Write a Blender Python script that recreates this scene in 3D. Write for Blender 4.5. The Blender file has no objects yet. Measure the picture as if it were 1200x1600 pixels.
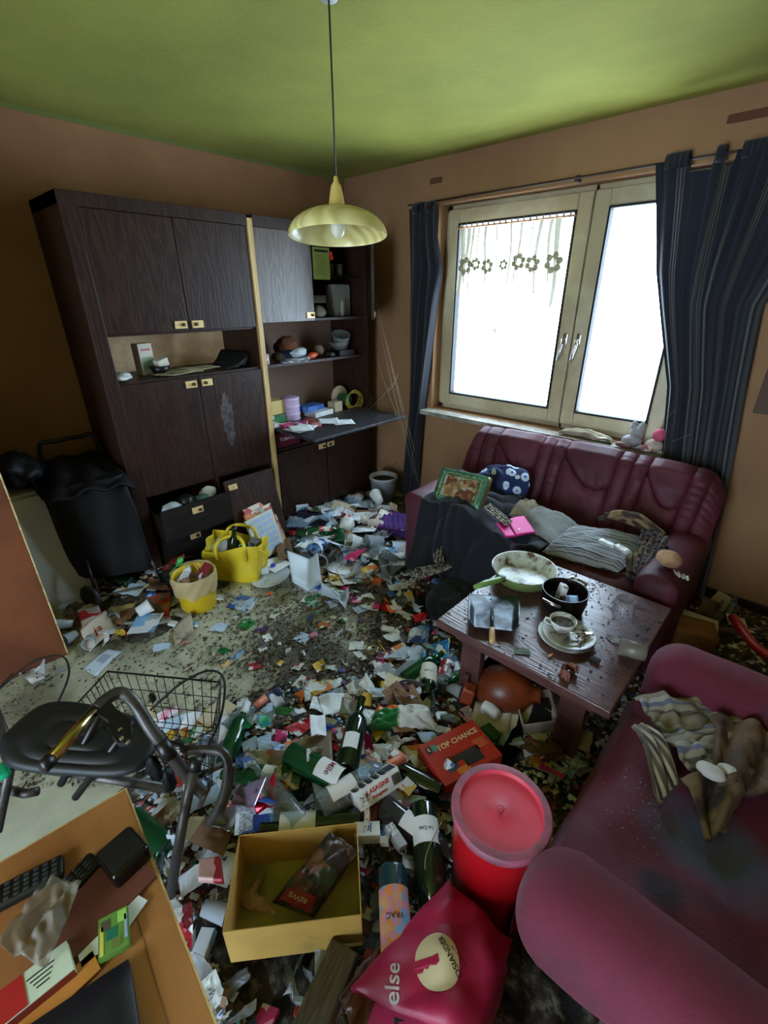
import bpy, bmesh, math, random
from mathutils import Vector, Matrix, Euler, noise

# ------------------------------------------------------------------ camera, light, exposure
SC = bpy.context.scene
COL = SC.collection
EYE = Vector((0, 0, 1.65))
FPX = 719.9                      # focal length in pixels of the 1200x1600 frame
YAW, PITCH, ROLL = .74767, .43838, -.00258
FW = Vector((-math.sin(YAW)*math.cos(PITCH), math.cos(YAW)*math.cos(PITCH), -math.sin(PITCH)))
_r = Vector((math.cos(YAW), math.sin(YAW), 0)); _u = _r.cross(FW)
RT = _r*math.cos(ROLL)+_u*math.sin(ROLL); UP = _u*math.cos(ROLL)-_r*math.sin(ROLL)
cam = bpy.data.cameras.new('camera'); camo = bpy.data.objects.new('camera', cam); COL.objects.link(camo)
m3 = Matrix((RT, UP, -FW)).transposed()
camo.matrix_world = Matrix.Translation(EYE) @ m3.to_4x4()
cam.sensor_fit = 'HORIZONTAL'; cam.sensor_width = 36; cam.lens = 36*FPX/1200; cam.clip_start = .02
SC.camera = camo
SC.view_settings.view_transform = 'Standard'; SC.view_settings.look = 'None'
SC.view_settings.gamma = 1; SC.view_settings.use_curve_mapping = False
SC.view_settings.exposure = 0.9
W = bpy.data.worlds.new('overcast_sky'); SC.world = W; W.use_nodes = True
bg = W.node_tree.nodes['Background']; bg.inputs[0].default_value = (.60, .80, 1, 1); bg.inputs[1].default_value = 12
def area(name, loc, rot, sx, sy, power, col, portal=False):
    l = bpy.data.lights.new(name, 'AREA'); l.shape = 'RECTANGLE'; l.size = sx; l.size_y = sy
    l.energy = power; l.color = col; l.cycles.is_portal = portal
    o = bpy.data.objects.new(name, l); COL.objects.link(o); o.location = loc; o.rotation_euler = rot
    return o
area('window_portal', (-1.23, 3.22, 1.53), (math.radians(-90), 0, 0), 2.0, 1.35, 0, (1, 1, 1), True)
# weak warm fill added behind the camera, standing for no known lamp
area('hallway_light', (-.3, -1.75, 1.9), (math.radians(72), 0, math.radians(12)), .8, 1.1, 3.5, (1, .80, .60))

# ------------------------------------------------------------------ helpers
rnd = random.Random(7)
R = math.radians
def at(px, py, z):
    d = RT*((px-600)/FPX) - UP*((py-800)/FPX) + FW
    return EYE + d*((z-EYE.z)/d.z)
def aty(px, py, y):
    d = RT*((px-600)/FPX) - UP*((py-800)/FPX) + FW
    return EYE + d*(y/d.y)
def atx(px, py, x):
    d = RT*((px-600)/FPX) - UP*((py-800)/FPX) + FW
    return EYE + d*(x/d.x)
def proj(p):
    q = Vector(p)-EYE; z = max(q.dot(FW), .01)
    return 600+FPX*q.dot(RT)/z, 800-FPX*q.dot(UP)/z
def c8(r, g, b, a=1):
    f = lambda v: (v/255/12.92) if v <= 10 else ((v/255+.055)/1.055)**2.4
    R_, G_, B_ = f(r), f(g), f(b); k = .60+.40*min(1, max(R_, G_, B_)/.62)
    return (R_*k, G_*k, B_*k, a)

class MB:
    def __init__(s): s.v = []; s.f = []; s.m = []; s.uv = []; s.sm = []
    def add(s, vs, fs, mi=0, uvs=None, smooth=True, M=None):
        b = len(s.v)
        for p in vs:
            p = Vector(p); s.v.append(M @ p if M else p)
        for k, f in enumerate(fs):
            s.f.append([b+i for i in f]); s.m.append(mi); s.sm.append(smooth)
            s.uv.append([uvs[i] for i in f] if uvs else [(0, 0)]*len(f))
        return s
    def box(s, c, d, mi=0, M=None, rz=0, rot=None):
        x, y, z = d[0]/2, d[1]/2, d[2]/2
        T = Matrix.Translation(c) @ (Euler(rot).to_matrix().to_4x4() if rot else Matrix.Rotation(rz, 4, 'Z'))
        if M: T = M @ T
        vs = [(-x,-y,-z),(x,-y,-z),(x,y,-z),(-x,y,-z),(-x,-y,z),(x,-y,z),(x,y,z),(-x,y,z)]
        fs = [(0,3,2,1),(4,5,6,7),(0,1,5,4),(1,2,6,5),(2,3,7,6),(3,0,4,7)]
        return s.add(vs, fs, mi, None, False, T)
    def b2(s, lo, hi, mi=0):
        return s.box([(a+b)/2 for a, b in zip(lo, hi)], [abs(b-a) for a, b in zip(lo, hi)], mi)
    def lathe(s, prof, n=28, mi=0, M=None, mfun=None):
        vs = []; fs = []; uv = []
        for j, (r, z) in enumerate(prof):
            for i in range(n):
                a = 2*math.pi*i/n; vs.append((r*math.cos(a), r*math.sin(a), z)); uv.append((i/n, j/(len(prof)-1)))
        base = len(s.v)
        for j in range(len(prof)-1):
            mm = mfun(j) if mfun else mi
            ff = [(j*n+i, j*n+(i+1) % n, (j+1)*n+(i+1) % n, (j+1)*n+i) for i in range(n)]
            for f in ff: fs.append((f, mm))
        for p in vs: s.v.append(M @ Vector(p) if M else Vector(p))
        for f, mm in fs:
            s.f.append([base+i for i in f]); s.m.append(mm); s.sm.append(True); s.uv.append([uv[i] for i in f])
        return s
    def tube(s, pts, r, n=8, mi=0, caps=True, closed=False):
        pts = [Vector(p) for p in pts]; k = len(pts); rs = r if isinstance(r, (list, tuple)) else [r]*k
        vs = []; fs = []; prev = None
        for i, p in enumerate(pts):
            if closed: t = (pts[(i+1) % k]-pts[i-1])
            else: t = pts[min(i+1, k-1)]-pts[max(i-1, 0)]
            t.normalize()
            if prev is None:
                a = t.orthogonal().normalized()
            else:
                a = (prev - t*prev.dot(t))
                a = a.normalized() if a.length > 1e-6 else t.orthogonal().normalized()
            prev = a; b = t.cross(a)
            for j in range(n):
                w = 2*math.pi*j/n; vs.append(p + (a*math.cos(w)+b*math.sin(w))*rs[i])
        for i in range(k if closed else k-1):
            i2 = (i+1) % k
            for j in range(n): fs.append((i*n+j, i*n+(j+1) % n, i2*n+(j+1) % n, i2*n+j))
        if caps and not closed:
            fs.append(tuple(range(n))[::-1]); fs.append(tuple((k-1)*n+j for j in range(n)))
        return s.add(vs, fs, mi)
    def grid(s, fn, nx, ny, mi=0, smooth=True, uvs=True):
        vs = []; uv = []
        for j in range(ny+1):
            for i in range(nx+1):
                u, v = i/nx, j/ny; vs.append(fn(u, v)); uv.append((u, v))
        fs = [(j*(nx+1)+i, j*(nx+1)+i+1, (j+1)*(nx+1)+i+1, (j+1)*(nx+1)+i) for j in range(ny) for i in range(nx)]
        return s.add(vs, fs, mi, uv, smooth)
    def rbox(s, c, d, r, n=8, mi=0, fn=None, M=None, rot=None):
        """rounded box; fn displaces a point given its position and normal"""
        c = Vector(c); h = Vector(d)/2; r = min(r, min(h)*.999)
        inn = Vector((h.x-r, h.y-r, h.z-r)); T = (Euler(rot).to_matrix() if rot else Matrix.Identity(3))
        for ax in range(3):
            for sg in (-1, 1):
                def P(u, v, ax=ax, sg=sg):
                    o = [0, 0, 0]; o[ax] = sg*h[ax]; o[(ax+1) % 3] = (2*u-1)*h[(ax+1) % 3]*sg; o[(ax+2) % 3] = (2*v-1)*h[(ax+2) % 3]
                    p = Vector(o); q = Vector([max(-inn[k], min(inn[k], p[k])) for k in range(3)])
                    nn = (p-q); nn = nn.normalized() if nn.length > 1e-9 else Vector([sg if k == ax else 0 for k in range(3)])
                    w = q+nn*r
                    if fn: w = w+nn*fn(w, nn)
                    w = T @ w + c
                    return M @ w if M else w
                na = [max(2, min(40, int(n*d[(ax+1) % 3]/max(d)))), max(2, min(40, int(n*d[(ax+2) % 3]/max(d))))]
                s.grid(P, max(na[0], 5), max(na[1], 5), mi)
        return s
    def mesh(s, name, mats, weld=0):
        me = bpy.data.meshes.new(name); me.from_pydata([tuple(v) for v in s.v], [], s.f)
        ul = me.uv_layers.new(name='UVMap'); k = 0
        flat = [c for f in s.uv for t in f for c in t]; ul.data.foreach_set('uv', flat)
        for mt in (mats if isinstance(mats, (list, tuple)) else [mats]): me.materials.append(mt)
        me.polygons.foreach_set('material_index', s.m); me.polygons.foreach_set('use_smooth', s.sm)
        if weld:
            bm = bmesh.new(); bm.from_mesh(me); bmesh.ops.remove_doubles(bm, verts=bm.verts, dist=weld)
            bmesh.ops.recalc_face_normals(bm, faces=bm.faces); bm.to_mesh(me); bm.free()
        me.update(); return me
    def build(s, name, mats, parent=None, bevel=0, solid=0, weld=0, sub=0, loc=None, rot=None):
        o = bpy.data.objects.new(name, s.mesh(name, mats, weld)); COL.objects.link(o)
        if parent: o.parent = parent
        if loc is not None: o.location = loc
        if rot is not None: o.rotation_euler = rot
        if solid:
            q = o.modifiers.new('thickness', 'SOLIDIFY'); q.thickness = solid; q.offset = 0
        if bevel:
            q = o.modifiers.new('bevel', 'BEVEL'); q.width = bevel; q.segments = 2; q.limit_method = 'ANGLE'
        if sub:
            q = o.modifiers.new('subdivision', 'SUBSURF'); q.levels = q.render_levels = sub
        return o

def tag(o, label, cat, group=None, kind=None):
    o['label'] = label; o['category'] = cat
    if group: o['group'] = group
    if kind: o['kind'] = kind
    return o
def thing(name, label, cat, loc=(0, 0, 0), rz=0, group=None, rot=None):
    o = bpy.data.objects.new(name, None); COL.objects.link(o); o.empty_display_size = .05
    o.location = loc; o.rotation_euler = rot if rot else (0, 0, rz)
    return tag(o, label, cat, group)
def struct(name, mb, mats, **k):
    o = mb.build(name, mats, **k); o['kind'] = 'structure'; return o
def copy_tree(o, parent=None):
    c = o.copy(); COL.objects.link(c)
    if parent: c.parent = parent
    for ch in list(o.children): copy_tree(ch, c)
    return c
def text_mesh(txt, size, align='CENTER', ext=.0008):
    cu = bpy.data.curves.new('lettering', 'FONT'); cu.body = txt; cu.size = size; cu.align_x = align; cu.align_y = 'CENTER'; cu.extrude = ext; cu.offset = size*.012
    o = bpy.data.objects.new('lettering', cu); COL.objects.link(o)
    dg = bpy.context.evaluated_depsgraph_get(); me = bpy.data.meshes.new_from_object(o.evaluated_get(dg))
    bpy.data.objects.remove(o); return me
def lettering(txt, size, m, parent, loc, rot=(0, 0, 0), name='lettering', fn=None):
    me = text_mesh(txt, size); me.materials.clear(); me.materials.append(m)
    if fn:
        for v in me.vertices: v.co = fn(v.co)
    o = bpy.data.objects.new(name, me); COL.objects.link(o); o.parent = parent
    o.location = loc; o.rotation_euler = rot; return o
def nz(p, s=1.0, seed=0): return noise.noise(Vector(p)*s+Vector((seed*3.1, seed*1.7, seed*.9)))
def lerp(a, b, t): return a+(b-a)*t
def pw(pts, x):
    """piecewise linear"""
    if x <= pts[0][0]: return pts[0][1]
    for (a, b), (c, d) in zip(pts, pts[1:]):
        if x <= c: return b+(d-b)*(x-a)/(c-a)
    return pts[-1][1]
def creases(seed, n=4, a=.25):
    q = random.Random(seed)
    L = [(q.uniform(0, math.pi), q.uniform(-.35, .35), q.uniform(-a, a)) for _ in range(n)]
    return lambda x, y: sum(w*abs(x*math.cos(t)+y*math.sin(t)-c) for t, c, w in L)

def foldm(seed, size, folds=7, flat=.4, n=20, nzs=.02, smooth=False, kmax=1.85, asp=.85):
    """a crumpled sheet: a grid folded over random planes"""
    q = random.Random(seed); P = []
    for j in range(n+1):
        for i in range(n+1):
            u, v = i/n-.5, (j/n-.5)*asp; P.append(Vector((u, v, .08*nz((u*2, v*2, seed % 97), 1)+.02*nz((u*7, v*7, seed % 97), 1))))
    for f in range(folds):
        m = Vector((q.gauss(0, 1), q.gauss(0, 1), q.gauss(0, .7))).normalized(); c = q.choice(P)*.8; k = q.uniform(.35, 1)*kmax
        for p in P:
            d = (p-c).dot(m)
            if d > 0: p -= m*(k*d)
    for p in P: p += Vector((nz(p, 9, 1), nz(p, 9, 2), nz(p, 9, 3)))*nzs
    lo = [min(p[k] for p in P) for k in range(3)]; hi = [max(p[k] for p in P) for k in range(3)]
    sc = size/max(hi[0]-lo[0], hi[1]-lo[1], .01); zs = min(sc, size*flat/max(hi[2]-lo[2], .004))
    if hi[2]-lo[2] < .02: zs = sc
    mb = MB(); mb.add([Vector(((p.x-(lo[0]+hi[0])/2)*sc, (p.y-(lo[1]+hi[1])/2)*sc, (p.z-lo[2])*zs+.001)) for p in P], [(j*(n+1)+i, j*(n+1)+i+1, (j+1)*(n+1)+i+1, (j+1)*(n+1)+i) for j in range(n) for i in range(n)], 0, None, smooth)
    return mb

# ------------------------------------------------------------------ materials
MATS = {}
def mat(name, col, rough=.6, col2=None, scale=6, lo=.42, hi=.6, detail=5, bump=0, bscale=None, metal=0, spec=.5,
        stretch=(1, 1, 1), trans=0, alpha=1, sheen=0, coat=0, emit=0, transl=0, dirt=None, dscale=3, dlo=.5, dhi=.65, coord='Object'):
    if name in MATS: return MATS[name]
    m = bpy.data.materials.new(name); m.use_nodes = True; nt = m.node_tree; N = nt.nodes; L = nt.links
    b = N['Principled BSDF']; b.inputs['Roughness'].default_value = rough; b.inputs['Metallic'].default_value = metal
    b.inputs['Specular IOR Level'].default_value = spec; b.inputs['Transmission Weight'].default_value = trans
    b.inputs['Alpha'].default_value = alpha; b.inputs['Sheen Weight'].default_value = sheen; b.inputs['Coat Weight'].default_value = coat
    tc = N.new('ShaderNodeTexCoord'); mp = N.new('ShaderNodeMapping'); mp.inputs['Scale'].default_value = stretch
    L.new(tc.outputs[coord], mp.inputs[0])
    def noi(sc, det=detail):
        t = N.new('ShaderNodeTexNoise'); t.inputs['Scale'].default_value = sc; t.inputs['Detail'].default_value = det
        t.inputs['Roughness'].default_value = .6; L.new(mp.outputs[0], t.inputs[0]); return t
    def rampmix(fac, l, h, A, B):
        r = N.new('ShaderNodeMapRange'); r.inputs[1].default_value = l; r.inputs[2].default_value = h; L.new(fac, r.inputs[0])
        x = N.new('ShaderNodeMix'); x.data_type = 'RGBA'; L.new(r.outputs[0], x.inputs[0])
        for s, i in ((A, 6), (B, 7)):
            if isinstance(s, tuple): x.inputs[i].default_value = s
            else: L.new(s, x.inputs[i])
        return x.outputs[2]
    out = col
    if col2: out = rampmix(noi(scale).outputs[0], lo, hi, col, col2)
    if dirt: out = rampmix(noi(dscale, 7).outputs[0], dlo, dhi, out, dirt)
    if isinstance(out, tuple): b.inputs['Base Color'].default_value = out
    else: L.new(out, b.inputs['Base Color'])
    if bump:
        bp = N.new('ShaderNodeBump'); bp.inputs['Strength'].default_value = bump; bp.inputs['Distance'].default_value = .01
        L.new(noi(bscale or scale*4).outputs[0], bp.inputs['Height']); L.new(bp.outputs[0], b.inputs['Normal'])
    if emit:
        b.inputs['Emission Color'].default_value = col; b.inputs['Emission Strength'].default_value = emit
    if transl:
        t = N.new('ShaderNodeBsdfTranslucent'); x = N.new('ShaderNodeMixShader'); x.inputs[0].default_value = transl
        if isinstance(out, tuple): t.inputs[0].default_value = out
        else: L.new(out, t.inputs[0])
        L.new(b.outputs[0], x.inputs[1]); L.new(t.outputs[0], x.inputs[2]); L.new(x.outputs[0], N['Material Output'].inputs[0])
    MATS[name] = m; m['node_b'] = b.name; return m
def printed(name, cols, scale=9, rough=.45, lines=True, seed=0, metric='CHEBYCHEV'):
    """print: blocks of colour with rows of small type"""
    if name in MATS: return MATS[name]
    m = bpy.data.materials.new(name); m.use_nodes = True; nt = m.node_tree; N = nt.nodes; L = nt.links
    b = N['Principled BSDF']; b.inputs['Roughness'].default_value = rough
    tc = N.new('ShaderNodeTexCoord'); oi = N.new('ShaderNodeObjectInfo'); mp = N.new('ShaderNodeMapping')
    L.new(tc.outputs['Object'], mp.inputs[0])
    cb = N.new('ShaderNodeCombineXYZ'); mu = N.new('ShaderNodeMath'); mu.operation = 'MULTIPLY'; mu.inputs[1].default_value = 37.0
    L.new(oi.outputs['Random'], mu.inputs[0]); L.new(mu.outputs[0], cb.inputs[0]); L.new(mu.outputs[0], cb.inputs[1]); L.new(cb.outputs[0], mp.inputs['Location'])
    v = N.new('ShaderNodeTexVoronoi'); v.distance = metric; v.inputs['Scale'].default_value = scale; v.inputs['Randomness'].default_value = .9
    L.new(mp.outputs[0], v.inputs['Vector'])
    sp = N.new('ShaderNodeSeparateColor'); L.new(v.outputs['Color'], sp.inputs[0])
    cr = N.new('ShaderNodeValToRGB'); cr.color_ramp.interpolation = 'CONSTANT'
    e = cr.color_ramp.elements
    while len(e) < len(cols): e.new(.5)
    for i, c in enumerate(cols): e[i].position = i/len(cols); e[i].color = c
    L.new(sp.outputs[0], cr.inputs[0]); out = cr.outputs[0]
    if lines:
        br = N.new('ShaderNodeTexBrick'); br.inputs['Scale'].default_value = 60; br.inputs['Mortar Size'].default_value = .03
        br.inputs['Color1'].default_value = (0, 0, 0, 1); br.inputs['Color2'].default_value = (.7, .7, .7, 1); br.inputs['Mortar'].default_value = (1, 1, 1, 1)
        L.new(mp.outputs[0], br.inputs[0])
        g = N.new('ShaderNodeMath'); g.operation = 'LESS_THAN'; g.inputs[1].default_value = .35; L.new(sp.outputs[1], g.inputs[0])
        x = N.new('ShaderNodeMix'); x.data_type = 'RGBA'; x.blend_type = 'MULTIPLY'; L.new(g.outputs[0], x.inputs[0])
        L.new(out, x.inputs[6]); L.new(br.outputs[0], x.inputs[7]); out = x.outputs[2]
    L.new(out, b.inputs['Base Color']); MATS[name] = m; return m
def glassy(name, col, rough=.05, through=.6):
    """thin coloured glass or film: part see-through, part glossy"""
    if name in MATS: return MATS[name]
    m = bpy.data.materials.new(name); m.use_nodes = True; N = m.node_tree.nodes; L = m.node_tree.links
    N.remove(N['Principled BSDF'])
    t = N.new('ShaderNodeBsdfTransparent'); t.inputs[0].default_value = col
    g = N.new('ShaderNodeBsdfPrincipled'); g.inputs['Base Color'].default_value = (col[0]*.6, col[1]*.6, col[2]*.6, 1); g.inputs['Roughness'].default_value = rough
    g.inputs['Specular IOR Level'].default_value = .8
    x = N.new('ShaderNodeMixShader'); x.inputs[0].default_value = 1-through
    L.new(t.outputs[0], x.inputs[1]); L.new(g.outputs[0], x.inputs[2]); L.new(x.outputs[0], N['Material Output'].inputs[0])
    MATS[name] = m; return m
def wood(name, c1, c2, rough=.5, s=1.0, ax='Z', dust=None, coat=0):
    if name in MATS: return MATS[name]
    m = bpy.data.materials.new(name); m.use_nodes = True; N = m.node_tree.nodes; L = m.node_tree.links; b = N['Principled BSDF']
    tc = N.new('ShaderNodeTexCoord'); mp = N.new('ShaderNodeMapping'); L.new(tc.outputs['Object'], mp.inputs[0])
    st = {'Z': (7, 7, .8), 'X': (.8, 7, 7), 'Y': (7, .8, 7)}[ax]; mp.inputs['Scale'].default_value = [q*s for q in st]
    w = N.new('ShaderNodeTexNoise'); w.inputs['Scale'].default_value = 2.2; w.inputs['Detail'].default_value = 3; w.inputs['Distortion'].default_value = .8
    L.new(mp.outputs[0], w.inputs[0])
    ma = N.new('ShaderNodeMath'); ma.operation = 'MULTIPLY'; ma.inputs[1].default_value = 14; L.new(w.outputs[0], ma.inputs[0])
    fr = N.new('ShaderNodeMath'); fr.operation = 'PINGPONG'; fr.inputs[1].default_value = 1; L.new(ma.outputs[0], fr.inputs[0])
    x = N.new('ShaderNodeMix'); x.data_type = 'RGBA'; L.new(fr.outputs[0], x.inputs[0]); x.inputs[6].default_value = c1; x.inputs[7].default_value = c2
    out = x.outputs[2]; b.inputs['Roughness'].default_value = rough; b.inputs['Coat Weight'].default_value = coat; b.inputs['Specular IOR Level'].default_value = .5 if rough < .35 else .28
    if dust:
        d = N.new('ShaderNodeTexNoise'); d.inputs['Scale'].default_value = 2.3; d.inputs['Detail'].default_value = 9; d.inputs['Roughness'].default_value = .7
        L.new(tc.outputs['Object'], d.inputs[0])
        r = N.new('ShaderNodeMapRange'); r.inputs[1].default_value = .5; r.inputs[2].default_value = .72; L.new(d.outputs[0], r.inputs[0])
        y = N.new('ShaderNodeMix'); y.data_type = 'RGBA'; L.new(r.outputs[0], y.inputs[0]); L.new(out, y.inputs[6]); y.inputs[7].default_value = dust; out = y.outputs[2]
    L.new(out, b.inputs['Base Color'])
    bp = N.new('ShaderNodeBump'); bp.inputs['Strength'].default_value = .15; bp.inputs['Distance'].default_value = .003
    L.new(fr.outputs[0], bp.inputs['Height']); L.new(bp.outputs[0], b.inputs['Normal'])
    MATS[name] = m; return m
def striped(name, cols, n=8, rough=.85, axis=0, transl=0, bump=.2, warp=0):
    """stripes woven along the cloth's own UV"""
    if name in MATS: return MATS[name]
    m = bpy.data.materials.new(name); m.use_nodes = True; N = m.node_tree.nodes; L = m.node_tree.links; b = N['Principled BSDF']
    tc = N.new('ShaderNodeTexCoord'); sp = N.new('ShaderNodeSeparateXYZ'); L.new(tc.outputs['UV'], sp.inputs[0])
    ma = N.new('ShaderNodeMath'); ma.operation = 'MULTIPLY'; ma.inputs[1].default_value = n; L.new(sp.outputs[axis], ma.inputs[0])
    fr = N.new('ShaderNodeMath'); fr.operation = 'FRACT'; L.new(ma.outputs[0], fr.inputs[0])
    cr = N.new('ShaderNodeValToRGB'); cr.color_ramp.interpolation = 'CONSTANT'; e = cr.color_ramp.elements
    while len(e) < len(cols): e.new(.5)
    for i, (p, c) in enumerate(cols): e[i].position = p; e[i].color = c
    L.new(fr.outputs[0], cr.inputs[0]); b.inputs['Roughness'].default_value = rough; b.inputs['Sheen Weight'].default_value = .2
    L.new(cr.outputs[0], b.inputs['Base Color'])
    if transl:
        t = N.new('ShaderNodeBsdfTranslucent'); x = N.new('ShaderNodeMixShader'); x.inputs[0].default_value = transl
        L.new(cr.outputs[0], t.inputs[0]); L.new(b.outputs[0], x.inputs[1]); L.new(t.outputs[0], x.inputs[2]); L.new(x.outputs[0], N['Material Output'].inputs[0])
    MATS[name] = m; return m

M_ceil = mat('green_painted_plaster', c8(166, 164, 68), .95, c8(144, 144, 56), 1.3, .35, .7, bump=.35, bscale=55)
M_wall = mat('peach_painted_plaster', c8(168, 126, 88), .9, c8(150, 110, 76), 1.2, .35, .7, bump=.2, bscale=60)
M_wallL = mat('terracotta_painted_plaster', c8(168, 124, 86), .9, c8(146, 104, 70), 1.2, .35, .7, bump=.2, bscale=60)
M_oak = wood('dark_stained_oak', c8(46, 27, 20), c8(70, 46, 36), .42, 1, 'Z', dust=c8(58, 46, 42))
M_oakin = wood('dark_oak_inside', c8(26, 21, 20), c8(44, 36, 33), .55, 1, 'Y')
M_cork = mat('beige_back_panel', c8(244, 208, 160), .8, c8(226, 186, 138), 12, bump=.1)
M_trim = mat('bare_pine_edge', c8(206, 172, 112), .5, c8(180, 144, 88), 10, stretch=(1, 1, .1))
M_brass = mat('pale_brass', c8(228, 196, 138), .35, metal=.2)
M_black = mat('black_plastic', c8(18, 18, 20), .4)
M_upvc = mat('yellowed_upvc', c8(202, 192, 162), .4, c8(182, 166, 132), 2)
M_rubber = mat('black_seal', c8(15, 15, 18), .7)
M_glass = glassy('window_pane', (1, 1, 1, 1), .02, .93)
M_white = mat('white_plastic', c8(210, 212, 210), .4, dirt=c8(130, 124, 110), dscale=6, dlo=.52, dhi=.75)
M_chrome = mat('chrome', c8(190, 190, 192), .2, metal=1)
M_steel = mat('grey_lacquered_tube', c8(92, 88, 82), .42, metal=.4, col2=c8(72, 66, 62), scale=20)
M_leather = mat('burgundy_leather', c8(106, 42, 60), .6, c8(86, 32, 47), 4, bump=.12, bscale=160, spec=.35)
M_velour = mat('burgundy_velour', c8(124, 28, 58), .85, c8(98, 20, 44), 3, .35, .7, bump=.3, bscale=200, sheen=.05, dirt=c8(70, 40, 48), dscale=4.2, dlo=.56, dhi=.72)
M_redoak = wood('reddish_stained_wood', c8(92, 56, 54), c8(116, 78, 72), .3, 1, 'X', dust=c8(60, 44, 44))
M_crumb = mat('dark_crumbs', c8(52, 42, 34), .9, c8(96, 82, 66), 90)
M_litter = mat('trodden_rubbish', c8(78, 70, 60), .9, c8(134, 126, 112), 40, .5, .62, bump=.8, bscale=30, dirt=c8(34, 29, 26), dscale=14, dlo=.48, dhi=.6)
M_paper = mat('white_paper', c8(226, 230, 234), .8, c8(204, 208, 212), 9)
def stained(name, base, c2, spots, rough=.8, sc=3, nscale=9, amt=.6):
    """cloth or floor with stains of their own at fixed places"""
    m = mat(name, base, rough, c2, sc, .35, .7, bump=.3, bscale=200, sheen=.05); nt = m.node_tree; N = nt.nodes; L = nt.links; b = N['Principled BSDF']
    src = b.inputs['Base Color'].links[0].from_socket; tc = N.new('ShaderNodeTexCoord'); no = N.new('ShaderNodeTexNoise'); no.inputs['Scale'].default_value = nscale; no.inputs['Detail'].default_value = 8; L.new(tc.outputs['Object'], no.inputs[0])
    for (c, r, col, k) in spots:
        sb = N.new('ShaderNodeVectorMath'); sb.operation = 'SUBTRACT'; L.new(tc.outputs['Object'], sb.inputs[0]); sb.inputs[1].default_value = c
        dv = N.new('ShaderNodeVectorMath'); dv.operation = 'DIVIDE'; L.new(sb.outputs[0], dv.inputs[0]); dv.inputs[1].default_value = (r[0], r[1], 10)
        ln = N.new('ShaderNodeVectorMath'); ln.operation = 'LENGTH'; L.new(dv.outputs[0], ln.inputs[0])
        ad = N.new('ShaderNodeMath'); ad.operation = 'MULTIPLY_ADD'; L.new(no.outputs[0], ad.inputs[0]); ad.inputs[1].default_value = amt*2; L.new(ln.outputs['Value'], ad.inputs[2])
        mr = N.new('ShaderNodeMapRange'); mr.inputs[1].default_value = 1.25+amt; mr.inputs[2].default_value = .55+amt; mr.inputs[4].default_value = k; L.new(ad.outputs[0], mr.inputs[0])
        x = N.new('ShaderNodeMix'); x.data_type = 'RGBA'; L.new(mr.outputs[0], x.inputs[0]); L.new(src, x.inputs[6]); x.inputs[7].default_value = col; src = x.outputs[2]
    L.new(src, b.inputs['Base Color'])
    if name == 'worn_linoleum': b.inputs['Sheen Weight'].default_value = 0; b.inputs['Roughness'].default_value = .45
    return m
M_tissue = mat('soft_tissue', c8(224, 226, 228), .9, c8(190, 186, 178), 20, transl=.2)
M_film = mat('milky_plastic_film', c8(222, 230, 236), .35, transl=.35, alpha=.82)
M_card = mat('brown_cardboard', c8(168, 116, 66), .8, c8(146, 98, 54), 5)
M_navy = mat('navy_wool', c8(17, 20, 38), .9, c8(10, 12, 24), 14, sheen=.08, bump=.3, bscale=200)
M_blackcl = mat('black_nylon', c8(15, 15, 17), .6, c8(8, 8, 10), 10, bump=.15, spec=.25)
M_text = mat('dark_print', c8(24, 24, 28), .6)
M_wtext = mat('white_print', c8(225, 222, 215), .6)
M_grass = glassy('green_bottle_glass', c8(40, 120, 70), .06, .35)
M_gdark = glassy('dark_green_bottle_glass', c8(26, 62, 42), .06, .25)
M_gclear = glassy('clear_bottle_glass', c8(222, 232, 236), .04, .74)
_zc = at(490, 1040, 0); _zd = at(560, 930, 0); _ze = at(180, 985, 0); _zf = at(60, 1110, 0)
M_floor = stained('worn_linoleum', c8(194, 194, 170), c8(164, 162, 138), [(tuple(_zc-Vector((0, 0, .05))), (.42, .26), c8(84, 80, 76), .85), (tuple(_zd-Vector((0, 0, .05))), (.30, .24), c8(74, 64, 54), .8), (tuple(_ze-Vector((0, 0, .05))), (.25, .2), c8(84, 72, 56), .8), (tuple(_zf-Vector((0, 0, .05))), (.22, .14), c8(104, 100, 74), .7)], .5, 4, 14, .55)

# ------------------------------------------------------------------ the room
XL, YB, ZC = -3.2, 3.0, 2.48
XR, YF = 1.35, -1.9
struct('floor', MB().b2((XL-.2, YF-.2, -.1), (XR+.2, YB+.3, 0)), M_floor)
struct('ceiling', MB().b2((XL-.2, YF-.2, ZC), (XR+.2, YB+.3, ZC+.15)), M_ceil)
struct('wall_left', MB().b2((XL-.2, YF-.2, 0), (XL, YB+.3, ZC)), M_wallL)
WX0, WX1, WZ0, WZ1 = -2.26, -.575, .83, 2.215
w = MB()
w.b2((XL, YB, 0), (WX0, YB+.3, ZC)); w.b2((WX1, YB, 0), (XR, YB+.3, ZC))
w.b2((WX0, YB, 0), (WX1, YB+.3, WZ0)); w.b2((WX0, YB, WZ1), (WX1, YB+.3, ZC))
struct('wall_back', w, M_wall)
struct('wall_right', MB().b2((XR, YF-.2, 0), (XR+.2, YB+.3, ZC)), M_wall)
w = MB(); w.b2((XL, YF-.2, 0), (-.8, YF, ZC)); w.b2((.2, YF-.2, 0), (XR, YF, ZC)); w.b2((-.8, YF-.2, 2.02), (.2, YF, ZC))
struct('wall_front', w, M_wallL)
struct('baseboard_back', MB().b2((WX0-.3, YB-.018, 0), (XR, YB, .075)), mat('dark_skirting', c8(50, 36, 30), .6), bevel=.003)
struct('baseboard_left', MB().b2((XL, YF, 0), (XL+.018, .8, .075)), MATS['dark_skirting'], bevel=.003)
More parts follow.
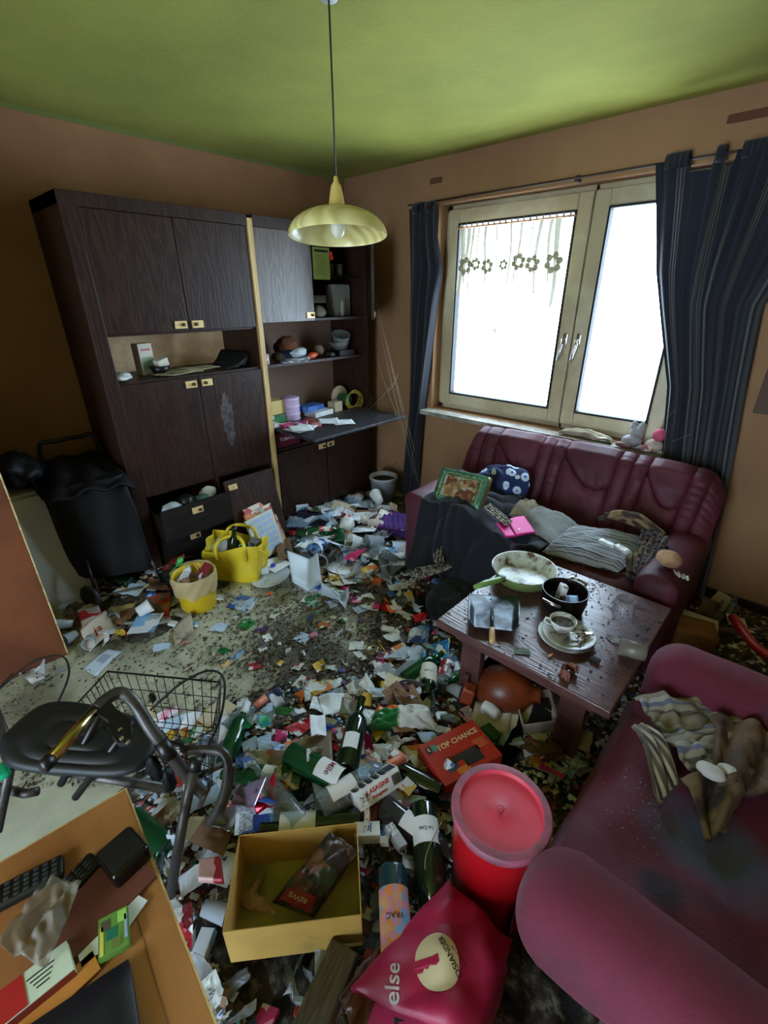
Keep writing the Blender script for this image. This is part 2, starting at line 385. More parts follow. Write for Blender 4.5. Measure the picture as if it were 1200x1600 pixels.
# pale strip of the ceiling paint running down on to the left wall
struct('trim_1', MB().b2((XL, YF, ZC-.022), (XL+.004, YB, ZC)), mat('green_edge_paint', c8(120, 128, 62), .9))
# brown leaf standing in the left foreground
o = MB().b2((0, -.9, 0), (.035, 0, 2.05)).build('door_1', mat('orange_brown_board', c8(140, 76, 40), .6, c8(116, 60, 30), 2.5), bevel=.002, loc=(-2.455, .235, 0), rot=(0, 0, R(-1))); o['kind'] = 'structure'
e = MB(); e.grid(lambda u, v: Vector((lerp(-.004, .042, u)+(.004*nz((0, 0, v*40), 1) if u > .5 else 0), .004, v*2.05)), 4, 120)
e.build('edge_strip', mat('bare_chipboard_edge', c8(214, 186, 132), .8, c8(180, 146, 96), 30), o, solid=.006)

# window
wy = 3.10
o = MB()
o.b2((WX0, wy, WZ0), (WX0+.05, wy+.07, WZ1)); o.b2((WX1-.05, wy, WZ0), (WX1, wy+.07, WZ1))
o.b2((WX0, wy, WZ1-.05), (WX1, wy+.07, WZ1)); o.b2((WX0, wy, WZ0), (WX1, wy+.07, WZ0+.05))
o.b2((-1.245, wy, WZ0), (-1.215, wy+.07, WZ1))
win = struct('window_1', o, M_upvc, bevel=.006)
def sash(x0, x1, hx):
    z0, z1, fr, y0 = WZ0+.035, WZ1-.03, .085, wy-.03
    s = MB(); s.b2((x0, y0, z0), (x0+fr, y0+.06, z1)); s.b2((x1-fr, y0, z0), (x1, y0+.06, z1))
    s.b2((x0+fr, y0, z0), (x1-fr, y0+.06, z0+fr)); s.b2((x0+fr, y0, z1-fr), (x1-fr, y0+.06, z1))
    f = s.build('sash_frame', M_upvc, win, bevel=.008)
    t = .012; a0, a1, b0, b1 = x0+fr, x1-fr, z0+fr, z1-fr
    g = MB(); g.b2((a0, y0-.002, b0), (a0+t, y0+.05, b1)); g.b2((a1-t, y0-.002, b0), (a1, y0+.05, b1)); g.b2((a0+t, y0-.002, b0), (a1-t, y0+.05, b0+t)); g.b2((a0+t, y0-.002, b1-t), (a1-t, y0+.05, b1))
    g.build('gasket', M_rubber, f)
    MB().b2((a0, y0+.03, b0), (a1, y0+.036, b1)).build('pane', M_glass, f)
    h = MB(); h.rbox((hx, y0-.006, 1.40), (.028, .012, .07), .005); h.tube([(hx, y0-.01, 1.40), (hx, y0-.045, 1.40)], .008)
    h.tube([(hx, y0-.045, 1.405), (hx+.006, y0-.05, 1.37), (hx-.008, y0-.05, 1.30), (hx-.012, y0-.048, 1.275)], [.009, .011, .009, .008])
    h.build('window_handle', M_chrome, f)
sash(WX0+.035, -1.235, -1.27); sash(-1.225, WX1-.035, -1.185)
struct('trim_2', MB().b2((WX0-.03, YB-.11, WZ0-.035), (WX1+.03, YB+.1, WZ0-.002)), mat('grey_white_sill', c8(176, 172, 160), .5, c8(140, 134, 120), 9), bevel=.004)
# snowflake sticker on the pane
s = MB(); c = aty(773, 517, wy-.004)
for k in range(12):
    a = k*math.pi/6; L_ = .046 if k % 2 else .034
    s.box((math.cos(a)*L_*.55, 0, math.sin(a)*L_*.55), (L_, .001, .004), rot=(0, -a, 0)); s.box((math.cos(a)*L_, 0, math.sin(a)*L_), (.007, .001, .007), rot=(0, -a+.78, 0))
st = s.build('window_sticker', mat('blue_foil', c8(50, 60, 120), .5), loc=c); tag(st, 'small round dark blue snowflake sticker on the left window pane', 'sticker')
# lace half curtain
lc = thing('lace_curtain', 'short white lace curtain with flower pattern on the left window pane', 'curtain', (0, 0, 0))
def lacef(u, v):
    z0 = 1.66+.05*math.sin(u*22+1)+.05*nz((u*5, 0, 0), 1, 3)
    return Vector((lerp(-2.10, -1.345, u)+.01*math.sin(v*5+u*30)*v, wy-.06+.012*math.sin(u*95)+.006*math.sin(u*41), lerp(2.065, z0, v)))
def lace_mat(name='white_lace', flowers=False):
    m = bpy.data.materials.new(name); m.use_nodes = True; N = m.node_tree.nodes; L = m.node_tree.links; b = N['Principled BSDF']
    N.remove(b); tr = N.new('ShaderNodeBsdfTransparent'); tl = N.new('ShaderNodeBsdfTranslucent'); df = N.new('ShaderNodeBsdfDiffuse')
    tl.inputs[0].default_value = df.inputs[0].default_value = c8(200, 190, 160)
    a = N.new('ShaderNodeMixShader'); a.inputs[0].default_value = .05 if flowers else .5; x = N.new('ShaderNodeMixShader'); x.inputs[0].default_value = .985 if flowers else .22
    L.new(df.outputs[0], a.inputs[1]); L.new(tl.outputs[0], a.inputs[2]); L.new(tr.outputs[0], x.inputs[1]); L.new(a.outputs[0], x.inputs[2]); L.new(x.outputs[0], N['Material Output'].inputs[0])
    return m
ML = lace_mat(); MF = lace_mat('lace_flower', True)
MB().grid(lacef, 150, 14).build('netting', ML, lc)
fl = MB()
for k, u0 in enumerate((.09, .2, .32, .48, .62, .75, .93)):
    zc = 1.835+.01*math.sin(k*2); xc = lerp(-2.10, -1.345, u0); r0 = (.034, .024, .028, .02, .03, .03, .036)[k]
    for q in range(6):
        a = q*math.pi/3+.3
        P = [Vector((xc+math.cos(a)*r0*1.1+math.cos(t*math.pi/6)*r0*.58, wy-.078, zc+math.sin(a)*r0*1.1+math.sin(t*math.pi/6)*r0*.58)) for t in range(12)]
        fl.add(P, [tuple(range(12))])
    fl.build('flower_motif', MF, lc, solid=.001); fl = MB()
    n_ = 7
gf = MB()
for k, (u0, w_) in enumerate(((.04, .030), (.09, .026), (.14, .016), (.21, .010), (.29, .018), (.40, .010), (.52, .014), (.60, .016), (.70, .008), (.78, .02), (.88, .018), (.94, .03))):
    x_ = lerp(-2.10, -1.345, u0); zb = 1.66+.08*math.sin(k*2.1)
    gf.grid(lambda u, v, x_=x_, w_=w_, k=k, zb=zb: Vector((x_+(u-.5)*w_*(1.3-.6*v)+.012*math.sin(v*4+k), wy-.074-.004*math.sin(u*3.1), lerp(2.06, zb, v))), 3, 16)
gf.build('gathered_fold', MF, lc)
hm = MB()
for k in range(19):
    x_ = lerp(-2.10, -1.345, k/18); hm.tube([(x_, wy-.06, 2.06), (x_+.006, wy-.064, 2.085), (x_+.012, wy-.06, 2.06)], .005, 6)
hm.tube([(-2.13, wy-.062, 2.068), (-1.31, wy-.062, 2.068)], .006, 6)
hm.build('curtain_rod', mat('peach_rod', c8(200, 150, 120), .6), lc)

# curtain rail
cr = MB(); cr.tube([(-2.50, 2.955, 2.228), (XR-.9, 2.955, 2.238)], .006, 10); cr.box((-2.4, 2.98, 2.225), (.02, .045, .03)); cr.box((-1.3, 2.98, 2.23), (.02, .045, .03)); cr.box((.3, 2.98, 2.235), (.02, .045, .03))
tag(cr.build('curtain_rail', mat('brown_rail', c8(70, 44, 32), .6)), 'thin brown curtain rail across the top of the window', 'curtain rail')
for (px, py, w_) in ((681, 282, .10), (1170, 180, .16)):
    p = aty(px, py, 2.995); o = MB().rbox((0, 0, 0), (w_, .006, .035), .003, 6, fn=lambda p, n: .001*nz(p, 60)).build('wall_stain', mat('brown_stain', c8(110, 66, 46), .9), loc=(p.x, 2.998, p.z))
    tag(o, 'brown bracket mark on the wall ' + ('left above the window' if px < 900 else 'right above the large curtain'), 'wall mark')
p = aty(1200, 598, 2.99)
o = MB().box((0, 0, 0), (.16, .02, .30)).build('picture', mat('brown_picture', c8(96, 66, 50), .7), loc=(p.x+.06, 2.988, p.z), bevel=.003); tag(o, 'dark brown panel on the wall right of the large curtain', 'picture')

# big curtains
def cstripes(tr):
    dk = c8(19, 23, 38)
    return striped('navy_striped_curtain', [(0, dk), (.22, c8(38, 44, 60)), (.28, dk), (.50, c8(84, 78, 76)), (.53, dk), (.57, c8(96, 88, 80)), (.60, dk), (.64, c8(78, 74, 74)), (.67, dk), (.85, c8(36, 42, 58)), (.88, dk)], 4, .85, 0, tr)
M_curt = cstripes(.10)
def curtain(name, label, le, re, folds, amp, y0, tabs, top=2.2, bot=.03, gaps=()):
    t = thing(name, label, 'curtain', (0, 0, 0))
    def f(u, v):
        z = lerp(top, bot, v); a, b = pw(le, -z), pw(re, -z); uu = u+.012*math.sin(v*9+u*11)
        for g0, g1 in gaps:
            if g0 < lerp(a, b, u) < g1 and v < .05: z -= .055*(1-v/.05)
        y = y0 + amp*(math.sin(uu*folds*6.28+1.2*math.sin(v*2.5))*(.6+.4*math.sin(u*13+2)))*(.35+.65*min(1, v*4)) + .02*nz((u*4, v*3, 0), 1, 2)
        return Vector((lerp(a, b, u), y, z))
    MB().grid(f, 150, 60).build('curtain_cloth', M_curt, t)
    for (x, wd) in tabs:
        tb = MB(); tb.tube([(x, y0-.02, top-.01), (x, y0-.022, top+.03), (x, y0+.005, top+.045), (x, y0+.03, top+.03), (x, y0+.03, top-.01)], wd/2, 8)
        tb2 = MB()
        for dy in (-1,): pass
        def g(u, v, x=x, wd=wd):
            a = v*math.pi*2; return Vector((x+(u-.5)*wd, y0+.006+.026*math.cos(a), top-.002+.032*math.sin(a)))
        tb2.grid(g, 3, 14); tb2.build('tab_loop', M_curt, t, solid=.003)
    return t
curtain('curtain', 'narrow dark blue striped curtain hanging left of the window', [(-2.25, -2.465), (-1.82, -2.45), (-.8, -2.43), (0, -2.52)], [(-2.25, -2.225), (-2.0, -2.2), (-1.82, -2.155), (-1.6, -2.20), (-.8, -2.285), (0, -2.33)], 4, .028, 2.925, [(-2.40, .05), (-2.28, .05)])
curtain('curtain', 'wide dark blue striped curtain hanging over the right side of the window', [(-2.25, -.90), (-1.75, -.79), (-1.2, -.61), (-.8, -.55), (0, -.5)], [(-2.25, -.12), (-1.6, -.30), (-1.2, -.26), (-.7, -.2), (0, -.14)], 7, .035, 2.915, [(-.80, .10), (-.625, .035), (-.50, .09)], top=2.232, gaps=((-.741, -.652), (-.603, -.566)))

# ------------------------------------------------------------------ wall unit (left wall)
CX, CB = -2.76, XL+.005      # front plane, back plane
def handle(parent, y, z, flip=1, x=CX):
    h = MB(); h.box((x+.004, y, z), (.008, .070, .040)); h.build('handle_plate', M_brass, parent, bevel=.002)
    k = MB(); k.rbox((x+.014, y+flip*.012, z), (.016, .022, .018), .005, 6); k.build('handle_knob', mat('dark_brass', c8(110, 84, 50), .35, metal=.6), parent)
def door(parent, y0, y1, z0, z1, hy, hz, fl=1, m=M_oak):
    d = MB().b2((CX-.02, y0+.002, z0+.002), (CX, y1-.002, z1-.002)).build('door', m, parent, bevel=.003); handle(d, hy, hz, fl); return d
cu = thing('wall_cabinet', 'tall dark oak wall unit with four doors against the left wall', 'cabinet', (0, 0, 0))
y0, y1, zt = .815, 1.79, 2.09
b = MB()
b.b2((CB, y0, 0), (CX, y0+.075, zt)); b.b2((CB, y1-.02, 0), (CX-.022, y1, zt)); b.b2((CB, y0, zt-.06), (CX+.003, y1, zt))
for z in (.56, 1.215, 1.47): b.b2((CB, y0, z-.011), (CX-.022, y1-.02, z+.011))
b.b2((CB, y0, 0), (CX-.022, y1, .06)); b.b2((CB, y0, 0), (CB+.01, y1, 1.2))
b.b2((CB, y0, 1.46), (CB+.01, y1, zt)); b.b2((CX-.4, 1.355, 0), (CX-.022, 1.37, .56))
b.build('carcass', M_oak, cu, bevel=.003)
MB().b2((CB, y0+.03, 1.225), (CB+.008, y1-.02, 1.46)).build('back_panel', M_cork, cu)
ys, ye, ym = y0+.075, y1-.012, (y0+.075+y1-.012)/2
door(cu, ys, ym, 1.47, zt-.06, ym-.05, 1.505); door(cu, ym, ye, 1.47, zt-.06, ym+.05, 1.505, -1)
door(cu, ys, ym, .565, 1.215, ym-.05, 1.175); d4 = door(cu, ym, ye, .565, 1.215, ym+.05, 1.175, -1)
# scraped pale patch on the lower right door
def patchf(seed, cy, cz, ry, rz, x, n=26):
    q = random.Random(seed); P = []
    for k in range(n):
        a = 2*math.pi*k/n; r_ = .72+.4*q.random(); P.append((x, cy+math.cos(a)*ry*r_, cz+math.sin(a)*rz*r_))
    return MB().add(P, [tuple(range(n))], smooth=False)
patchf(3, 1.49, .93, .045, .17, CX+.0012, 40).build('scraped_patch', mat('scraped_veneer', c8(96, 88, 90), .5, c8(44, 34, 32), 26, .4, .62), d4)
# drawer pulled out below
dr = MB(); dx = .14
dr.b2((CX+dx-.02, ys+.01, .30), (CX+dx, 1.35, .50)); dr.b2((CX-.2, ys+.01, .30), (CX+dx-.02, ys+.025, .46)); dr.b2((CX-.2, 1.335, .30), (CX+dx-.02, 1.35, .46)); dr.b2((CX-.2, ys+.01, .30), (CX+dx-.02, 1.35, .31))
d = dr.build('drawer', M_oakin, cu, bevel=.002); handle(d, 1.12, .45, 1, CX+dx)
dr = MB().b2((CX+.01, ys+.01, .08), (CX+.03, 1.35, .28)).build('drawer', M_oakin, cu, bevel=.002); handle(dr, 1.12, .23, 1, CX+.03)
# right unit
c2 = thing('wall_cabinet', 'dark oak wall unit with open shelves and fold-down desk flap in the corner', 'cabinet', (0, 0, 0))
y0, y1 = 1.825, 2.80
b = MB(); b.b2((CB, y0, 0), (CX-.022, y0+.02, zt)); b.b2((CB, y1-.02, 0), (CX, y1, zt)); b.b2((CB, y0, zt-.06), (CX+.003, y1, zt))
for z in (.08, .62, .79, 1.50): b.b2((CB, y0+.02, z-.01), (CX-.022, y1-.02, z+.01))
b.b2((CB, y0, 1.5), (CB+.01, y1, zt)); b.b2((CB, y0, 0), (CB+.01, y1, .79)); b.b2((CB, 2.265, 1.5), (CX-.022, 2.28, zt))
b.build('carcass', M_oak, c2, bevel=.002)
MB().b2((CB, y0+.02, .8), (CB+.008, y1-.02, 1.5)).build('back_panel', mat('pinkish_back_panel', c8(150, 118, 98), .8), c2)
MB().b2((CB, y0+.02, 1.205), (CX-.05, y1-.02, 1.222)).build('shelf', M_oak, c2)
MB().b2((CB, 2.28, 1.77), (CX-.08, y1-.02, 1.785)).build('shelf', M_oakin, c2)
# window light on the closed upper door is painted in as paler oak
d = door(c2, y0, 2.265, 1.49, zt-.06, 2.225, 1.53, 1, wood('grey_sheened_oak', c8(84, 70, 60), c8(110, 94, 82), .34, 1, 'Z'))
# the other upper door stands open
dd = MB().b2((0, -.45, 1.5), (.02, 0, zt-.07)); dd = dd.build('door', M_oak, c2, bevel=.003, loc=(CX, y1-.005, 0), rot=(0, 0, R(48)))
hp = MB(); hp.box((.024, -.41, 1.535), (.008, .05, .032)); hp.build('handle_plate', M_brass, dd)
# lower doors
door(c2, y0+.01, 2.30, .085, .61, 2.255, .575); door(c2, 2.305, y1-.01, .085, .61, 2.345, .575, -1)
# writing flap
MB().b2((CX-.03, y0+.02, .775), (CX+.43, y1-.03, .795)).build('desk_flap', mat('dark_dusty_desk', c8(46, 44, 48), .5, c8(92, 92, 98), 40, .5, .7), c2, bevel=.003)
MB().b2((CX-.02, 1.79, .1), (CX+.006, 1.825, zt-.02)).build('edge_trim', M_trim, c2, bevel=.002)

# small white cupboard behind the trolley
t = thing('cupboard', 'low white cupboard behind the black shopping trolley', 'cupboard', (-3.0, .46, 0))
MB().b2((-.19, -.2, 0), (.12, .08, .72)).build('body', mat('clean_white', c8(206, 206, 200), .5), t, bevel=.004); MB().b2((.121, -.19, .04), (.137, .07, .70)).build('door', MATS['clean_white'], t, bevel=.003)

# ------------------------------------------------------------------ pendant lamp
_l = EYE+(RT*((528-600)/FPX)-UP*((368-800)/FPX)+FW)*1.64; lx, ly, lz = _l
LS = .853
lp = thing('pendant_lamp', 'yellow glass pendant lamp hanging on a thin cord from the green ceiling', 'lamp', (lx, ly, lz))
pr_ = []
for k in range(15):
    a = k/14*math.pi/2; pr_.append((.205*math.cos(a)**.85 if k < 14 else .028, .098*math.sin(a)**1.1))
prof = pr_+[(.028, .096)]+[(max(r-.004, .024), z-.004) for r, z in reversed(pr_)]
sm = bpy.data.materials.new('yellow_swirled_glass'); sm.use_nodes = True; N = sm.node_tree.nodes; L = sm.node_tree.links; bb = N['Principled BSDF']; bb.inputs['Roughness'].default_value = .25
tc = N.new('ShaderNodeTexCoord'); wv = N.new('ShaderNodeTexWave'); wv.inputs['Scale'].default_value = 5; wv.inputs['Distortion'].default_value = 9; wv.inputs['Detail'].default_value = 2; L.new(tc.outputs['Object'], wv.inputs[0])
mx = N.new('ShaderNodeMix'); mx.data_type = 'RGBA'; L.new(wv.outputs[0], mx.inputs[0]); mx.inputs[6].default_value = c8(238, 228, 168); mx.inputs[7].default_value = c8(214, 200, 130); L.new(mx.outputs[2], bb.inputs['Base Color'])
tl = N.new('ShaderNodeBsdfTranslucent'); L.new(mx.outputs[2], tl.inputs[0]); xx = N.new('ShaderNodeMixShader'); xx.inputs[0].default_value = .3
L.new(bb.outputs[0], xx.inputs[1]); L.new(tl.outputs[0], xx.inputs[2]); L.new(xx.outputs[0], N['Material Output'].inputs[0])
shd = MB().lathe(prof, 56).build('lamp_shade', sm, lp)
from mathutils import Quaternion
shd.rotation_mode = 'QUATERNION'; shd.rotation_quaternion = Quaternion(Vector((-lx, -ly, 0)).cross(Vector((0, 0, 1))).normalized(), R(6))
MB().lathe([(.002, .205), (.008, .202), (.010, .185), (.020, .172), (.026, .145), (.034, .10), (.034, .092), (.002, .09)], 24).build('lamp_cap', mat('pale_yellow_plastic', c8(206, 176, 96), .4), lp)
MB().tube([(0, 0, .20), (0.001, 0, .42), (0, 0, (ZC-lz)/LS)], .0035, 8).build('cord', mat('brown_cord', c8(52, 38, 28), .6), lp)
lp.scale = (LS,)*3
bl = MB(); BM_ = Matrix.Translation((0, 0, .022)); bl.lathe([(.013, .10), (.014, .07), (.022, .05), (.030, .025), (.031, .005), (.026, -.016), (.014, -.03), (.001, -.034)], 24, M=BM_); bl.build('bulb', mat('frosted_bulb', c8(225, 222, 200), .3), lp)
MB().lathe([(.001, .0), (.045, 0), (.045, -.012), (.03, -.03), (.001, -.032)], 24).build('ceiling_rose', M_white, lp, loc=(0, 0, (ZC-lz)/LS))

# ------------------------------------------------------------------ red sofa under the window
SX0, SX1 = -1.72, -.17
sofa = thing('sofa', 'burgundy leather sofa with pleated backrest under the window', 'sofa', (0, 0, 0))
MB().rbox(((SX0+SX1)/2, 2.42, .16), (SX1-SX0-.12, .74, .26), .03, 14).build('sofa_base', M_leather, sofa, weld=.0004)
MB().rbox(((SX0+SX1)/2, 2.31, .36), (SX1-SX0-.36, .60, .17), .06, 26, fn=lambda p, n: .012*nz(p, 5, 2)).build('seat_cushion', M_leather, sofa, weld=.0004)
BANDS = [.075, .15, .345, .40, .455, .655, .71, .765, .90, .955]
def swoosh(u):
    for a, b in ((.15, .345), (.455, .655), (.765, .90)):
        if a <= u <= b:
            t = (u-a)/(b-a); return .70-.30*math.sin(t*math.pi*.62+.1)**1.2+.05*t
    return None
def backf(u, v):
    # v 0 at the seat, .72 at the top, 1 behind
    ua = u + .035*(v-.5)*0
    q = [(0, 2.56, .40), (.35, 2.60, .58), (.6, 2.655, .72), (.75, 2.70, .795), (.85, 2.76, .82), (.93, 2.82, .79), (1, 2.83, .55)]
    y = pw([(a, b) for a, b, c in q], v); z = pw([(a, c) for a, b, c in q], v)
    rise = .05*math.sin(u*3.14)**.5 if 0 < u < 1 else 0
    z += rise*v*.6; edge = min(u, 1-u)*(SX1-SX0)
    if edge < .10: k = 1-edge/.10; z -= .16*k*k*v; y += .03*k*k
    us = u+.045*(1-v)*(1 if u > .5 else -1)*abs(u-.5)
    d = min(abs(us-b) for b in BANDS)*1.5
    groove = -.013*math.exp(-(d/.012)**2)
    puff = .012*min(1, d/.05)
    s = swoosh(us)
    if s is not None:
        e = abs(v-s); groove -= .014*math.exp(-(e/.018)**2); puff += .009*min(1, e/.08)
        puff += .0035*math.sin(us*150+v*30)*math.exp(-(e/.13)**2)*(.5+nz((us*9, v*4, 0), 1, 5))
    else: puff += .003*math.sin(v*95+us*10)*(.5+nz((us*7, v*5, 0), 1, 8))
    puff += .008*nz((u*12, v*7, 0), 1, 4)
    return Vector((lerp(SX0+.04, SX1-.02, u), y-(groove+puff)*.8, z+(groove+puff)*.5))
MB().grid(backf, 260, 80).build('backrest', M_leather, sofa, solid=.02)
def armfn(sg):
    def f(p, n): return .01*nz(p, 6, 3)+(.016*max(0, p.z)*3 if abs(n.y) > .5 else 0)
    return f
for xc in (SX0+.10, SX1-.10):
    a = MB(); a.rbox((xc, 2.37, .285), (.19, .72, .55), .075, 34, fn=armfn(1)); a.build('armrest', M_leather, sofa, weld=.0004)
for x in (SX0+.12, SX1-.12): 
    for y in (2.1, 2.72): MB().lathe([(.025, 0), (.03, .04)], 12).build('foot', M_black, sofa, loc=(x, y, 0))

# ------------------------------------------------------------------ coffee table
TZ = .475
TX0, TX1, TY0, TY1 = -.86, -.185, 1.235, 1.955
tb = thing('coffee_table', 'low reddish wooden coffee table covered in dirt between the two sofas', 'table', (0, 0, 0))
tm = MB(); tm.b2((TX0, TY0, TZ-.035), (TX1, TY1, TZ)); tm.build('tabletop', M_redoak, tb, bevel=.005)
for ya in (TY0+.06, TY1-.085): MB().b2((TX0+.06, ya, TZ-.10), (TX1-.06, ya+.025, TZ-.035)).build('apron', M_redoak, tb)
for x in (TX0+.13, TX1-.13):
    lg = MB(); lg.b2((x-.045, TY0+.07, .0), (x+.045, TY0+.11, TZ-.035)); lg.b2((x-.045, TY1-.11, .0), (x+.045, TY1-.07, TZ-.035)); lg.b2((x-.02, TY0+.11, .18), (x+.02, TY1-.11, .24)); lg.b2((x-.012, TY0+.05, .19), (x+.012, TY0+.07, .23))
    lg.build('leg', M_redoak, tb, bevel=.004)
# dirt on the table
def crumbs(name, pts, m, label, cat='crumbs', par=None):
    mb = MB()
    for (p, s) in pts:
        a = [Vector(p)+Vector((rnd.uniform(-s, s), rnd.uniform(-s, s), rnd.uniform(0, s*.8))) for _ in range(4)]
        mb.add(a, [(0, 1, 2), (0, 2, 3), (0, 3, 1), (1, 3, 2)], smooth=False)
    o = mb.build(name, m); tag(o, label, cat, kind='stuff'); return o
pts = []
for _ in range(4200):
    x, y = rnd.uniform(TX0+.01, TX1-.01), rnd.uniform(TY0+.01, TY1-.01)
    dn = .25+1.6*max(0, nz((x, y, 0), 5, 9))+ (1.0 if (x < -.45 and y > 1.6) else 0)
    if rnd.random() < dn*.6: pts.append(((x, y, TZ), rnd.choice([.002, .003, .004, .006, .009])))
crumbs('ash_crumbs', pts, mat('ash', c8(40, 36, 38), .9, c8(86, 78, 74), 80), 'dark ash and crumbs strewn over the coffee table')
ZT = TZ+.002
# pan
c = at(819, 888, ZT+.055); c.z = ZT
pan = thing('frying_pan', 'green frying pan with dirty cream inside at the back of the coffee table', 'pan', c)
MB().lathe([(.001, 0), (.108, 0), (.121, .008), (.143, .062)], 48).build('pan_body', mat('lime_enamel', c8(128, 150, 88), .35), pan)
MB().lathe([(.001, .005), (.105, .005), (.117, .012), (.139, .062), (.143, .0645), (.1445, .061)], 48).build('pan_lining', mat('cream_ceramic', c8(205, 208, 196), .3, dirt=c8(110, 78, 52), dscale=14, dlo=.5, dhi=.62), pan)
e1 = at(742, 917, ZT+.085)-c; e1.z = 0; hl_ = e1.length
d0 = e1.normalized()
h = MB(); n_ = 12
h.tube([d0*.134+Vector((0, 0, .050)), d0*.165+Vector((0, 0, .06)), d0*lerp(.165, hl_, .6)+Vector((0, 0, .077)), d0*hl_+Vector((0, 0, .083))], [.012, .0135, .014, .010], 12)
h.build('pan_handle', mat('leaf_green_plastic', c8(122, 160, 84), .4), pan)
k = MB().rbox((d0.x*.15, d0.y*.15, .069), (.03, .02, .01), .004, 6); k.build('release_button', mat('dark_green_plastic', c8(54, 96, 60), .4), pan)
# pot
c = at(883, 925, ZT+.08); c.z = ZT
pot = thing('cooking_pot', 'black two-handled cooking pot holding small cartons on the coffee table', 'pot', c)
MB().lathe([(.001, 0), (.068, 0), (.082, .012), (.089, .05), (.088, .088), (.091, .091), (.087, .092), (.084, .086), (.084, .05), (.078, .018), (.001, .010)], 48).build('pot_body', mat('black_enamel', c8(26, 22, 22), .25, dirt=c8(70, 58, 52), dscale=12, dlo=.6, dhi=.75), pot)
dd = (at(915, 893, ZT+.08)-at(855, 940, ZT+.08)).normalized(); pp = Vector((-dd.y, dd.x, 0))
for s in (1, -1):
    MB().tube([dd*s*.085+pp*.035+Vector((0, 0, .072)), dd*s*.115+pp*.033+Vector((0, 0, .082)), dd*s*.122+Vector((0, 0, .085)), dd*s*.115-pp*.033+Vector((0, 0, .082)), dd*s*.085-pp*.035+Vector((0, 0, .072))], .0065, 10).build('pot_handle', M_chrome, pot)
def carton(name, label, loc, d, m, rz=0, tilt=(0, 0), cat='carton', group=None, kids=None, bev=.001):
    o = MB().rbox((0, 0, d[2]/2), d, bev, 3).build(name, m, loc=loc, rot=(tilt[0], tilt[1], rz), weld=.0002); tag(o, label, cat, group); return o
M_pk = [printed('print_white_red', [c8(205, 205, 205), c8(190, 40, 50), c8(210, 210, 208), c8(120, 24, 34)], 26),
        printed('print_blue', [c8(60, 110, 180), c8(205, 210, 215), c8(210, 214, 218), c8(36, 64, 130), c8(205, 210, 215), c8(120, 170, 210)], 18),
        printed('print_magenta', [c8(200, 50, 110), c8(220, 215, 220), c8(130, 30, 80), c8(236, 150, 180)], 28),
        printed('print_green', [c8(50, 140, 70), c8(210, 215, 205), c8(205, 208, 200), c8(60, 120, 70), c8(206, 210, 204)], 18),
        printed('print_yellow', [c8(210, 170, 50), c8(215, 210, 195), c8(200, 110, 40), c8(206, 204, 196)], 20),
        printed('print_grey', [c8(190, 192, 196), c8(120, 124, 130), c8(205, 205, 205), c8(150, 150, 152)], 20)]
PKN = ['white and red', 'blue and white', 'pink and white', 'green and white', 'yellow and orange', 'grey and white']
carton('small_carton', 'white and red small carton standing in the black cooking pot', c+Vector((-.02, -.01, .02)), (.045, .025, .085), M_pk[0], 2.2, (R(15), R(12)))
carton('small_carton', 'white and blue small carton lying in the black cooking pot', c+Vector((.03, -.012, .055)), (.06, .045, .012), M_pk[1], .5, (R(10), R(-6)))
# dustpan
pc = [at(733, 926, ZT+.012), at(813, 930, ZT+.012), at(811, 986, ZT+.03), at(732, 977, ZT+.03)]
cen = sum(pc, Vector())/4
dp = thing('dustpan', 'grey metal dustpan with a wooden grip on the coffee table', 'dustpan', (cen.x, cen.y, ZT))
pl_ = [p-Vector((cen.x, cen.y, ZT)) for p in pc]
def dpf(u, v):
    p = (pl_[0]*(1-u)+pl_[1]*u)*(1-v)+(pl_[3]*(1-u)+pl_[2]*u)*v
    e = min(u, 1-u); wall = max(0, 1-e/.13)**1.3*.028*(.25+v)+max(0, (v-.88)/.12)**1.5*.022
    return Vector((p.x, p.y, .003+wall))
MB().grid(dpf, 30, 24).build('dustpan_tray', mat('galvanised_metal', c8(96, 104, 110), .38, c8(56, 60, 64), 16, metal=.75, dirt=c8(40, 36, 34), dscale=7, dlo=.55, dhi=.65), dp, solid=.0015)
a0 = at(769, 955, ZT+.02)-Vector((cen.x, cen.y, ZT)); a1 = at(769, 982, ZT+.038)-Vector((cen.x, cen.y, ZT)); a2 = at(769, 1004, ZT+.03)-Vector((cen.x, cen.y, ZT))
MB().tube([a0-Vector((0, 0, .012)), a0, a1], [.004, .007, .006], 10).build('handle_tube', MATS['galvanised_metal'], dp)
MB().tube([a1, lerp(a1, a2, .3), lerp(a1, a2, .9), a2], [.009, .011, .012, .010], 14).build('wooden_grip', mat('turned_beech', c8(190, 150, 98), .5), dp)
# plates, cup, cutlery
c = at(885, 993, ZT+.012); c.z = ZT
PLM = mat('dirty_glazed_china', c8(196, 198, 192), .3, dirt=c8(84, 70, 54), dscale=15, dlo=.5, dhi=.68)
def plate(label, loc, r, m=PLM, rot=(0, 0, 0), group=None):
    o = MB().lathe([(.001, .004), (r*.62, .004), (r*.68, .006), (r, .017), (r*1.005, .0185), (r*.99, .019), (r*.70, .0095), (r*.62, .0075), (r*.001, .0075)], 48).build('plate', m, loc=loc, rot=rot); return tag(o, label, 'plate', group)
plate('lower one of the two stacked china plates under the cup', c, .102); plate('upper one of the two stacked china plates, holding scraps and the cup', c+Vector((.006, .004, .0095)), .095)
cc = at(879, 975, ZT+.05); cc.z = ZT+.019
cup = thing('teacup', 'round dirty teacup standing on the stacked plates', 'cup', cc)
MB().lathe([(.001, 0), (.022, 0), (.024, .006), (.036, .018), (.046, .040), (.049, .052), (.0475, .053), (.043, .040), (.032, .018), (.001, .010)], 40).build('cup_body', PLM, cup)
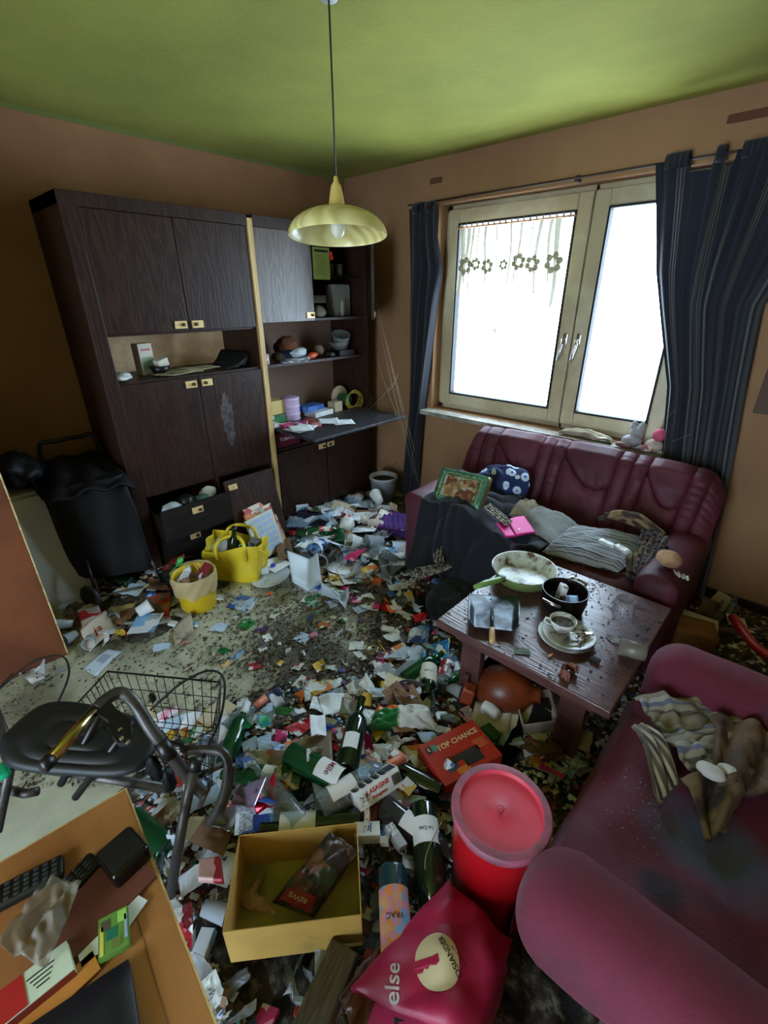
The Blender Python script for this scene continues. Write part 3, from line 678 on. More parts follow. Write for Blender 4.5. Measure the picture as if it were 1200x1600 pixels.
MB().lathe([(.001, .036), (.0415, .0365)], 30).build('cup_residue', mat('dried_residue', c8(120, 112, 104), .9, c8(60, 50, 42), 30), cup)
hd = (at(848, 968, ZT+.05)-cc); hd.z = 0; hd.normalize()
MB().tube([hd*.044+Vector((0, 0, .042)), hd*.062+Vector((0, 0, .044)), hd*.066+Vector((0, 0, .03)), hd*.052+Vector((0, 0, .018)), hd*.036+Vector((0, 0, .018))], .0035, 8).build('cup_handle', PLM, cup)
for (px, py, L_, a, lb, m_) in ((905, 990, .05, .6, 'bent metal teaspoon among scraps on the upper plate', M_chrome),):
    p = at(px, py, ZT+.032); s = MB(); s.tube([(-L_, 0, 0), (0, 0, .004), (L_*.5, 0, .002)], [.003, .0022, .003], 8); s.rbox((L_*.72, 0, .003), (.03, .018, .004), .0019, 8)
    tag(s.build('teaspoon', m_, loc=p, rot=(0, 0, a)), lb, 'spoon')
mb = MB()
for k in range(26):
    a = rnd.uniform(0, 6.28); r_ = rnd.uniform(.03, .075); p = c+Vector((.006+math.cos(a)*r_, .004+math.sin(a)*r_, .024)); mb.tube([p, p+Vector((rnd.uniform(-.015, .015), rnd.uniform(-.015, .015), .006)), p+Vector((rnd.uniform(-.02, .02), rnd.uniform(-.02, .02), .001))], rnd.uniform(.0015, .004), 5)
tag(mb.build('food_scraps', mat('brown_scraps', c8(96, 76, 54), .9, c8(150, 130, 96), 60)), 'dried brown food scraps lying on the upper plate', 'scraps', kind='stuff')
# wine glass
c = at(962, 997, ZT); c.z = ZT
wg = thing('wine_glass', 'dusty stemmed wine glass on the coffee table', 'glass', c)
MG = glassy('dusty_glass', c8(222, 218, 222), .35, .68)
MB().lathe([(.001, .002), (.034, .002), (.0345, .004), (.004, .009), (.0035, .075), (.012, .084), (.032, .10), (.0385, .125), (.0335, .178), (.0325, .178), (.037, .125), (.030, .102), (.001, .088)], 40).build('glass_body', MG, wg)
# tumbler on its side
c = at(990, 1022, ZT+.03); c.z = ZT+.031
o = MB().lathe([(.001, 0), (.024, 0), (.027, .003), (.031, .085), (.0295, .085), (.026, .006), (.001, .004)], 32).build('tumbler', glassy('dusty_tumbler_glass', c8(170, 160, 140), .45, .3), loc=c, rot=(0, R(88), R(196)))
o.location = at(1010, 1022, ZT+.03); o.location.z = ZT+.031
tag(o, 'dusty drinking glass tipped on its side at the table edge', 'glass')
o = MB().rbox((0, 0, .002), (.055, .032, .003), .001, 4).build('sponge_cloth', mat('grey_green_scrap', c8(120, 134, 124), .9, c8(96, 104, 96), 50), loc=at(816, 1018, ZT), rot=(0, 0, .55)); o.location.z = ZT
tag(o, 'flat grey-green scrap of cloth near the front edge of the coffee table', 'cloth')
p = at(857, 1027, ZT); o = MB().tube([(0, 0, .005), (.0, .022, .005)], .0042, 10).build('cigarette_butt', mat('cork_filter', c8(196, 140, 84), .8), loc=(p.x, p.y, ZT), rot=(0, 0, -.3)); tag(o, 'short cigarette butt on the coffee table in front of the plates', 'cigarette')
p = at(929, 1033, ZT); o = MB().rbox((0, 0, .007), (.035, .02, .012), .004, 8, fn=lambda p, n: .003*nz(p, 150)).build('charred_lump', mat('charred', c8(24, 22, 22), .8), loc=(p.x, p.y, ZT)); tag(o, 'small black charred lump on the table right of the plates', 'lump')
p = at(892, 1056, ZT); s = MB()
for k in range(2): s.grid(lambda u, v, k=k: Vector((.03*math.cos(u*3.9-1.2)*(1-.2*v)+.006*nz((u*9, v*4, k), 1), .026*math.sin(u*3.9-1.2)+.008*k, .002+.030*v+.004*math.sin(u*30))), 40, 6)
o = s.build('dried_peel', mat('dried_orange_peel', c8(146, 84, 70), .7, c8(110, 60, 50), 60), solid=.004, loc=(p.x, p.y, ZT), rot=(0, 0, 2.2)); tag(o, 'curled reddish-brown dried peel at the front edge of the coffee table', 'peel')

# ------------------------------------------------------------------ things on the sofa
def patch(P, nx, ny, hf, mbo=None, mi=0):
    """cloth spanned between four corners p00 p10 p11 p01 with height function"""
    P = [Vector(p) for p in P]
    def f(u, v):
        p = (P[0]*(1-u)+P[1]*u)*(1-v)+(P[3]*(1-u)+P[2]*u)*v
        r = hf(u, v)
        return p+(r if isinstance(r, Vector) else Vector((0, 0, r)))
    m = mbo or MB(); m.grid(f, nx, ny, mi); return m, f
def pillowh(h, fold=.01, s=5, seed=1):
    return lambda u, v: h*(max(0, 16*u*(1-u)*v*(1-v))**.42)+fold*nz((u*s, v*s, 0), 1, seed)+fold*.5*nz((u*s*3, v*s*3, 0), 1, seed+3)
def pillow(name, label, cat, P, h, m, fold=.01, seed=1, thick=.6):
    mb, f = patch(P, 44, 36, pillowh(h, fold, 5, seed)); patch(P, 44, 36, lambda u, v: -h*thick*(max(0, 16*u*(1-u)*v*(1-v))**.5), mb)
    return tag(mb.build(name, m, weld=.0005), label, cat)
# navy coat heap on the left seat, falling down the front
def coatf(u, v):
    fold = .020*abs(math.sin(u*9+v*13+5*nz((u*2, v*2, 0), 1, 3)))+.012*abs(math.sin(u*17-v*9+5*nz((u*3, v*2, 0), 1, 5)))
    x = lerp(-1.56, -.80, u); y = lerp(2.50, 1.93, v)
    z = .50+.10*math.sin(min(1, u*1.6)*math.pi)**.6*(1-.55*v)-.06*u
    if v > .80: z -= (v-.80)/.2*(.40-.12*u)
    z += .035*nz((u*3, v*3, 0), 1, 2)+.016*math.sin(u*22+v*9+4*nz((u*2, v*2, 0), 1))*(.4+v)+.012*nz((u*10, v*10, 0), 1, 6)
    y += -.05*(v > .8)*(v-.8)*4-fold*(v > .7)
    return Vector((x, y, z+fold))
coat = MB().grid(coatf, 110, 90).build('coat', M_navy, solid=.012); tag(coat, 'crumpled dark navy coat spread over the left seat of the leather sofa', 'coat')
o = MB().rbox((0, 0, .09), (.36, .30, .18), .08, 34, fn=lambda p, n: .035*nz(p, 9, 4)+.02*nz(p, 22, 4)).build('dark_garment', mat('black_wool', c8(14, 15, 24), .9, c8(8, 8, 12), 12, sheen=.05, bump=.4, bscale=120), weld=.0004, loc=(-1.10, 1.83, .03), rot=(0, 0, .5)); tag(o, 'black bundled garment with lace edge on the floor before the sofa', 'garment')
lace = mat('grey_crocheted_lace', c8(170, 164, 150), .9, c8(50, 46, 48), 60, .46, .54)
p = at(668, 888, .2); mb, f = patch([at(636, 915, .22), at(650, 890, .23), at(712, 880, .25), at(708, 890, .25)], 40, 12, lambda u, v: .012+.008*math.sin(u*30)); o = mb.build('lace_trim', lace, solid=.006); tag(o, 'grey crocheted lace trim lying on the black bundled garment', 'trim')
mb, f = patch([at(755, 796, .57), at(765, 790, .57), at(800, 818, .56), at(790, 825, .56)], 20, 10, lambda u, v: .012+.004*math.sin(u*20)); tag(mb.build('lace_collar', lace, solid=.004), 'grey crocheted lace collar on top of the navy coat', 'collar')
mb, f = patch([at(676, 872, .30), at(690, 858, .32), at(694, 884, .27), at(682, 888, .27)], 16, 12, lambda u, v: .02+.01*math.sin(u*14+v*8)); tag(mb.build('lace_scrap', lace, solid=.005), 'crumpled lace scrap hanging on the front of the navy coat', 'lace')
# tin
tin = thing('biscuit_tin', 'green and gold embossed biscuit tin propped on the left armrest', 'tin', (0, 0, 0))
q0, q1, q2, q3 = [aty(x, y, yy) for x, y, yy in ((688, 729, 2.19), (761, 744, 2.21), (752, 797, 2.10), (677, 781, 2.08))]
ax_ = (q1-q0).normalized(); dn = (q3-q0).normalized(); nn = dn.cross(ax_).normalized()
if nn.dot(EYE-q0) < 0: nn = -nn
wd = ((q1-q0).length+(q2-q3).length)/2; ht = ((q3-q0).length+(q2-q1).length)/2
upv = -(dn-ax_*dn.dot(ax_)).normalized()
tin.matrix_world = Matrix.Translation((q0+q1+q2+q3)/4) @ Matrix((ax_, upv, ax_.cross(upv))).transposed().to_4x4()
M_gold = mat('gold_tin', c8(170, 146, 84), .3, metal=.8)
MB().rbox((0, 0, -.03), (wd, ht, .055), .008, 10).build('tin_box', M_gold, tin, weld=.0003)
MB().rbox((0, 0, 0), (wd*.985, ht*.98, .012), .005, 10).build('tin_lid', mat('mint_green_tin', c8(72, 140, 112), .35, c8(50, 104, 86), 30), tin, weld=.0003)
MB().rbox((0, -.002, .007), (wd*.70, ht*.62, .006), .003, 10).build('lid_picture', printed('tin_picture', [c8(150, 110, 70), c8(176, 140, 96), c8(120, 64, 44), c8(170, 176, 160)], 45, lines=False, metric='EUCLIDEAN'), tin)
bd = MB()
for k in range(110):
    s = k/110*4; sd = int(s); t = s-sd-.5; a, b = wd*.40, ht*.37
    p = [(t*2*a, b), (a, -t*2*b), (-t*2*a, -b), (-a, t*2*b)][sd]; bd.rbox((p[0]+rnd.uniform(-.004, .004), p[1]+rnd.uniform(-.004, .004), .009), (.007, .007, .005), .0024, 3)
bd.build('gold_beading', mat('gold_relief', c8(205, 190, 140), .25, metal=.8), tin)
# blue flowered fleece
def blobm(r, seed, sq=(1, 1, .6), amp=.25, n=4, cr=8, nzs=2.5):
    bm = bmesh.new(); bmesh.ops.create_icosphere(bm, subdivisions=n, radius=1); q = random.Random(seed)
    dirs = [(Vector((q.gauss(0, 1), q.gauss(0, 1), q.gauss(0, 1))).normalized(), q.uniform(-.5, .5), q.uniform(-amp, amp)) for _ in range(cr)]
    off = Vector((seed*1.3 % 50, seed*.7 % 50, 0))
    mb = MB(); vs = []
    for v in bm.verts:
        d = v.co.normalized(); s = 1+sum(w*(abs(d.dot(k)-c)-.35) for k, c, w in dirs)+amp*.7*noise.noise(d*nzs+off)
        vs.append(Vector((d.x*sq[0]*s*r, d.y*sq[1]*s*r, d.z*sq[2]*s*r)))
    zm = min(v.z for v in vs)
    vs = [v-Vector((0, 0, zm)) for v in vs]
    mb.add(vs, [tuple(v.index for v in f.verts) for f in bm.faces]); bm.free(); return mb
fleece = bpy.data.materials.new('blue_flowered_fleece'); fleece.use_nodes = True
N = fleece.node_tree.nodes; L = fleece.node_tree.links; b_ = N['Principled BSDF']; b_.inputs['Roughness'].default_value = .9
tc = N.new('ShaderNodeTexCoord'); vo = N.new('ShaderNodeTexVoronoi'); vo.inputs['Scale'].default_value = 16; L.new(tc.outputs['Object'], vo.inputs[0])
cr_ = N.new('ShaderNodeValToRGB'); cr_.color_ramp.interpolation = 'CONSTANT'; e = cr_.color_ramp.elements; e[0].color = c8(60, 100, 170); e[1].position = .17; e[1].color = c8(190, 205, 225); e.new(.42).color = c8(26, 44, 98)
L.new(vo.outputs[0], cr_.inputs[0]); L.new(cr_.outputs[0], b_.inputs['Base Color'])
p = aty(783, 778, 2.47); o = blobm(.12, 5, (1, .7, .75), .3, 5).build('fleece_blanket', fleece, loc=(p.x, 2.45, .50)); tag(o, 'blue fleece blanket with white flowers bunched behind the tin', 'blanket')
mp_ = mat('hot_pink_felt', c8(214, 24, 132), .6)
po = thing('pouch', 'hot pink flap pouch lying on the navy coat', 'pouch', (0, 0, 0))
P4 = [at(792, 817, .545), at(818, 811, .545), at(836, 837, .53), at(806, 842, .53)]
mb, f = patch(P4, 12, 12, lambda u, v: .016+.004*math.sin(u*3.1)); mb.build('pouch_flap', mp_, po, solid=.008)
P4 = [at(775, 822, .545), at(788, 818, .545), at(805, 842, .53), at(790, 843, .53)]
mb, f = patch(P4, 12, 12, lambda u, v: .014); mb.build('pouch_body', mp_, po, solid=.008)
MB().rbox(at(811, 827, .565), (.008, .008, .004), .0018, 5).build('press_stud', M_chrome, po)
M_beige = mat('beige_cotton', c8(178, 166, 148), .9, c8(150, 136, 116), 9, bump=.2, dirt=c8(110, 90, 66), dscale=6, dlo=.58, dhi=.7)
pillow('pillow', 'grey-white pillow leaning against the sofa backrest in the middle', 'pillow', [at(806, 812, .50), at(842, 793, .60), at(905, 820, .56), at(866, 856, .47)], .05, mat('grey_white_cotton', c8(172, 176, 180), .9, c8(150, 152, 152), 5, bump=.2, dirt=c8(120, 96, 70), dscale=6, dlo=.6, dhi=.72), .012, 3)
pillow('pillow', 'beige crumpled pillow tucked behind the grey-white pillow', 'pillow', [at(795, 805, .52), at(812, 785, .57), at(842, 790, .58), at(830, 812, .52)], .05, M_beige, .02, 5)
def strc(cols): return [(i/len(cols), c) for i, c in enumerate(cols)]
M_str = striped('striped_ticking', [(0, c8(168, 176, 182)), (.16, c8(84, 84, 110)), (.22, c8(176, 176, 178)), (.36, c8(110, 122, 140)), (.44, c8(164, 170, 176)), (.52, c8(94, 78, 104)), (.62, c8(172, 178, 182)), (.80, c8(70, 76, 100)), (.85, c8(160, 168, 174))], 4, .85, 0)
pillow('pillow', 'blue and grey striped cushion on the right seat of the sofa', 'pillow', [at(846, 862, .46), at(896, 820, .57), at(1030, 848, .51), at(965, 895, .46)], .05, M_str, .012, 7)
mb = MB()
def hang(u, v):
    a = at(*[lerp(p, q, u) for p, q in zip((850, 868), (1000, 905))], .43); return Vector((a.x, a.y-.02+.012*math.sin(u*40), .45-.26*v+.01*math.sin(u*23)))
M_bstr = striped('brown_striped_cloth', [(0, c8(46, 36, 34)), (.3, c8(84, 64, 52)), (.5, c8(34, 28, 30)), (.75, c8(96, 84, 74))], 9, .9, 0)
tag(MB().grid(hang, 60, 20).build('striped_blanket', M_bstr, solid=.008), 'dark brown striped blanket hanging down the front of the sofa seat', 'blanket')
M_hide = mat('brown_patterned_cloth', c8(150, 122, 84), .8, c8(66, 46, 38), 14, .46, .54, detail=1)
P4 = [at(934, 812, .58), at(960, 800, .66), at(1042, 838, .60), at(1015, 832, .53)]
mb, f = patch(P4, 50, 16, lambda u, v: .04*math.sin(v*3.14)+.02*nz((u*7, v*3, 0), 1, 4)+.012*math.sin(u*18)); tag(mb.build('scarf', M_hide, solid=.012), 'brown and beige patterned scarf along the foot of the backrest', 'scarf')
P4 = [at(1000, 838, .56), at(1040, 845, .57), at(1035, 880, .52), at(990, 900, .47)]
mb, f = patch(P4, 30, 30, lambda u, v: .03+.03*nz((u*4, v*4, 0), 1, 8)+.012*math.sin(u*26+v*9)); tag(mb.build('checked_cloth', striped('checked_cotton', [(0, c8(60, 40, 56)), (.3, c8(120, 110, 110)), (.45, c8(40, 30, 44)), (.8, c8(140, 110, 100))], 6, .9, 1), solid=.008), 'dark checked cloth crumpled by the right armrest', 'cloth')
mb, f = patch([at(975, 880, .50), at(1000, 862, .53), at(1012, 872, .53), at(985, 930, .30)], 24, 24, lambda u, v: .02+.012*math.sin(u*20+v*12)); tag(mb.build('fringed_cloth', mat('ochre_cloth', c8(150, 134, 96), .9, c8(96, 84, 70), 16), solid=.006), 'ochre cloth corner at the right end of the striped cushion', 'cloth')
for (px, py, w_, d_, a, lb) in ((949, 849, .085, .035, -.3, 'silvery crumpled wrapper on the striped cushion, left one'), (972, 858, .08, .04, -.5, 'flat white packet on the striped cushion, right one')):
    p = at(px, py, .56); tag(MB().rbox((0, 0, 0), (w_, d_, .018), .007, 14, fn=lambda p, n: .003*nz(p, 90)).build('packet', mat('silver_white_film', c8(196, 198, 196), .35), loc=p, rot=(0, 0, a), weld=.0002), lb, 'packet')
p = at(1045, 873, .60); ball = thing('bread_roll', 'round dried bread roll lying on the right armrest', 'bread', (p.x, p.y, .560))
blobm(.048, 12, (1, .85, .75), .08, 4).build('crust', mat('dry_crust', c8(190, 150, 112), .8, c8(160, 116, 84), 14), ball)
P4 = [(.03, -.02, .004), (.09, -.03, .003), (.10, -.06, .0), (.05, -.055, .002)]
mb, f = patch(P4, 14, 8, lambda u, v: .004*math.sin(u*20)); mb.build('paper_wrap', M_tissue, ball, solid=.002)
o = blobm(.05, 33, (1.3, .8, .5), .3, 3).build('orange_cloth', mat('salmon_cloth', c8(176, 104, 82), .9), loc=at(850, 846, .44)); tag(o, 'salmon coloured cloth scrap between the coat and the striped cushion', 'cloth')

# sill things
sz = WZ0
P4 = [aty(876, 656, 2.93), aty(884, 650, 2.99), aty(962, 664, 2.99), aty(958, 684, 2.92)]
for p in P4: p.z = sz+.004
mb, f = patch(P4, 60, 20, lambda u, v: .034*abs(math.sin(u*5+1+2*nz((u*2, v*2, 0), 1)))*math.sin(v*3.14)**.5+.012*nz((u*14, v*6, 0), 1, 2)+.006); tag(mb.build('white_rag', mat('creamy_cotton', c8(206, 200, 184), .9, c8(180, 168, 140), 9, transl=.1), solid=.006), 'creamy white rag lying on the window sill', 'cloth')
p = aty(990, 672, 2.94); pt = thing('plush_toy', 'grey-white plush toy lying on the window sill', 'plush toy', (p.x, 2.94, sz))
M_plush = mat('grey_plush', c8(168, 164, 166), .95, c8(140, 136, 140), 20, sheen=.4, bump=.3, bscale=150)
blobm(.05, 1, (1.1, .8, .8), .06, 4).build('body', M_plush, pt); blobm(.036, 2, (1, .9, 1), .05, 4).build('head', M_plush, pt, loc=(.02, .0, .055))
for s in (-1, 1): blobm(.02, 3, (1, .7, 1.3), .05, 3).build('ear', M_plush, pt, loc=(.02+s*.022, .0, .105))
blobm(.022, 4, (2, .8, .8), .05, 3).build('paw', mat('grey_paw', c8(150, 120, 116), .9), pt, loc=(-.03, -.035, 0))
p = aty(1028, 668, 2.93); pt = thing('doll', 'small doll with pink hat and striped sock leaning by the curtain', 'doll', (p.x, 2.93, sz))
blobm(.045, 5, (1, .8, .8), .06, 4).build('body', mat('pale_plush', c8(190, 172, 160), .95), pt)
blobm(.036, 6, (1, 1, 1), .03, 4).build('hat', mat('dusty_pink_felt', c8(196, 82, 112), .8), pt, loc=(.018, 0, .068))
blobm(.026, 7, (1.6, .8, .8), .03, 4).build('foot', mat('red_white_sock', c8(190, 50, 60), .8, c8(210, 196, 186), 30, .48, .52), pt, loc=(-.03, -.03, 0))
p = aty(1003, 660, 2.90); o = MB().lathe([(.001, 0), (.012, 0), (.013, .06), (.008, .072), (.006, .085), (.001, .085)], 20).build('small_bottle', M_gclear, loc=(p.x, 2.895, sz+.014), rot=(R(70), 0, R(50))); tag(o, 'tiny clear bottle lying between the plush toy and the doll', 'bottle')

# ------------------------------------------------------------------ second sofa, right foreground
s2 = thing('sofa', 'burgundy velour sofa with stained seat in the right foreground', 'sofa', (0, 0, 0))
QX = -.15
M_vseat = stained('stained_velour', c8(120, 32, 63), c8(98, 24, 48), [(tuple(at(1125, 1335, .41)), (.15, .10), c8(88, 98, 134), .9), (tuple(at(1035, 1392, .41)), (.05, .04), c8(36, 26, 40), .9), (tuple(at(1085, 1400, .41)), (.07, .03), c8(60, 24, 44), .6), (tuple(at(1180, 1560, .45)), (.14, .08), c8(84, 60, 62), .7), (tuple(at(985, 1215, .41)), (.03, .05), c8(120, 60, 84), .6)])
def seatf(u, v):
    x = lerp(QX, .62, u); y = lerp(.66, 1.50, v)
    z = .405+.020*nz((x*3, y*3, 0), 1, 2)+.010*abs(math.sin((x*9+y*6)+4*nz((x*2.5, y*2.5, 0), 1, 7)))*(.3+abs(v-.5))+.008*math.sin((x*22-y*10)+3*nz((x*2, y*2, 0), 1))*math.exp(-abs(v-.5)*2)-.03*math.exp(-(u/.06)**2)+.03*math.exp(-((v)/.08)**2)*0
    z += .010*math.sin(y*45+x*6)*math.exp(-((v-1)/.16)**2)+.016*math.sin(x*30+y*25)*math.exp(-(v/.15)**2)
    if u <= .02: pass
    return Vector((x, y, z))
MB().grid(seatf, 90, 90).build('seat_cover', M_vseat, s2)
def frontf(u, v):
    y = lerp(.66, 1.50, u); p = seatf(0, u); return Vector((QX-.035*math.sin(min(1, v*3)*1.57)+.008*math.sin(u*30+v*4)*v, y, p.z-v*.40))
MB().grid(frontf, 60, 24).build('front_skirt', M_velour, s2)
def armfn2(p, n): return .012*nz(p, 4, 6)+.007*math.sin(p.x*28+p.z*10)*nz(p, 3, 3)
MB().rbox((.35, 1.565, .30), (1.02, .20, .56), .095, 44, fn=armfn2).build('armrest', M_velour, s2, weld=.0004)
MB().rbox((.36, .640, .475), (1.05, .205, .225), .095, 60, fn=armfn2).build('armrest', M_velour, s2, weld=.0004)
MB().rbox((.47, .655, .18), (.84, .10, .36), .04, 40, fn=armfn2).build('arm_base', M_velour, s2, weld=.0004)
MB().rbox((.78, 1.03, .45), (.3, 1.1, .86), .11, 40, fn=armfn2).build('backrest', M_velour, s2, weld=.0004)
stn = mat('dusty_bluish_stain', c8(92, 96, 112), .95, c8(120, 52, 78), 9, .45, .7)
# shirt and jacket bundle on the seat
def bz(P, n): return P
M_shirt = striped('plaid_wool', [(0, c8(140, 128, 108)), (.2, c8(160, 156, 148)), (.34, c8(104, 106, 130)), (.5, c8(150, 142, 124)), (.66, c8(96, 84, 76)), (.8, c8(142, 130, 108))], 3, .9, 1)
P4 = [at(990, 1100, .44), at(1150, 1108, .44), at(1188, 1205, .43), at(1072, 1212, .44)]
mb, f = patch(P4, 60, 50, lambda u, v: .022+.014*math.sin(v*9+u*4)+.024*nz((u*5, v*5, 0), 1, 2)+.010*abs(math.sin(u*9+v*14+3*nz((u*3, v*3, 0), 1)))+.012*math.exp(-((u-.25)/.03)**2)); sh = mb.build('plaid_shirt', M_shirt, solid=.012); tag(sh, 'beige and grey-blue plaid wool shirt spread on the velour sofa seat', 'shirt')
P4 = [at(988, 1142, .44), at(1008, 1138, .46), at(1060, 1225, .44), at(1028, 1262, .42)]
mb, f = patch(P4, 40, 20, lambda u, v: .012+.03*math.sin(v*3.1)+.01*math.sin(u*13+v*5)); tag(mb.build('shirt_sleeve', striped('plaid_wool_dark', [(0, c8(96, 82, 62)), (.3, c8(150, 136, 108)), (.5, c8(48, 40, 38)), (.75, c8(170, 158, 130))], 4, .9, 0), solid=.012), 'hanging plaid cloth strip left of the plaid shirt', 'cloth')
jk = mat('brown_fleece', c8(124, 94, 66), .95, c8(84, 62, 46), 10, bump=.4, bscale=90)
P4 = [at(1110, 1130, .47), at(1210, 1150, .49), at(1215, 1260, .45), at(1120, 1225, .47)]
mb, f = patch(P4, 50, 40, lambda u, v: .02+.02*math.sin(u*12+v*5)+.02*nz((u*4, v*4, 0), 1, 7)); tag(mb.build('brown_jacket', jk, solid=.02), 'brown fleece jacket heaped on the right of the plaid shirt', 'jacket')
P4 = [at(1062, 1225, .45), at(1170, 1215, .46), at(1128, 1300, .42), at(1100, 1322, .415)]
mb, f = patch(P4, 40, 40, lambda u, v: .02+.022*math.sin(u*9+v*3)*(1-v*.5)+.014*nz((u*6, v*5, 0), 1, 3)); tag(mb.build('jacket_sleeve', mat('brown_checked_wool', c8(120, 98, 66), .95, c8(64, 48, 40), 9, .47, .53, detail=1), solid=.014), 'brown checked wool scarf pointing toward the camera on the sofa seat', 'scarf')
for (px, py, s) in ((1110, 1207, .028), (1138, 1204, .022)):
    p = at(px, py, .50); tag(blobm(s, px, (1.2, .8, .7), .1, 3).build('white_sock', mat('pale_wool', c8(190, 186, 180), .95), loc=(p.x, p.y, .485)), 'rolled-up pale sock on the brown jacket, ' + ('larger left one' if s > .025 else 'smaller right one'), 'sock')
# crumbs and dust on the seat
pts = []
for _ in range(190):
    px, py = rnd.gauss(1012, 38), rnd.gauss(1245, 38)
    p = at(px, py, .42)
    if .0 > p.x > -.13 or p.x > 0: pts.append(((p.x, p.y, .418), rnd.uniform(.001, .003)))
crumbs('lint_crumbs', pts, mat('pale_lint', c8(190, 170, 160), .9), 'pale crumbs and lint sprinkled over the velour sofa seat')
for (px, py, rx, ry, ang) in ((1125, 1335, .085, .05, -.4), (1035, 1392, .03, .022, 0), (1070, 1345, .05, .03, .2)):
    p = at(px, py, .42)
    pass

# ------------------------------------------------------------------ red tub stool
zt_ = .475; c = (at(706, 1262, zt_)+at(861, 1262, zt_))/2
st = thing('stool', 'red plastic tub stool with a round pink top', 'stool', (c.x, c.y, 0))
rr = (at(706, 1262, zt_)-at(861, 1262, zt_)).length/2
MB().lathe([(rr*.80, 0), (rr*.82, .01), (rr*.93, zt_-.03), (rr*.93, zt_-.012)], 64).build('stool_body', mat('red_plastic', c8(168, 10, 20), .35, c8(140, 8, 18), 3), st)
MB().lathe([(.001, zt_-.004), (.004, zt_-.004), (.007, zt_-.012), (.011, zt_-.009), (.016, zt_-.012), (rr*.4, zt_-.012), (rr*.79, zt_-.012), (rr*.80, zt_-.0118), (rr*.825, zt_-.001), (rr*.83, zt_), (rr*.84, zt_), (rr*.97, zt_), (rr*.98, zt_-.0005), (rr*1.0, zt_-.006), (rr*.99, zt_-.024), (rr*.93, zt_-.026)], 64, mfun=lambda j: 1 if j >= 9 else 0).build('stool_top', [mat('dusty_pink_plastic', c8(214, 62, 84), .55, c8(200, 50, 72), 4, dirt=c8(160, 66, 84), dscale=8, dlo=.58, dhi=.8), mat('grimy_pink_rim', c8(176, 84, 104), .6, c8(140, 80, 96), 14)], st)

# ------------------------------------------------------------------ wooden table corner, left foreground
bz_ = .52
A_ = at(195, 1232, bz_); B_ = at(335, 1600, bz_)
ex = (B_-A_).normalized(); ey = Vector((ex.y, -ex.x, 0))
tbl = thing('side_table', 'orange-brown wooden side table with a pale edge in the near left corner', 'table', (A_.x, A_.y, 0), math.atan2(ex.y, ex.x))
M_hard = mat('orange_hardboard', c8(176, 118, 62), .55, c8(158, 100, 50), 3, stretch=(.6, 3, 1), dirt=c8(90, 56, 34), dscale=11, dlo=.68, dhi=.74)
MB().b2((0, -.62, bz_-.02), (.78, 0, bz_-.003)).build('tabletop', M_hard, tbl, bevel=.002)
MB().b2((0, -.003, bz_-.019), (.78, .004, bz_-.004)).b2((-.004, -.62, bz_-.019), (0, .004, bz_-.004)).build('edge_band', M_trim, tbl)
MB().tube([(.30, -.055, bz_-.0035), (.52, -.06, bz_-.0035), (.78, -.055, bz_-.0035)], .0016, 5).build('crease', mat('orange_crease', c8(140, 88, 44), .7), tbl)
for x in (.05, .73):
    for y in (-.05, -.57): MB().b2((x-.02, y-.02, 0), (x+.02, y+.02, bz_-.02)).build('leg', M_hard, tbl)
def ontab(px, py, dz=0): return at(px, py, bz_+dz)
def along(p, q): d = q-p; return math.atan2(d.y, d.x), d.length
# remotes
def remote(label, p, q, w, m):
    p, q = ontab(*p, .02), ontab(*q, .02); a, L_ = along(p, q)
    t = thing('remote_control', label, 'remote control', ((p.x+q.x)/2, (p.y+q.y)/2, bz_-.002), a)
    MB().rbox((0, 0, .011), (L_, w, .022), .008, 14).build('remote_body', m, t, weld=.0002)
    nb = 0
    for i in range(max(4, int(L_/.018))):
        for j in range(4):
            bx = -L_/2+.016+i*.0165
            if bx > L_/2-.012: continue
            MB().rbox((bx, (j-1.5)*w*.2, .0235), (.010, w*.13, .004), .0015, 3).build('button', M_grey, t)
M_grey = mat('dark_grey_rubber', c8(52, 52, 56), .6)
remote('long black remote control at the left edge of the side table', (-20, 1408), (98, 1348), .052, M_black)
remote('short black remote control under the grey plastic bag and black case', (100, 1388), (150, 1335), .045, M_black)
P4 = [ontab(143, 1336, .045), ontab(200, 1287, .045), ontab(236, 1325, .045), ontab(180, 1372, .045)]
cen = sum(P4, Vector())/4; a, L_ = along(P4[0], P4[1]); w_ = (P4[3]-P4[0]).length
t = thing('black_case', 'glossy black plastic case lying across the edge of the side table', 'case', (cen.x, cen.y, bz_), a)
MB().rbox((0, 0, .024), (L_, w_, .046), .010, 12).build('case_body', mat('glossy_black', c8(14, 13, 14), .18), t, weld=.0002); MB().rbox((0, 0, .048), (L_*.86, w_*.8, .004), .0018, 8).build('case_lid', mat('matte_black', c8(22, 21, 22), .5), t)
o = MB().b2((-.1, -.075, 0), (.1, .075, .005)).build('brown_folder', mat('red_brown_card', c8(112, 56, 34), .7), loc=ontab(142, 1405, .004), rot=(0, 0, a), bevel=.001); tag(o, 'red-brown card under the black case on the side table', 'card')
# milky bag
P4 = [ontab(75, 1378, .03), ontab(135, 1392, .03), ontab(75, 1520, .03), ontab(8, 1490, .03)]
mb, f = patch(P4, 40, 40, lambda u, v: .02*abs(math.sin(u*5+v*2))+.018*nz((u*5, v*5, 0), 1, 3)+.01)
tag(mb.build('plastic_bag', glassy('smoky_film', c8(214, 208, 190), .6, .72), solid=.001), 'smoky see-through plastic bag lying on the side table', 'bag')
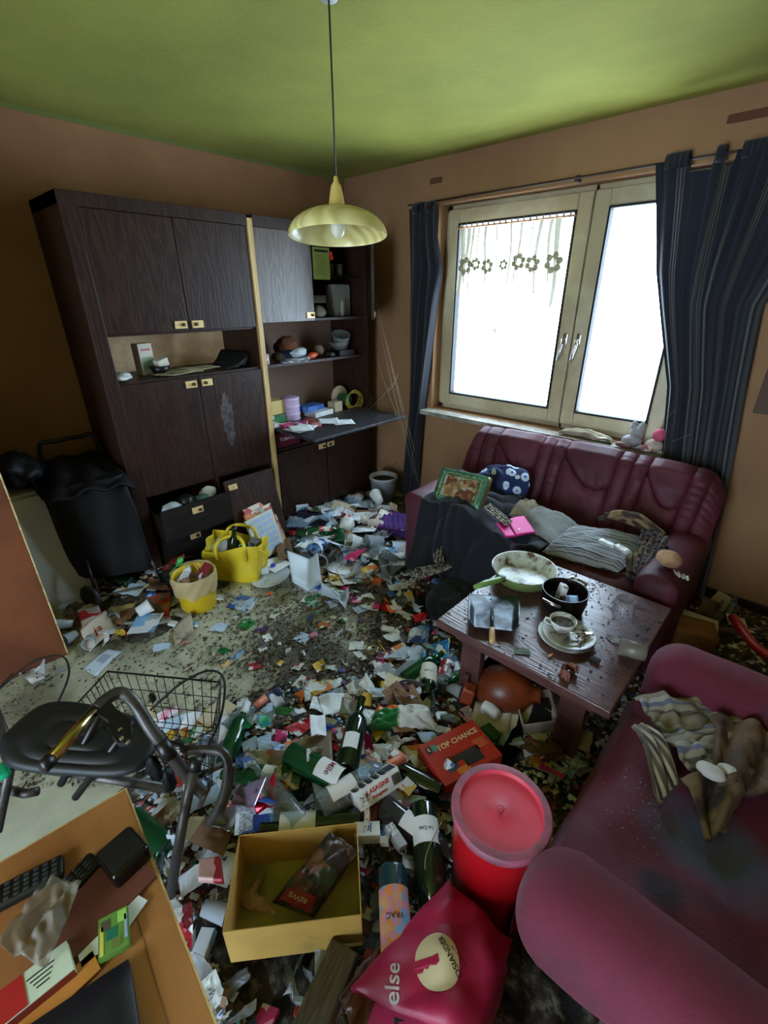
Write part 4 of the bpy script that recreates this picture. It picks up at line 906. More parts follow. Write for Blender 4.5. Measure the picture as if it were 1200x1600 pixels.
# green pill pack
P4 = [ontab(150, 1442, .015), ontab(196, 1418, .015), ontab(200, 1472, .015), ontab(163, 1498, .015)]
cen = sum(P4, Vector())/4; a, L_ = along(P4[0], P4[1]); w_ = (P4[3]-P4[0]).length
t = thing('medicine_pack', 'lime green and white medicine pack on the side table', 'pack', (cen.x, cen.y, bz_), a)
MB().rbox((0, 0, .009), (L_, w_, .016), .001, 3).build('pack_body', mat('lime_card', c8(104, 150, 64), .5), t)
for (x, y, sx, sy, cc) in ((-.25, .25, .3, .25, c8(100, 84, 74)), (-.05, -.02, .36, .28, c8(30, 120, 90)), (.1, -.3, .3, .22, c8(120, 130, 60)), (-.38, -.1, .12, .7, c8(205, 190, 80)), (.3, .3, .3, .3, c8(150, 200, 90)), (.42, 0, .1, .6, c8(150, 170, 185))):
    MB().box((x*L_, y*w_, .0175), (sx*L_, sy*w_, .0008)).build('printed_panel', mat('pk%d' % int(x*100), cc, .5), t)
tag(MB().b2((-.028, -.02, 0), (.028, .02, .002)).build('leaflet', M_paper, loc=ontab(202, 1425, .004), rot=(0, 0, a+.7)), 'folded leaflet sticking out behind the lime green medicine pack', 'leaflet')
tag(MB().b2((-.02, -.015, 0), (.02, .015, .002)).build('leaflet', M_paper, loc=ontab(143, 1485, .004), rot=(0, 0, a+.3)), 'small folded slip left of the lime green medicine pack', 'leaflet')
# red/white carton with booklet
P4 = [ontab(22, 1542, .02), ontab(92, 1488, .02), ontab(112, 1512, .02), ontab(40, 1575, .02)]
cen = sum(P4, Vector())/4; a, L_ = along(P4[0], P4[1]); w_ = (P4[3]-P4[0]).length
t = thing('medicine_box', 'long white and red medicine box at the lower left of the side table', 'box', (cen.x, cen.y, bz_), a)
MB().rbox((-.02, 0, .014), (L_+.06, w_+.01, .026), .001, 3).build('box_body', mat('pale_green_card', c8(196, 204, 176), .5), t)
MB().box((-L_*.55-.012, 0, .0278), (.05, w_+.008, .001)).build('red_end', mat('signal_red_print', c8(176, 30, 30), .5), t); MB().box((-.02, -w_/2-.0055, .013), (L_+.06, .001, .024)).build('red_side', mat('brick_red_print', c8(134, 40, 30), .5), t)
for k in range(4):
    MB().box((.0, w_*(.22-.16*k), .0278), (L_*(.62, .5, .4, .3)[k], .0022, .0008)).build('text_line', M_text, t)
tag(MB().b2((-.07, -.02, 0), (.07, .02, .003)).build('orange_strip', mat('orange_card', c8(196, 126, 50), .6), loc=ontab(85, 1562, .003), rot=(0, 0, a+.1)), 'narrow orange card strip under the medicine box', 'card')
P4 = [ontab(40, 1612, .02), ontab(203, 1502, .02)]; a, L_ = along(*P4)
t = thing('laptop', 'closed matt dark blue-black laptop at the bottom of the side table', 'laptop', (ontab(205, 1504).x, ontab(205, 1504).y, bz_), a)
MB().rbox((-.17, -.12, .006), (.34, .24, .012), .004, 8).build('laptop_base', M_black, t, weld=.0002); MB().rbox((-.17, -.12, .0165), (.34, .24, .007), .003, 8).build('laptop_lid', mat('dark_blue_black', c8(26, 26, 36), .45), t, weld=.0002)

# ------------------------------------------------------------------ walking frame with basket
rl = thing('rollator', 'grey folding walking frame with black seat and wire basket, left foreground', 'walking frame', (0, 0, 0))
def tb_(name, pts, r=.0125, m=M_steel, par=rl):
    r = r*.86 if isinstance(r, float) else r
    return MB().tube([at(*p) for p in pts], r, 14).build(name, m, par)
def smooth(pts, n=6):
    P = [Vector(p) for p in pts]; out = []
    for i in range(len(P)-1):
        a, b, c, d = P[max(i-1, 0)], P[i], P[i+1], P[min(i+2, len(P)-1)]
        for k in range(n):
            t = k/n; out.append(.5*((2*b)+(c-a)*t+(2*a-5*b+4*c-d)*t*t+(-a+3*b-3*c+d)*t*t*t))
    out.append(P[-1]); return out
def tbs(name, pts, r=.0125, m=M_steel, par=rl, n=6): return MB().tube(smooth([at(*p) for p in pts], n), r, 14).build(name, m, par)
tb_('back_bar', [(78, 1188, .80), (152, 1106, .80)], .0145, mat('gold_tinted_chrome', c8(190, 170, 110), .2, metal=1))
o = tb_('end_cap', [(66, 1200, .80), (80, 1186, .80)], .017, M_black)
tbs('handle_tube', [(150, 1108, .80), (170, 1090, .80), (190, 1083, .795), (210, 1098, .775), (235, 1138, .72), (258, 1168, .67)], .0145)
tb_('joint_sleeve', [(250, 1158, .69), (268, 1184, .65)], .019, M_black)
tbs('side_tube', [(262, 1174, .66), (282, 1200, .60), (300, 1222, .555), (318, 1240, .52)], .0145)
tb_('rear_leg', [(303, 1202, .60), (288, 1270, .50), (266, 1400, .30)], .0145)
tb_('leg_sleeve', [(306, 1184, .625), (304, 1204, .60)], .0175, M_black)
tbs('front_leg', [(290, 1172, .52), (335, 1172, .52), (352, 1180, .51), (356, 1200, .48), (350, 1240, .40), (338, 1268, .34), (326, 1285, .28)], .0125)
tbs('brake_tube', [(362, 1196, .48), (358, 1230, .40), (344, 1272, .32)], .010)
tb_('cross_bar', [(20, 1195, .50), (140, 1212, .50), (262, 1232, .50)], .0135)
tb_('cross_bar', [(-30, 1225, .46), (40, 1240, .44), (60, 1236, .44)], .0135)
tb_('folding_strut', [(160, 1110, .70), (95, 1225, .50)], .011, M_black)
tb_('folding_strut', [(205, 1130, .68), (118, 1246, .47)], .011, M_black)
tb_('side_frame', [(-20, 1080, .62), (20, 1180, .56), (-5, 1300, .40)], .014)
tb_('strut', [(330, 1220, .42), (312, 1260, .36)], .008)
# bracket plate
bp = [at(*p, .80) for p in ((140, 1108), (170, 1094), (183, 1110), (205, 1128), (206, 1148), (196, 1163), (186, 1164), (176, 1152), (170, 1128))]
m_ = MB(); m_.add(bp, [tuple(range(len(bp)))], smooth=False); m_.build('bracket', M_black, rl, solid=.012)
for px, py in ((188, 1140), (190, 1154), (200, 1160)): MB().rbox(at(px, py, .81), (.010, .010, .010), .004, 5).build('bolt', M_chrome, rl)
# seat
SP = [at(8, 1158, .62), at(76, 1106, .62), at(175, 1118, .60), at(243, 1150, .58), at(214, 1206, .57), at(110, 1208, .58), at(20, 1195, .60)]
bm = bmesh.new(); outl = smooth(SP+[SP[0]], 6)[:-1]
cx = sum(outl, Vector())/len(outl); sv = []; sf = []
m_ = MB(); K = len(outl); rings = 14
for j in range(rings+1):
    for p in outl:
        t = j/rings; q = cx.lerp(p, 1-t); rib = .003*math.sin((1-t)*70) if t > .06 else 0
        sv.append(q+Vector((0, 0, (.012*(1-(1-t)**6))+rib)))
for j in range(rings): 
    for i in range(K): sf.append((j*K+i, j*K+(i+1) % K, (j+1)*K+(i+1) % K, (j+1)*K+i))
m_.add(sv, sf); m_.build('seat', mat('black_ribbed_plastic', c8(20, 19, 20), .55), rl, solid=.03)
# wire basket
b0, b1, b2_, b3 = at(168, 1049, .50), at(345, 1066, .50), at(326, 1178, .50), at(112, 1108, .50)
def bas(u, v, w):   # w depth 0..1, tapering
    p = (b0*(1-u)+b1*u)*(1-v)+(b3*(1-u)+b2_*u)*v; c_ = (b0+b1+b2_+b3)/4
    p = p.lerp(Vector((c_.x, c_.y, p.z)), .16*w); return p-Vector((0, 0, .20*w))
bk = thing('wire_basket', 'black wire basket hanging on the walking frame', 'basket', (0, 0, 0)) if False else rl
wm = MB()
for w in (0, .33, .66, 1): wm.tube([bas(0, 0, w), bas(1, 0, w), bas(1, 1, w), bas(0, 1, w)], .0035 if w == 0 else .0017, 6, closed=True)
for k in range(13):
    u = k/12; wm.tube([bas(u, 0, 0), bas(u, 0, 1), bas(u, 1, 1), bas(u, 1, 0)], .0015, 5)
for k in range(9):
    v = k/8; wm.tube([bas(0, v, 0), bas(0, v, 1), bas(1, v, 1), bas(1, v, 0)], .0015, 5)
wm.build('wire_basket', mat('black_wire', c8(18, 18, 18), .35, metal=.4), rl)
MB().tube(smooth([at(235, 1110, .62), at(280, 1070, .66), at(325, 1048, .66), at(350, 1062, .62), at(345, 1120, .56), at(318, 1180, .52)]), .0035, 6).build('basket_handle', M_rubber, rl)
MB().tube(smooth([at(-5, 1080, .3), at(50, 1035, .35), at(95, 1025, .42), at(108, 1050, .5), at(92, 1095, .58), at(80, 1112, .62)]), .0035, 6).build('brake_cable', M_rubber, rl)
MB().rbox(at(238, 1090, .5), (.02, .02, .03), .008, 6).build('basket_clip', M_black, rl)
# cloth straps knotted on the frame
for k, (px, py, z) in enumerate(((245, 1220, .52), (270, 1235, .5), (262, 1190, .56))):
    o = blobm(.035, 60+k, (.6, .5, 1.3), .35, 3).build('knotted_strap', M_blackcl, rl, loc=at(px, py, z))
o = MB().rbox((0, 0, 0), (.06, .03, .02), .009, 10).build('red_reflector', mat('coral_plastic', c8(200, 70, 60), .4), rl, loc=at(272, 1218, .42), rot=(0, .2, .6))
o = MB().rbox((0, 0, 0), (.05, .03, .02), .009, 10).build('green_grip', mat('turquoise_plastic', c8(20, 170, 120), .4), rl, loc=at(4, 1205, .55))

# ------------------------------------------------------------------ black shopping trolley
tx, ty = -2.88, .66
tr = thing('shopping_trolley', 'black nylon shopping trolley with two wheels beside the wall unit', 'trolley', (0, 0, 0))
def trf(p, n): return .03*nz(p, 3.5, 5)+.014*nz(p, 9, 2)+.01*math.sin(p.x*30+p.y*30+3*p.z)*max(0, -n.z*0+.5)
def quadbody(top, bot, zt0, zb0, nm, m, par, amp=.02, seed=3):
    tcn = sum(top, Vector())/4; bcn = sum(bot, Vector())/4
    def S(u, v):
        s = u*4; k = int(s) % 4; t = s-int(s); a = top[k].lerp(top[(k+1) % 4], t); b = bot[k].lerp(bot[(k+1) % 4], t)
        p = a.lerp(b, v); c_ = tcn.lerp(bcn, v); d = (p-c_); 
        rr_ = 1+.5*amp*math.sin(v*math.pi)*4+amp*3*nz((u*7, v*2.5, 0), 1, seed)+amp*math.sin(u*60+v*5)*.6
        corner = abs(t-.5)*2; rr_ *= 1-.10*corner**4
        return c_+d*rr_
    mb = MB(); mb.grid(S, 96, 30)
    mb.add([S(k/32, 0) for k in range(32)], [tuple(range(32))]); mb.add([S(k/32, 1) for k in range(32)], [tuple(range(32))[::-1]])
    return mb.build(nm, m, par)
top = [Vector((-2.98, .40, .76)), Vector((-2.72, .44, .76)), Vector((-2.68, .78, .76)), Vector((-2.96, .78, .76))]
bot = [Vector((-3.06, .44, .17)), Vector((-2.80, .46, .17)), Vector((-2.62, .80, .17)), Vector((-2.92, .80, .17))]
quadbody(top, bot, .8, .2, 'trolley_bag', M_blackcl, tr, .035)
fl_ = [at(105, 722, .84), at(185, 712, .84), at(196, 770, .72), at(120, 800, .70)]
mb, f = patch([Vector((-3.0, .38, .80)), Vector((-3.0, .79, .82)), Vector((-2.63, .80, .70)), Vector((-2.66, .40, .70))], 40, 30, lambda u, v: .03*math.sin(u*3.1)+.02*nz((u*4, v*4, 0), 1, 2)+.012*math.sin(u*16+v*7))
mb.build('bag_flap', M_blackcl, tr, solid=.012)
MB().tube(smooth([Vector((-3.02, .50, .60)), Vector((-3.03, .50, .90)), Vector((-3.02, .58, .925)), Vector((-3.02, .70, .925)), Vector((-3.02, .78, .90)), Vector((-3.02, .78, .6))]), .012, 8).build('handle_bar', M_black, tr)
for (x, y) in ((-2.55, .84), (-2.72, .46)):
    wh = MB(); pr = [(.03, -.014), (.070, -.014), (.078, -.006), (.078, .006), (.070, .014), (.03, .014)]
    T = Matrix.Translation((x, y, .085)) @ Matrix.Rotation(R(90), 4, 'X') @ Matrix.Rotation(R(20), 4, 'Y')
    wh.lathe(pr, 32, M=T); wh.lathe([(.001, -.018), (.03, -.018), (.03, .018), (.001, .018)], 16, M=T); w_ = wh.build('wheel', mat('black_tyre', c8(20, 20, 22), .6), tr)
MB().tube([(-2.72, .46, .085), (-2.55, .84, .085)], .008, 8).build('axle', M_steel, tr)
MB().tube([(-2.71, .49, .085), (-2.76, .50, .30)], .009, 8).tube([(-2.57, .81, .085), (-2.68, .78, .30)], .009, 8).build('chassis_tube', M_black, tr)
# dark bag lying behind the leaf
o = blobm(.15, 14, (1.3, .8, .8), .3, 4).build('dark_bag', M_blackcl, loc=(-3.0, .36, .72)); tag(o, 'black fabric bag lying on top of the low white cupboard', 'bag')

# ------------------------------------------------------------------ open yellow carton, front centre
zr = .30
P4 = [at(365, 1302, zr), at(549, 1291, zr), at(576, 1428, zr), at(358, 1455, zr)]
cen = sum(P4, Vector())/4; a, L_ = along(P4[3], P4[2]); L_ = ((P4[2]-P4[3]).length+(P4[1]-P4[0]).length)/2; w_ = ((P4[3]-P4[0]).length+(P4[2]-P4[1]).length)/2
yb = thing('open_carton', 'open shallow yellow-brown cardboard box with a food pouch inside, front centre', 'box', (cen.x, cen.y, zr-.145), a)
M_yc = mat('ochre_yellow_card', c8(196, 156, 78), .7, c8(186, 144, 66), 4, dirt=c8(130, 110, 60), dscale=3, dlo=.6, dhi=.75)
hz = .145; th = .003
m_ = MB(); m_.b2((-L_/2, -w_/2, 0), (L_/2, w_/2, th)); m_.b2((-L_/2, -w_/2, 0), (L_/2, -w_/2+th, hz)); m_.b2((-L_/2, w_/2-th, 0), (L_/2, w_/2, hz)); m_.b2((-L_/2, -w_/2, 0), (-L_/2+th, w_/2, hz)); m_.b2((L_/2-th, -w_/2, 0), (L_/2, w_/2, hz))
m_.build('box_body', M_yc, yb, bevel=.001)
MB().b2((-L_/2+.004, -w_/2+.004, th), (L_/2-.004, w_/2-.004, th+.001)).build('box_floor', mat('greenish_yellow_card', c8(176, 160, 88), .8, c8(140, 130, 76), 4), yb)
M_pouch = printed('dark_food_pouch', [c8(74, 60, 58), c8(110, 60, 44), c8(50, 44, 48), c8(60, 84, 70), c8(120, 80, 60), c8(46, 38, 40)], 28, .3, lines=False)
P4 = [at(515, 1300, .30), at(560, 1330, .29), at(490, 1435, .19), at(425, 1410, .19)]
pch = thing('food_pouch', 'crumpled dark printed food pouch inside the open yellow carton', 'pouch', (0, 0, 0))
ph = lambda u, v: .03*(16*u*(1-u)*v*(1-v))**.4+.010*nz((u*5, v*8, 0), 1, 4)
mb, f = patch(P4, 40, 60, ph); patch(P4, 20, 30, lambda u, v: -.012*(16*u*(1-u)*v*(1-v))**.4, mb); mb.build('pouch_body', M_pouch, pch)
mb = MB(); mb.grid(lambda u, v: f(.15+u*.7, .80+v*.17)+Vector((0, 0, .003)), 16, 8); mb.build('red_label', mat('crimson_label', c8(150, 36, 50), .4), pch)
lettering('REWE', .05, M_wtext, pch, (0, 0, 0), fn=lambda c_: f(.5-c_.x*3.4, .885+c_.y*1.5)+Vector((0, 0, .0045)))
o = foldm(21, .13, 9, .35, 22).build('crumpled_tissue', mat('stained_tissue', c8(178, 140, 108), .9, c8(130, 90, 64), 20), loc=at(412, 1412, .165)); tag(o, 'stained crumpled tissue in the lower left of the open yellow carton', 'tissue')

# ------------------------------------------------------------------ magenta shopper bag
mg = thing('shopping_bag', 'magenta cloth shopping bag with a round cream emblem in front of the red stool', 'bag', (0, 0, 0))
P4 = [at(700, 1375, .27), at(800, 1470, .27), at(745, 1640, .34), at(548, 1545, .30)]
M_mag = mat('magenta_polyester', c8(176, 18, 72), .5, c8(150, 12, 58), 4, bump=.1)
hh = lambda u, v: .05*(max(0, 16*u*(1-u)*v*(1-v)))**.5+.018*nz((u*3.2, v*3.2, 0), 1, 12)+.008*abs(math.sin(u*4+v*5))
mb, fb = patch(P4, 60, 60, hh); mb.build('bag_front', M_mag, mg)
low = [Vector((p.x, p.y, .10)) for p in P4]
sd = MB()
for k in range(4):
    def S(u, v, k=k):
        c1 = [(0, 0), (1, 0), (1, 1), (0, 1)]; (a0, b0_), (a1, b1_) = c1[k], c1[(k+1) % 4]
        p = fb(lerp(a0, a1, u), lerp(b0_, b1_, u)); q = low[k].lerp(low[(k+1) % 4], u)
        return p.lerp(q, v)+Vector((0, 0, 0))+Vector((nz((u*3, v*3, k), 1)*.02*math.sin(v*3.14), nz((u*3, v*3, k+9), 1)*.02*math.sin(v*3.14), 0))
    sd.grid(S, 24, 12)
sd.build('bag_side', M_mag, mg, weld=.0005)
# find the spot of the emblem on the bag
def locate(px, py):
    best = None
    for i in range(61):
        for j in range(61):
            x, y = proj(fb(i/60, j/60)); d = (x-px)**2+(y-py)**2
            if best is None or d < best[0]: best = (d, i/60, j/60)
    return best[1], best[2]
def onbag(px0, py0, sc, ang, lift=.002):
    """text plane -> bag surface: local frame in the bag's own uv"""
    u0, v0 = locate(px0, py0); e = .01
    o0 = fb(u0, v0); du = (fb(u0+e, v0)-o0)/e; dv = (fb(u0, v0+e)-o0)/e
    g = math.cos(ang), math.sin(ang)
    t1 = RT*g[0]-UP*g[1]; t2 = RT*g[1]+UP*g[0]     # reading direction, up direction
    nrm = du.cross(dv).normalized(); nrm = nrm if nrm.z > 0 else -nrm
    t1 = (t1-nrm*t1.dot(nrm)).normalized(); t2 = (t2-nrm*t2.dot(nrm)-t1*t2.dot(t1)).normalized()
    A = du.dot(du); B = du.dot(dv); C_ = dv.dot(dv); D = A*C_-B*B
    def F(c_):
        w = (t1*c_.x+t2*c_.y)*sc; a = w.dot(du); b = w.dot(dv)
        uu = u0+(a*C_-b*B)/D; vv = v0+(b*A-a*B)/D
        return fb(min(1, max(0, uu)), min(1, max(0, vv)))+nrm*lift
    return F
F1 = onbag(684, 1498, 1, 0)
m_ = MB(); nr, na = 8, 48; vs = [F1(Vector((0, 0, 0)))]; fs = []
RD = .050
for j in range(1, nr+1):
    for i in range(na):
        a = i/na*6.2832; vs.append(F1(Vector((math.cos(a)*RD*j/nr, math.sin(a)*RD*1.05*j/nr, 0))))
for i in range(na): fs.append((0, 1+i, 1+(i+1) % na))
for j in range(nr-1):
    for i in range(na): fs.append((1+j*na+i, 1+(j+1)*na+i, 1+(j+1)*na+(i+1) % na, 1+j*na+(i+1) % na))
m_.add(vs, fs); m_.build('round_emblem', mat('cream_print', c8(206, 190, 150), .6), mg)
# cap-shaped magenta figure in the emblem
cap = [(-.052, .0), (-.03, .004), (-.012, .006), (.002, .010), (.004, -.004), (-.004, -.010), (-.018, -.008), (-.022, -.014), (-.030, -.012), (-.034, -.018), (-.045, -.020), (-.054, -.012)]
F2 = onbag(684, 1498, 1, 0, .0035); m_ = MB(); m_.add([F2(Vector((x, y, 0))) for x, y in cap], [tuple(range(len(cap)))], smooth=False); m_.build('emblem_figure', M_mag, mg)
F3 = onbag(703, 1492, 1, R(-98), .0035); lettering('OSIANDER', .0165, M_text, mg, (0, 0, 0), fn=F3)
F4 = onbag(716, 1492, 1, R(-98), .0035); lettering('Buchhandl. 1596', .0065, M_text, mg, (0, 0, 0), fn=F4)
F5 = onbag(612, 1535, 1, R(-92), .003); lettering('else', .043, M_wtext, mg, (0, 0, 0), fn=F5)
# grey brown torn film beside the bag
P4 = [at(600, 1470, .25), at(640, 1440, .24), at(560, 1640, .3), at(530, 1560, .26)]
mb, f = patch(P4, 30, 40, lambda u, v: .02*abs(math.sin(u*5+v*3))+.02*nz((u*5, v*5, 0), 1, 5)); tag(mb.build('plastic_film', glassy('brownish_film', c8(170, 120, 110), .25, .45), solid=.001), 'brownish see-through film lying left of the magenta bag', 'film')
# wooden plank at the bottom
a0, a1 = at(492, 1500, .22), at(492, 1650, .30)
pl = MB().box((0, 0, 0), (.24, .075, .05)).build('wooden_block', wood('weathered_plank', c8(116, 102, 80), c8(92, 80, 62), .8, 2, 'X'), bevel=.006)
d_ = (at(460, 1640, .26)-at(530, 1490, .24)); pl.location = at(498, 1580, .20); pl.rotation_euler = (0, 0, math.atan2(d_.y, d_.x)); tag(pl, 'weathered wooden block below the open yellow carton', 'wood')

# ------------------------------------------------------------------ things in the wall unit
def sol(mb, name, m, label, cat, loc, rz=0, rot=None, **k):
    return tag(mb.build(name, m, loc=loc, rot=rot or (0, 0, rz), **k), label, cat)
zc = 1.227
def sh_(px, py, z, x=None):
    return at(px, py, z)
p = sh_(232, 585, zc)
b = thing('medicine_box', 'tall white and green paper box standing on the left open shelf', 'box', (p.x-.02, p.y, zc), .25)
MB().b2((-.03, -.045, 0), (.03, .045, .175)).build('box_body', mat('cream_card', c8(200, 192, 172), .6), b, bevel=.001)
MB().b2((.0301, -.035, .03), (.031, .038, .10)).build('green_label', mat('pale_green_print', c8(140, 168, 130), .6), b)
MB().b2((.0301, -.03, .135), (.031, .03, .145)).build('red_line', mat('signal_red_print', c8(176, 30, 30), .5), b)
p = sh_(305, 565, zc); sol(MB().lathe([(.001, 0), (.03, 0), (.031, .065), (.018, .085), (.016, .105), (.001, .106)], 24), 'brown_bottle', glassy('amber_glass', c8(120, 80, 40), .1, .3), 'small amber glass bottle on the left open shelf', 'bottle', (p.x-.08, p.y+.02, zc))
p = sh_(255, 585, zc); sol(MB().lathe([(.001, 0), (.04, 0), (.062, .05), (.059, .05), (.038, .004), (.001, .004)], 32), 'bowl', M_black, 'small dark bowl on the left open shelf', 'bowl', (p.x-.03, p.y, zc))
sol(MB().rbox((0, 0, 0), (.05, .07, .05), .003, 4), 'small_box', mat('cream_card', c8(200, 192, 172), .6), 'small cream box resting on the dark bowl', 'box', (p.x-.02, p.y+.01, zc+.065), .3, rot=(.25, .1, .3))
sol(blobm(.05, 71, (1.1, 1.2, .4), .25, 3), 'plastic_tray', M_white, 'crumpled white tray at the left end of the open shelf', 'tray', (-2.84, .93, zc)); 
sol(MB().lathe([(.001, 0), (.03, 0), (.045, .03), (.042, .031), (.001, .006)], 24), 'dish', mat('peach_china', c8(206, 166, 130), .4), 'small peach dish at the left end of the open shelf', 'dish', (-2.93, .96, zc))
for k in range(6):
    mb = MB(); cf = creases(k+5, 3, .12)
    mb.grid(lambda u, v: Vector(((u-.5)*.15, (v-.5)*.21, .004+.05*abs(cf(u-.5, v-.5)))), 8, 8)
    sol(mb, 'letter', mat('yellowed_paper', c8(178, 164, 120), .8, c8(196, 190, 166), 6), 'yellowed letter, %s of the loose pile on the left open shelf' % ('bottom', 'second from bottom', 'third from bottom', 'third from top', 'second from top', 'top')[k], 'letter', (-2.86+.02*math.sin(k*3), 1.30+.03*k-.06, zc+.004*k), rnd.uniform(-.4, .4), solid=.001)
for k in range(5):
    o = MB().rbox((0, 0, 0), (.20, .13, .006), .002, 5).build('magazine', printed('dark_print', [c8(56, 50, 52), c8(96, 84, 70), c8(130, 120, 104), c8(34, 30, 34)], 16), loc=(-2.90, 1.60+.015*k, zc+.012+.012*k), rot=(R(10+6*k), R(4), R(-20+14*k)), weld=.0002)
    tag(o, 'dark magazine fanned on the left open shelf, %s one' % ('lowest', 'second lowest', 'middle', 'second highest', 'highest')[k], 'magazine')
# right unit, middle shelf z 1.222
z2 = 1.223
jar = thing('jar', 'white and pink lidded jar at the left end of the middle shelf', 'jar', (-2.87, 1.88, z2))
MB().lathe([(.001, 0), (.036, 0), (.036, .065), (.001, .065)], 28).build('jar_body', mat('pale_pink_china', c8(206, 176, 172), .4), jar); MB().tube([(0, 0, .066), (0, 0, .10)], .008, 8).build('lid_knob', M_brass, jar)
sol(blobm(.07, 81, (1, 1.2, 1), .2, 4), 'teddy', mat('ginger_plush', c8(120, 66, 36), .95, c8(90, 48, 28), 20), 'ginger plush animal sitting on the middle shelf', 'plush toy', (-2.98, 2.16, z2))
sol(blobm(.06, 82, (1.1, 1.8, .6), .3, 4), 'cloth_bundle', mat('navy_cloth', c8(40, 46, 84), .9), 'navy cloth bundle under the ginger plush animal', 'cloth', (-2.90, 2.13, z2))
sol(blobm(.04, 83, (1, 1.2, .8), .2, 3), 'pine_cone', mat('cone_brown', c8(60, 42, 30), .9), 'dark brown pine cone on the middle shelf', 'cone', (-2.90, 2.02, z2))
for k in range(3):
    sol(MB().rbox((0, 0, .004), (.14, .19, .006), .002, 5), 'magazine', M_pk[5], 'grey printed magazine on the middle shelf, %s of three' % ('bottom', 'middle', 'top')[k], 'magazine', (-2.85, 2.10+.02*k, z2+.008*k), .3*k-.2)
sol(blobm(.05, 84, (1, 1.4, .5), .3, 4), 'crumpled_bag', M_film, 'crumpled grey plastic on the magazines of the middle shelf', 'bag', (-2.83, 2.16, z2+.028))
sol(blobm(.035, 85, (1, 1.6, .6), .25, 3), 'toy', mat('orange_red_plastic', c8(204, 84, 40), .4), 'orange-red toy on the middle shelf', 'toy', (-2.86, 2.30, z2))
sol(MB().lathe([(.001, 0), (.025, 0), (.04, .03), (.04, .06), (.022, .085), (.001, .086)], 24), 'clay_pot', mat('grey_brown_clay', c8(120, 100, 84), .7), 'round grey-brown clay pot on the middle shelf', 'pot', (-2.93, 2.42, z2))
sol(MB().rbox((0, 0, .02), (.07, .05, .035), .016, 8), 'pebble', mat('dark_stone', c8(40, 38, 40), .6), 'dark oval box on the middle shelf', 'box', (-2.84, 2.46, z2))
# bowl pile high on right
for k, (dz, sc) in enumerate(((.0, 1), (.05, .9))):
    sol(MB().lathe([(.001, 0), (.05*sc, 0), (.085*sc, .07), (.081*sc, .07), (.046*sc, .006), (.001, .006)], 32), 'bowl', mat('grey_green_bowl', c8(112, 116, 112), .4), 'grey bowl at the right end of the middle shelf, ' + ('lower' if k == 0 else 'upper tilted') + ' one', 'bowl', (-2.92, 2.64, z2+.04+dz), 0, rot=(R(10), R(22*k), 0))
sol(MB().b2((-.08, -.08, 0), (.08, .08, .038)), 'flat_box', M_black, 'flat black box under the two grey bowls', 'box', (-2.92, 2.64, z2))
# desk things z .795
zd = .796
sol(MB().rbox((0, 0, .05), (.14, .17, .10), .003, 5), 'yellow_box', mat('straw_yellow_card', c8(214, 186, 116), .6), 'straw-yellow box at the left end of the desk flap', 'box', (-2.96, 1.94, zd+.06), 0)
sol(MB().rbox((0, 0, .03), (.17, .2, .06), .003, 5), 'flat_carton', M_pk[3], 'green printed carton under the straw-yellow box', 'carton', (-2.96, 1.95, zd), 0)
for k in range(3):
    sol(MB().lathe([(.001, 0), (.065, 0), (.066, .003), (.066, .040), (.069, .043), (.069, .052), (.062, .056), (.001, .054)], 40), 'round_tin', mat('lilac_tin', c8(196, 172, 204), .35), 'round lilac tin, %s of the stack on the desk flap' % ('bottom', 'middle', 'top')[k], 'tin', (-2.90, 2.09, zd+.0565*k), 0)
sol(MB().rbox((0, 0, .02), (.14, .20, .04), .002, 4), 'white_box', M_white, 'flat white box under the blue box on the desk flap', 'box', (-2.86, 2.32, zd), .1)
bb_ = thing('blue_box', 'blue box with a pink edge on top of the flat white box', 'box', (-2.90, 2.28, zd+.041), .15)
MB().rbox((0, 0, .02), (.11, .19, .04), .002, 4).build('box_body', mat('cobalt_print', c8(40, 80, 150), .4, c8(70, 120, 190), 30), bb_)
lettering('blau', .03, M_wtext, bb_, (.056, 0, .02), (R(90), 0, R(90))) if False else None
sol(MB().rbox((0, 0, .04), (.08, .09, .08), .002, 4), 'beige_box', mat('beige_card', c8(186, 166, 136), .6), 'small beige carton with a red dot on the desk flap', 'box', (-2.86, 2.50, zd), .1)
reel = thing('cable_reel', 'green cable drum with a loose yellow cable on the desk flap', 'cable', (-2.90, 2.64, zd+.07))
T = Matrix.Rotation(R(90), 4, 'Y'); MB().lathe([(.001, -.045), (.045, -.045), (.05, -.04), (.05, .03), (.045, .045), (.001, .045)], 32, M=T).build('drum', mat('cable_green', c8(30, 96, 64), .5), reel)
T2 = Matrix.Translation((-.05, -.01, .02)) @ T; MB().lathe([(.001, -.008), (.085, -.008), (.088, 0), (.085, .008), (.001, .008)], 36, M=T2).build('disc', mat('beige_disc', c8(176, 156, 130), .6), reel)
mb = MB()
for k in range(4):
    P = []
    for i in range(25):
        a = i/24*6.28; r_ = .055+.008*k; P.append((.07+.004*k+.01*math.sin(a*2+k), .04+r_*math.cos(a)*1.2, .0+r_*math.sin(a)))
    mb.tube(P, .0035, 6)
mb.build('loose_cable', mat('yellow_cable', c8(176, 160, 60), .5), reel)
for k in range(5):
    mb = MB(); cf = creases(k+30, 4, .15); mb.grid(lambda u, v: Vector(((u-.5)*.15, (v-.5)*.15, .003+.06*abs(cf(u-.5, v-.5)))), 10, 10)
    sol(mb, 'letter', M_paper, 'white letter on the desk flap, %s' % ('lowest of the left pile', 'middle of the left pile', 'top of the left pile', 'by the white box', 'near the flap corner')[k], 'letter', [(-2.60, 1.92, zd), (-2.57, 1.95, zd+.012), (-2.54, 1.90, zd+.024), (-2.62, 2.22, zd), (-2.52, 2.28, zd)][k], rnd.uniform(-.6, .6), solid=.001)
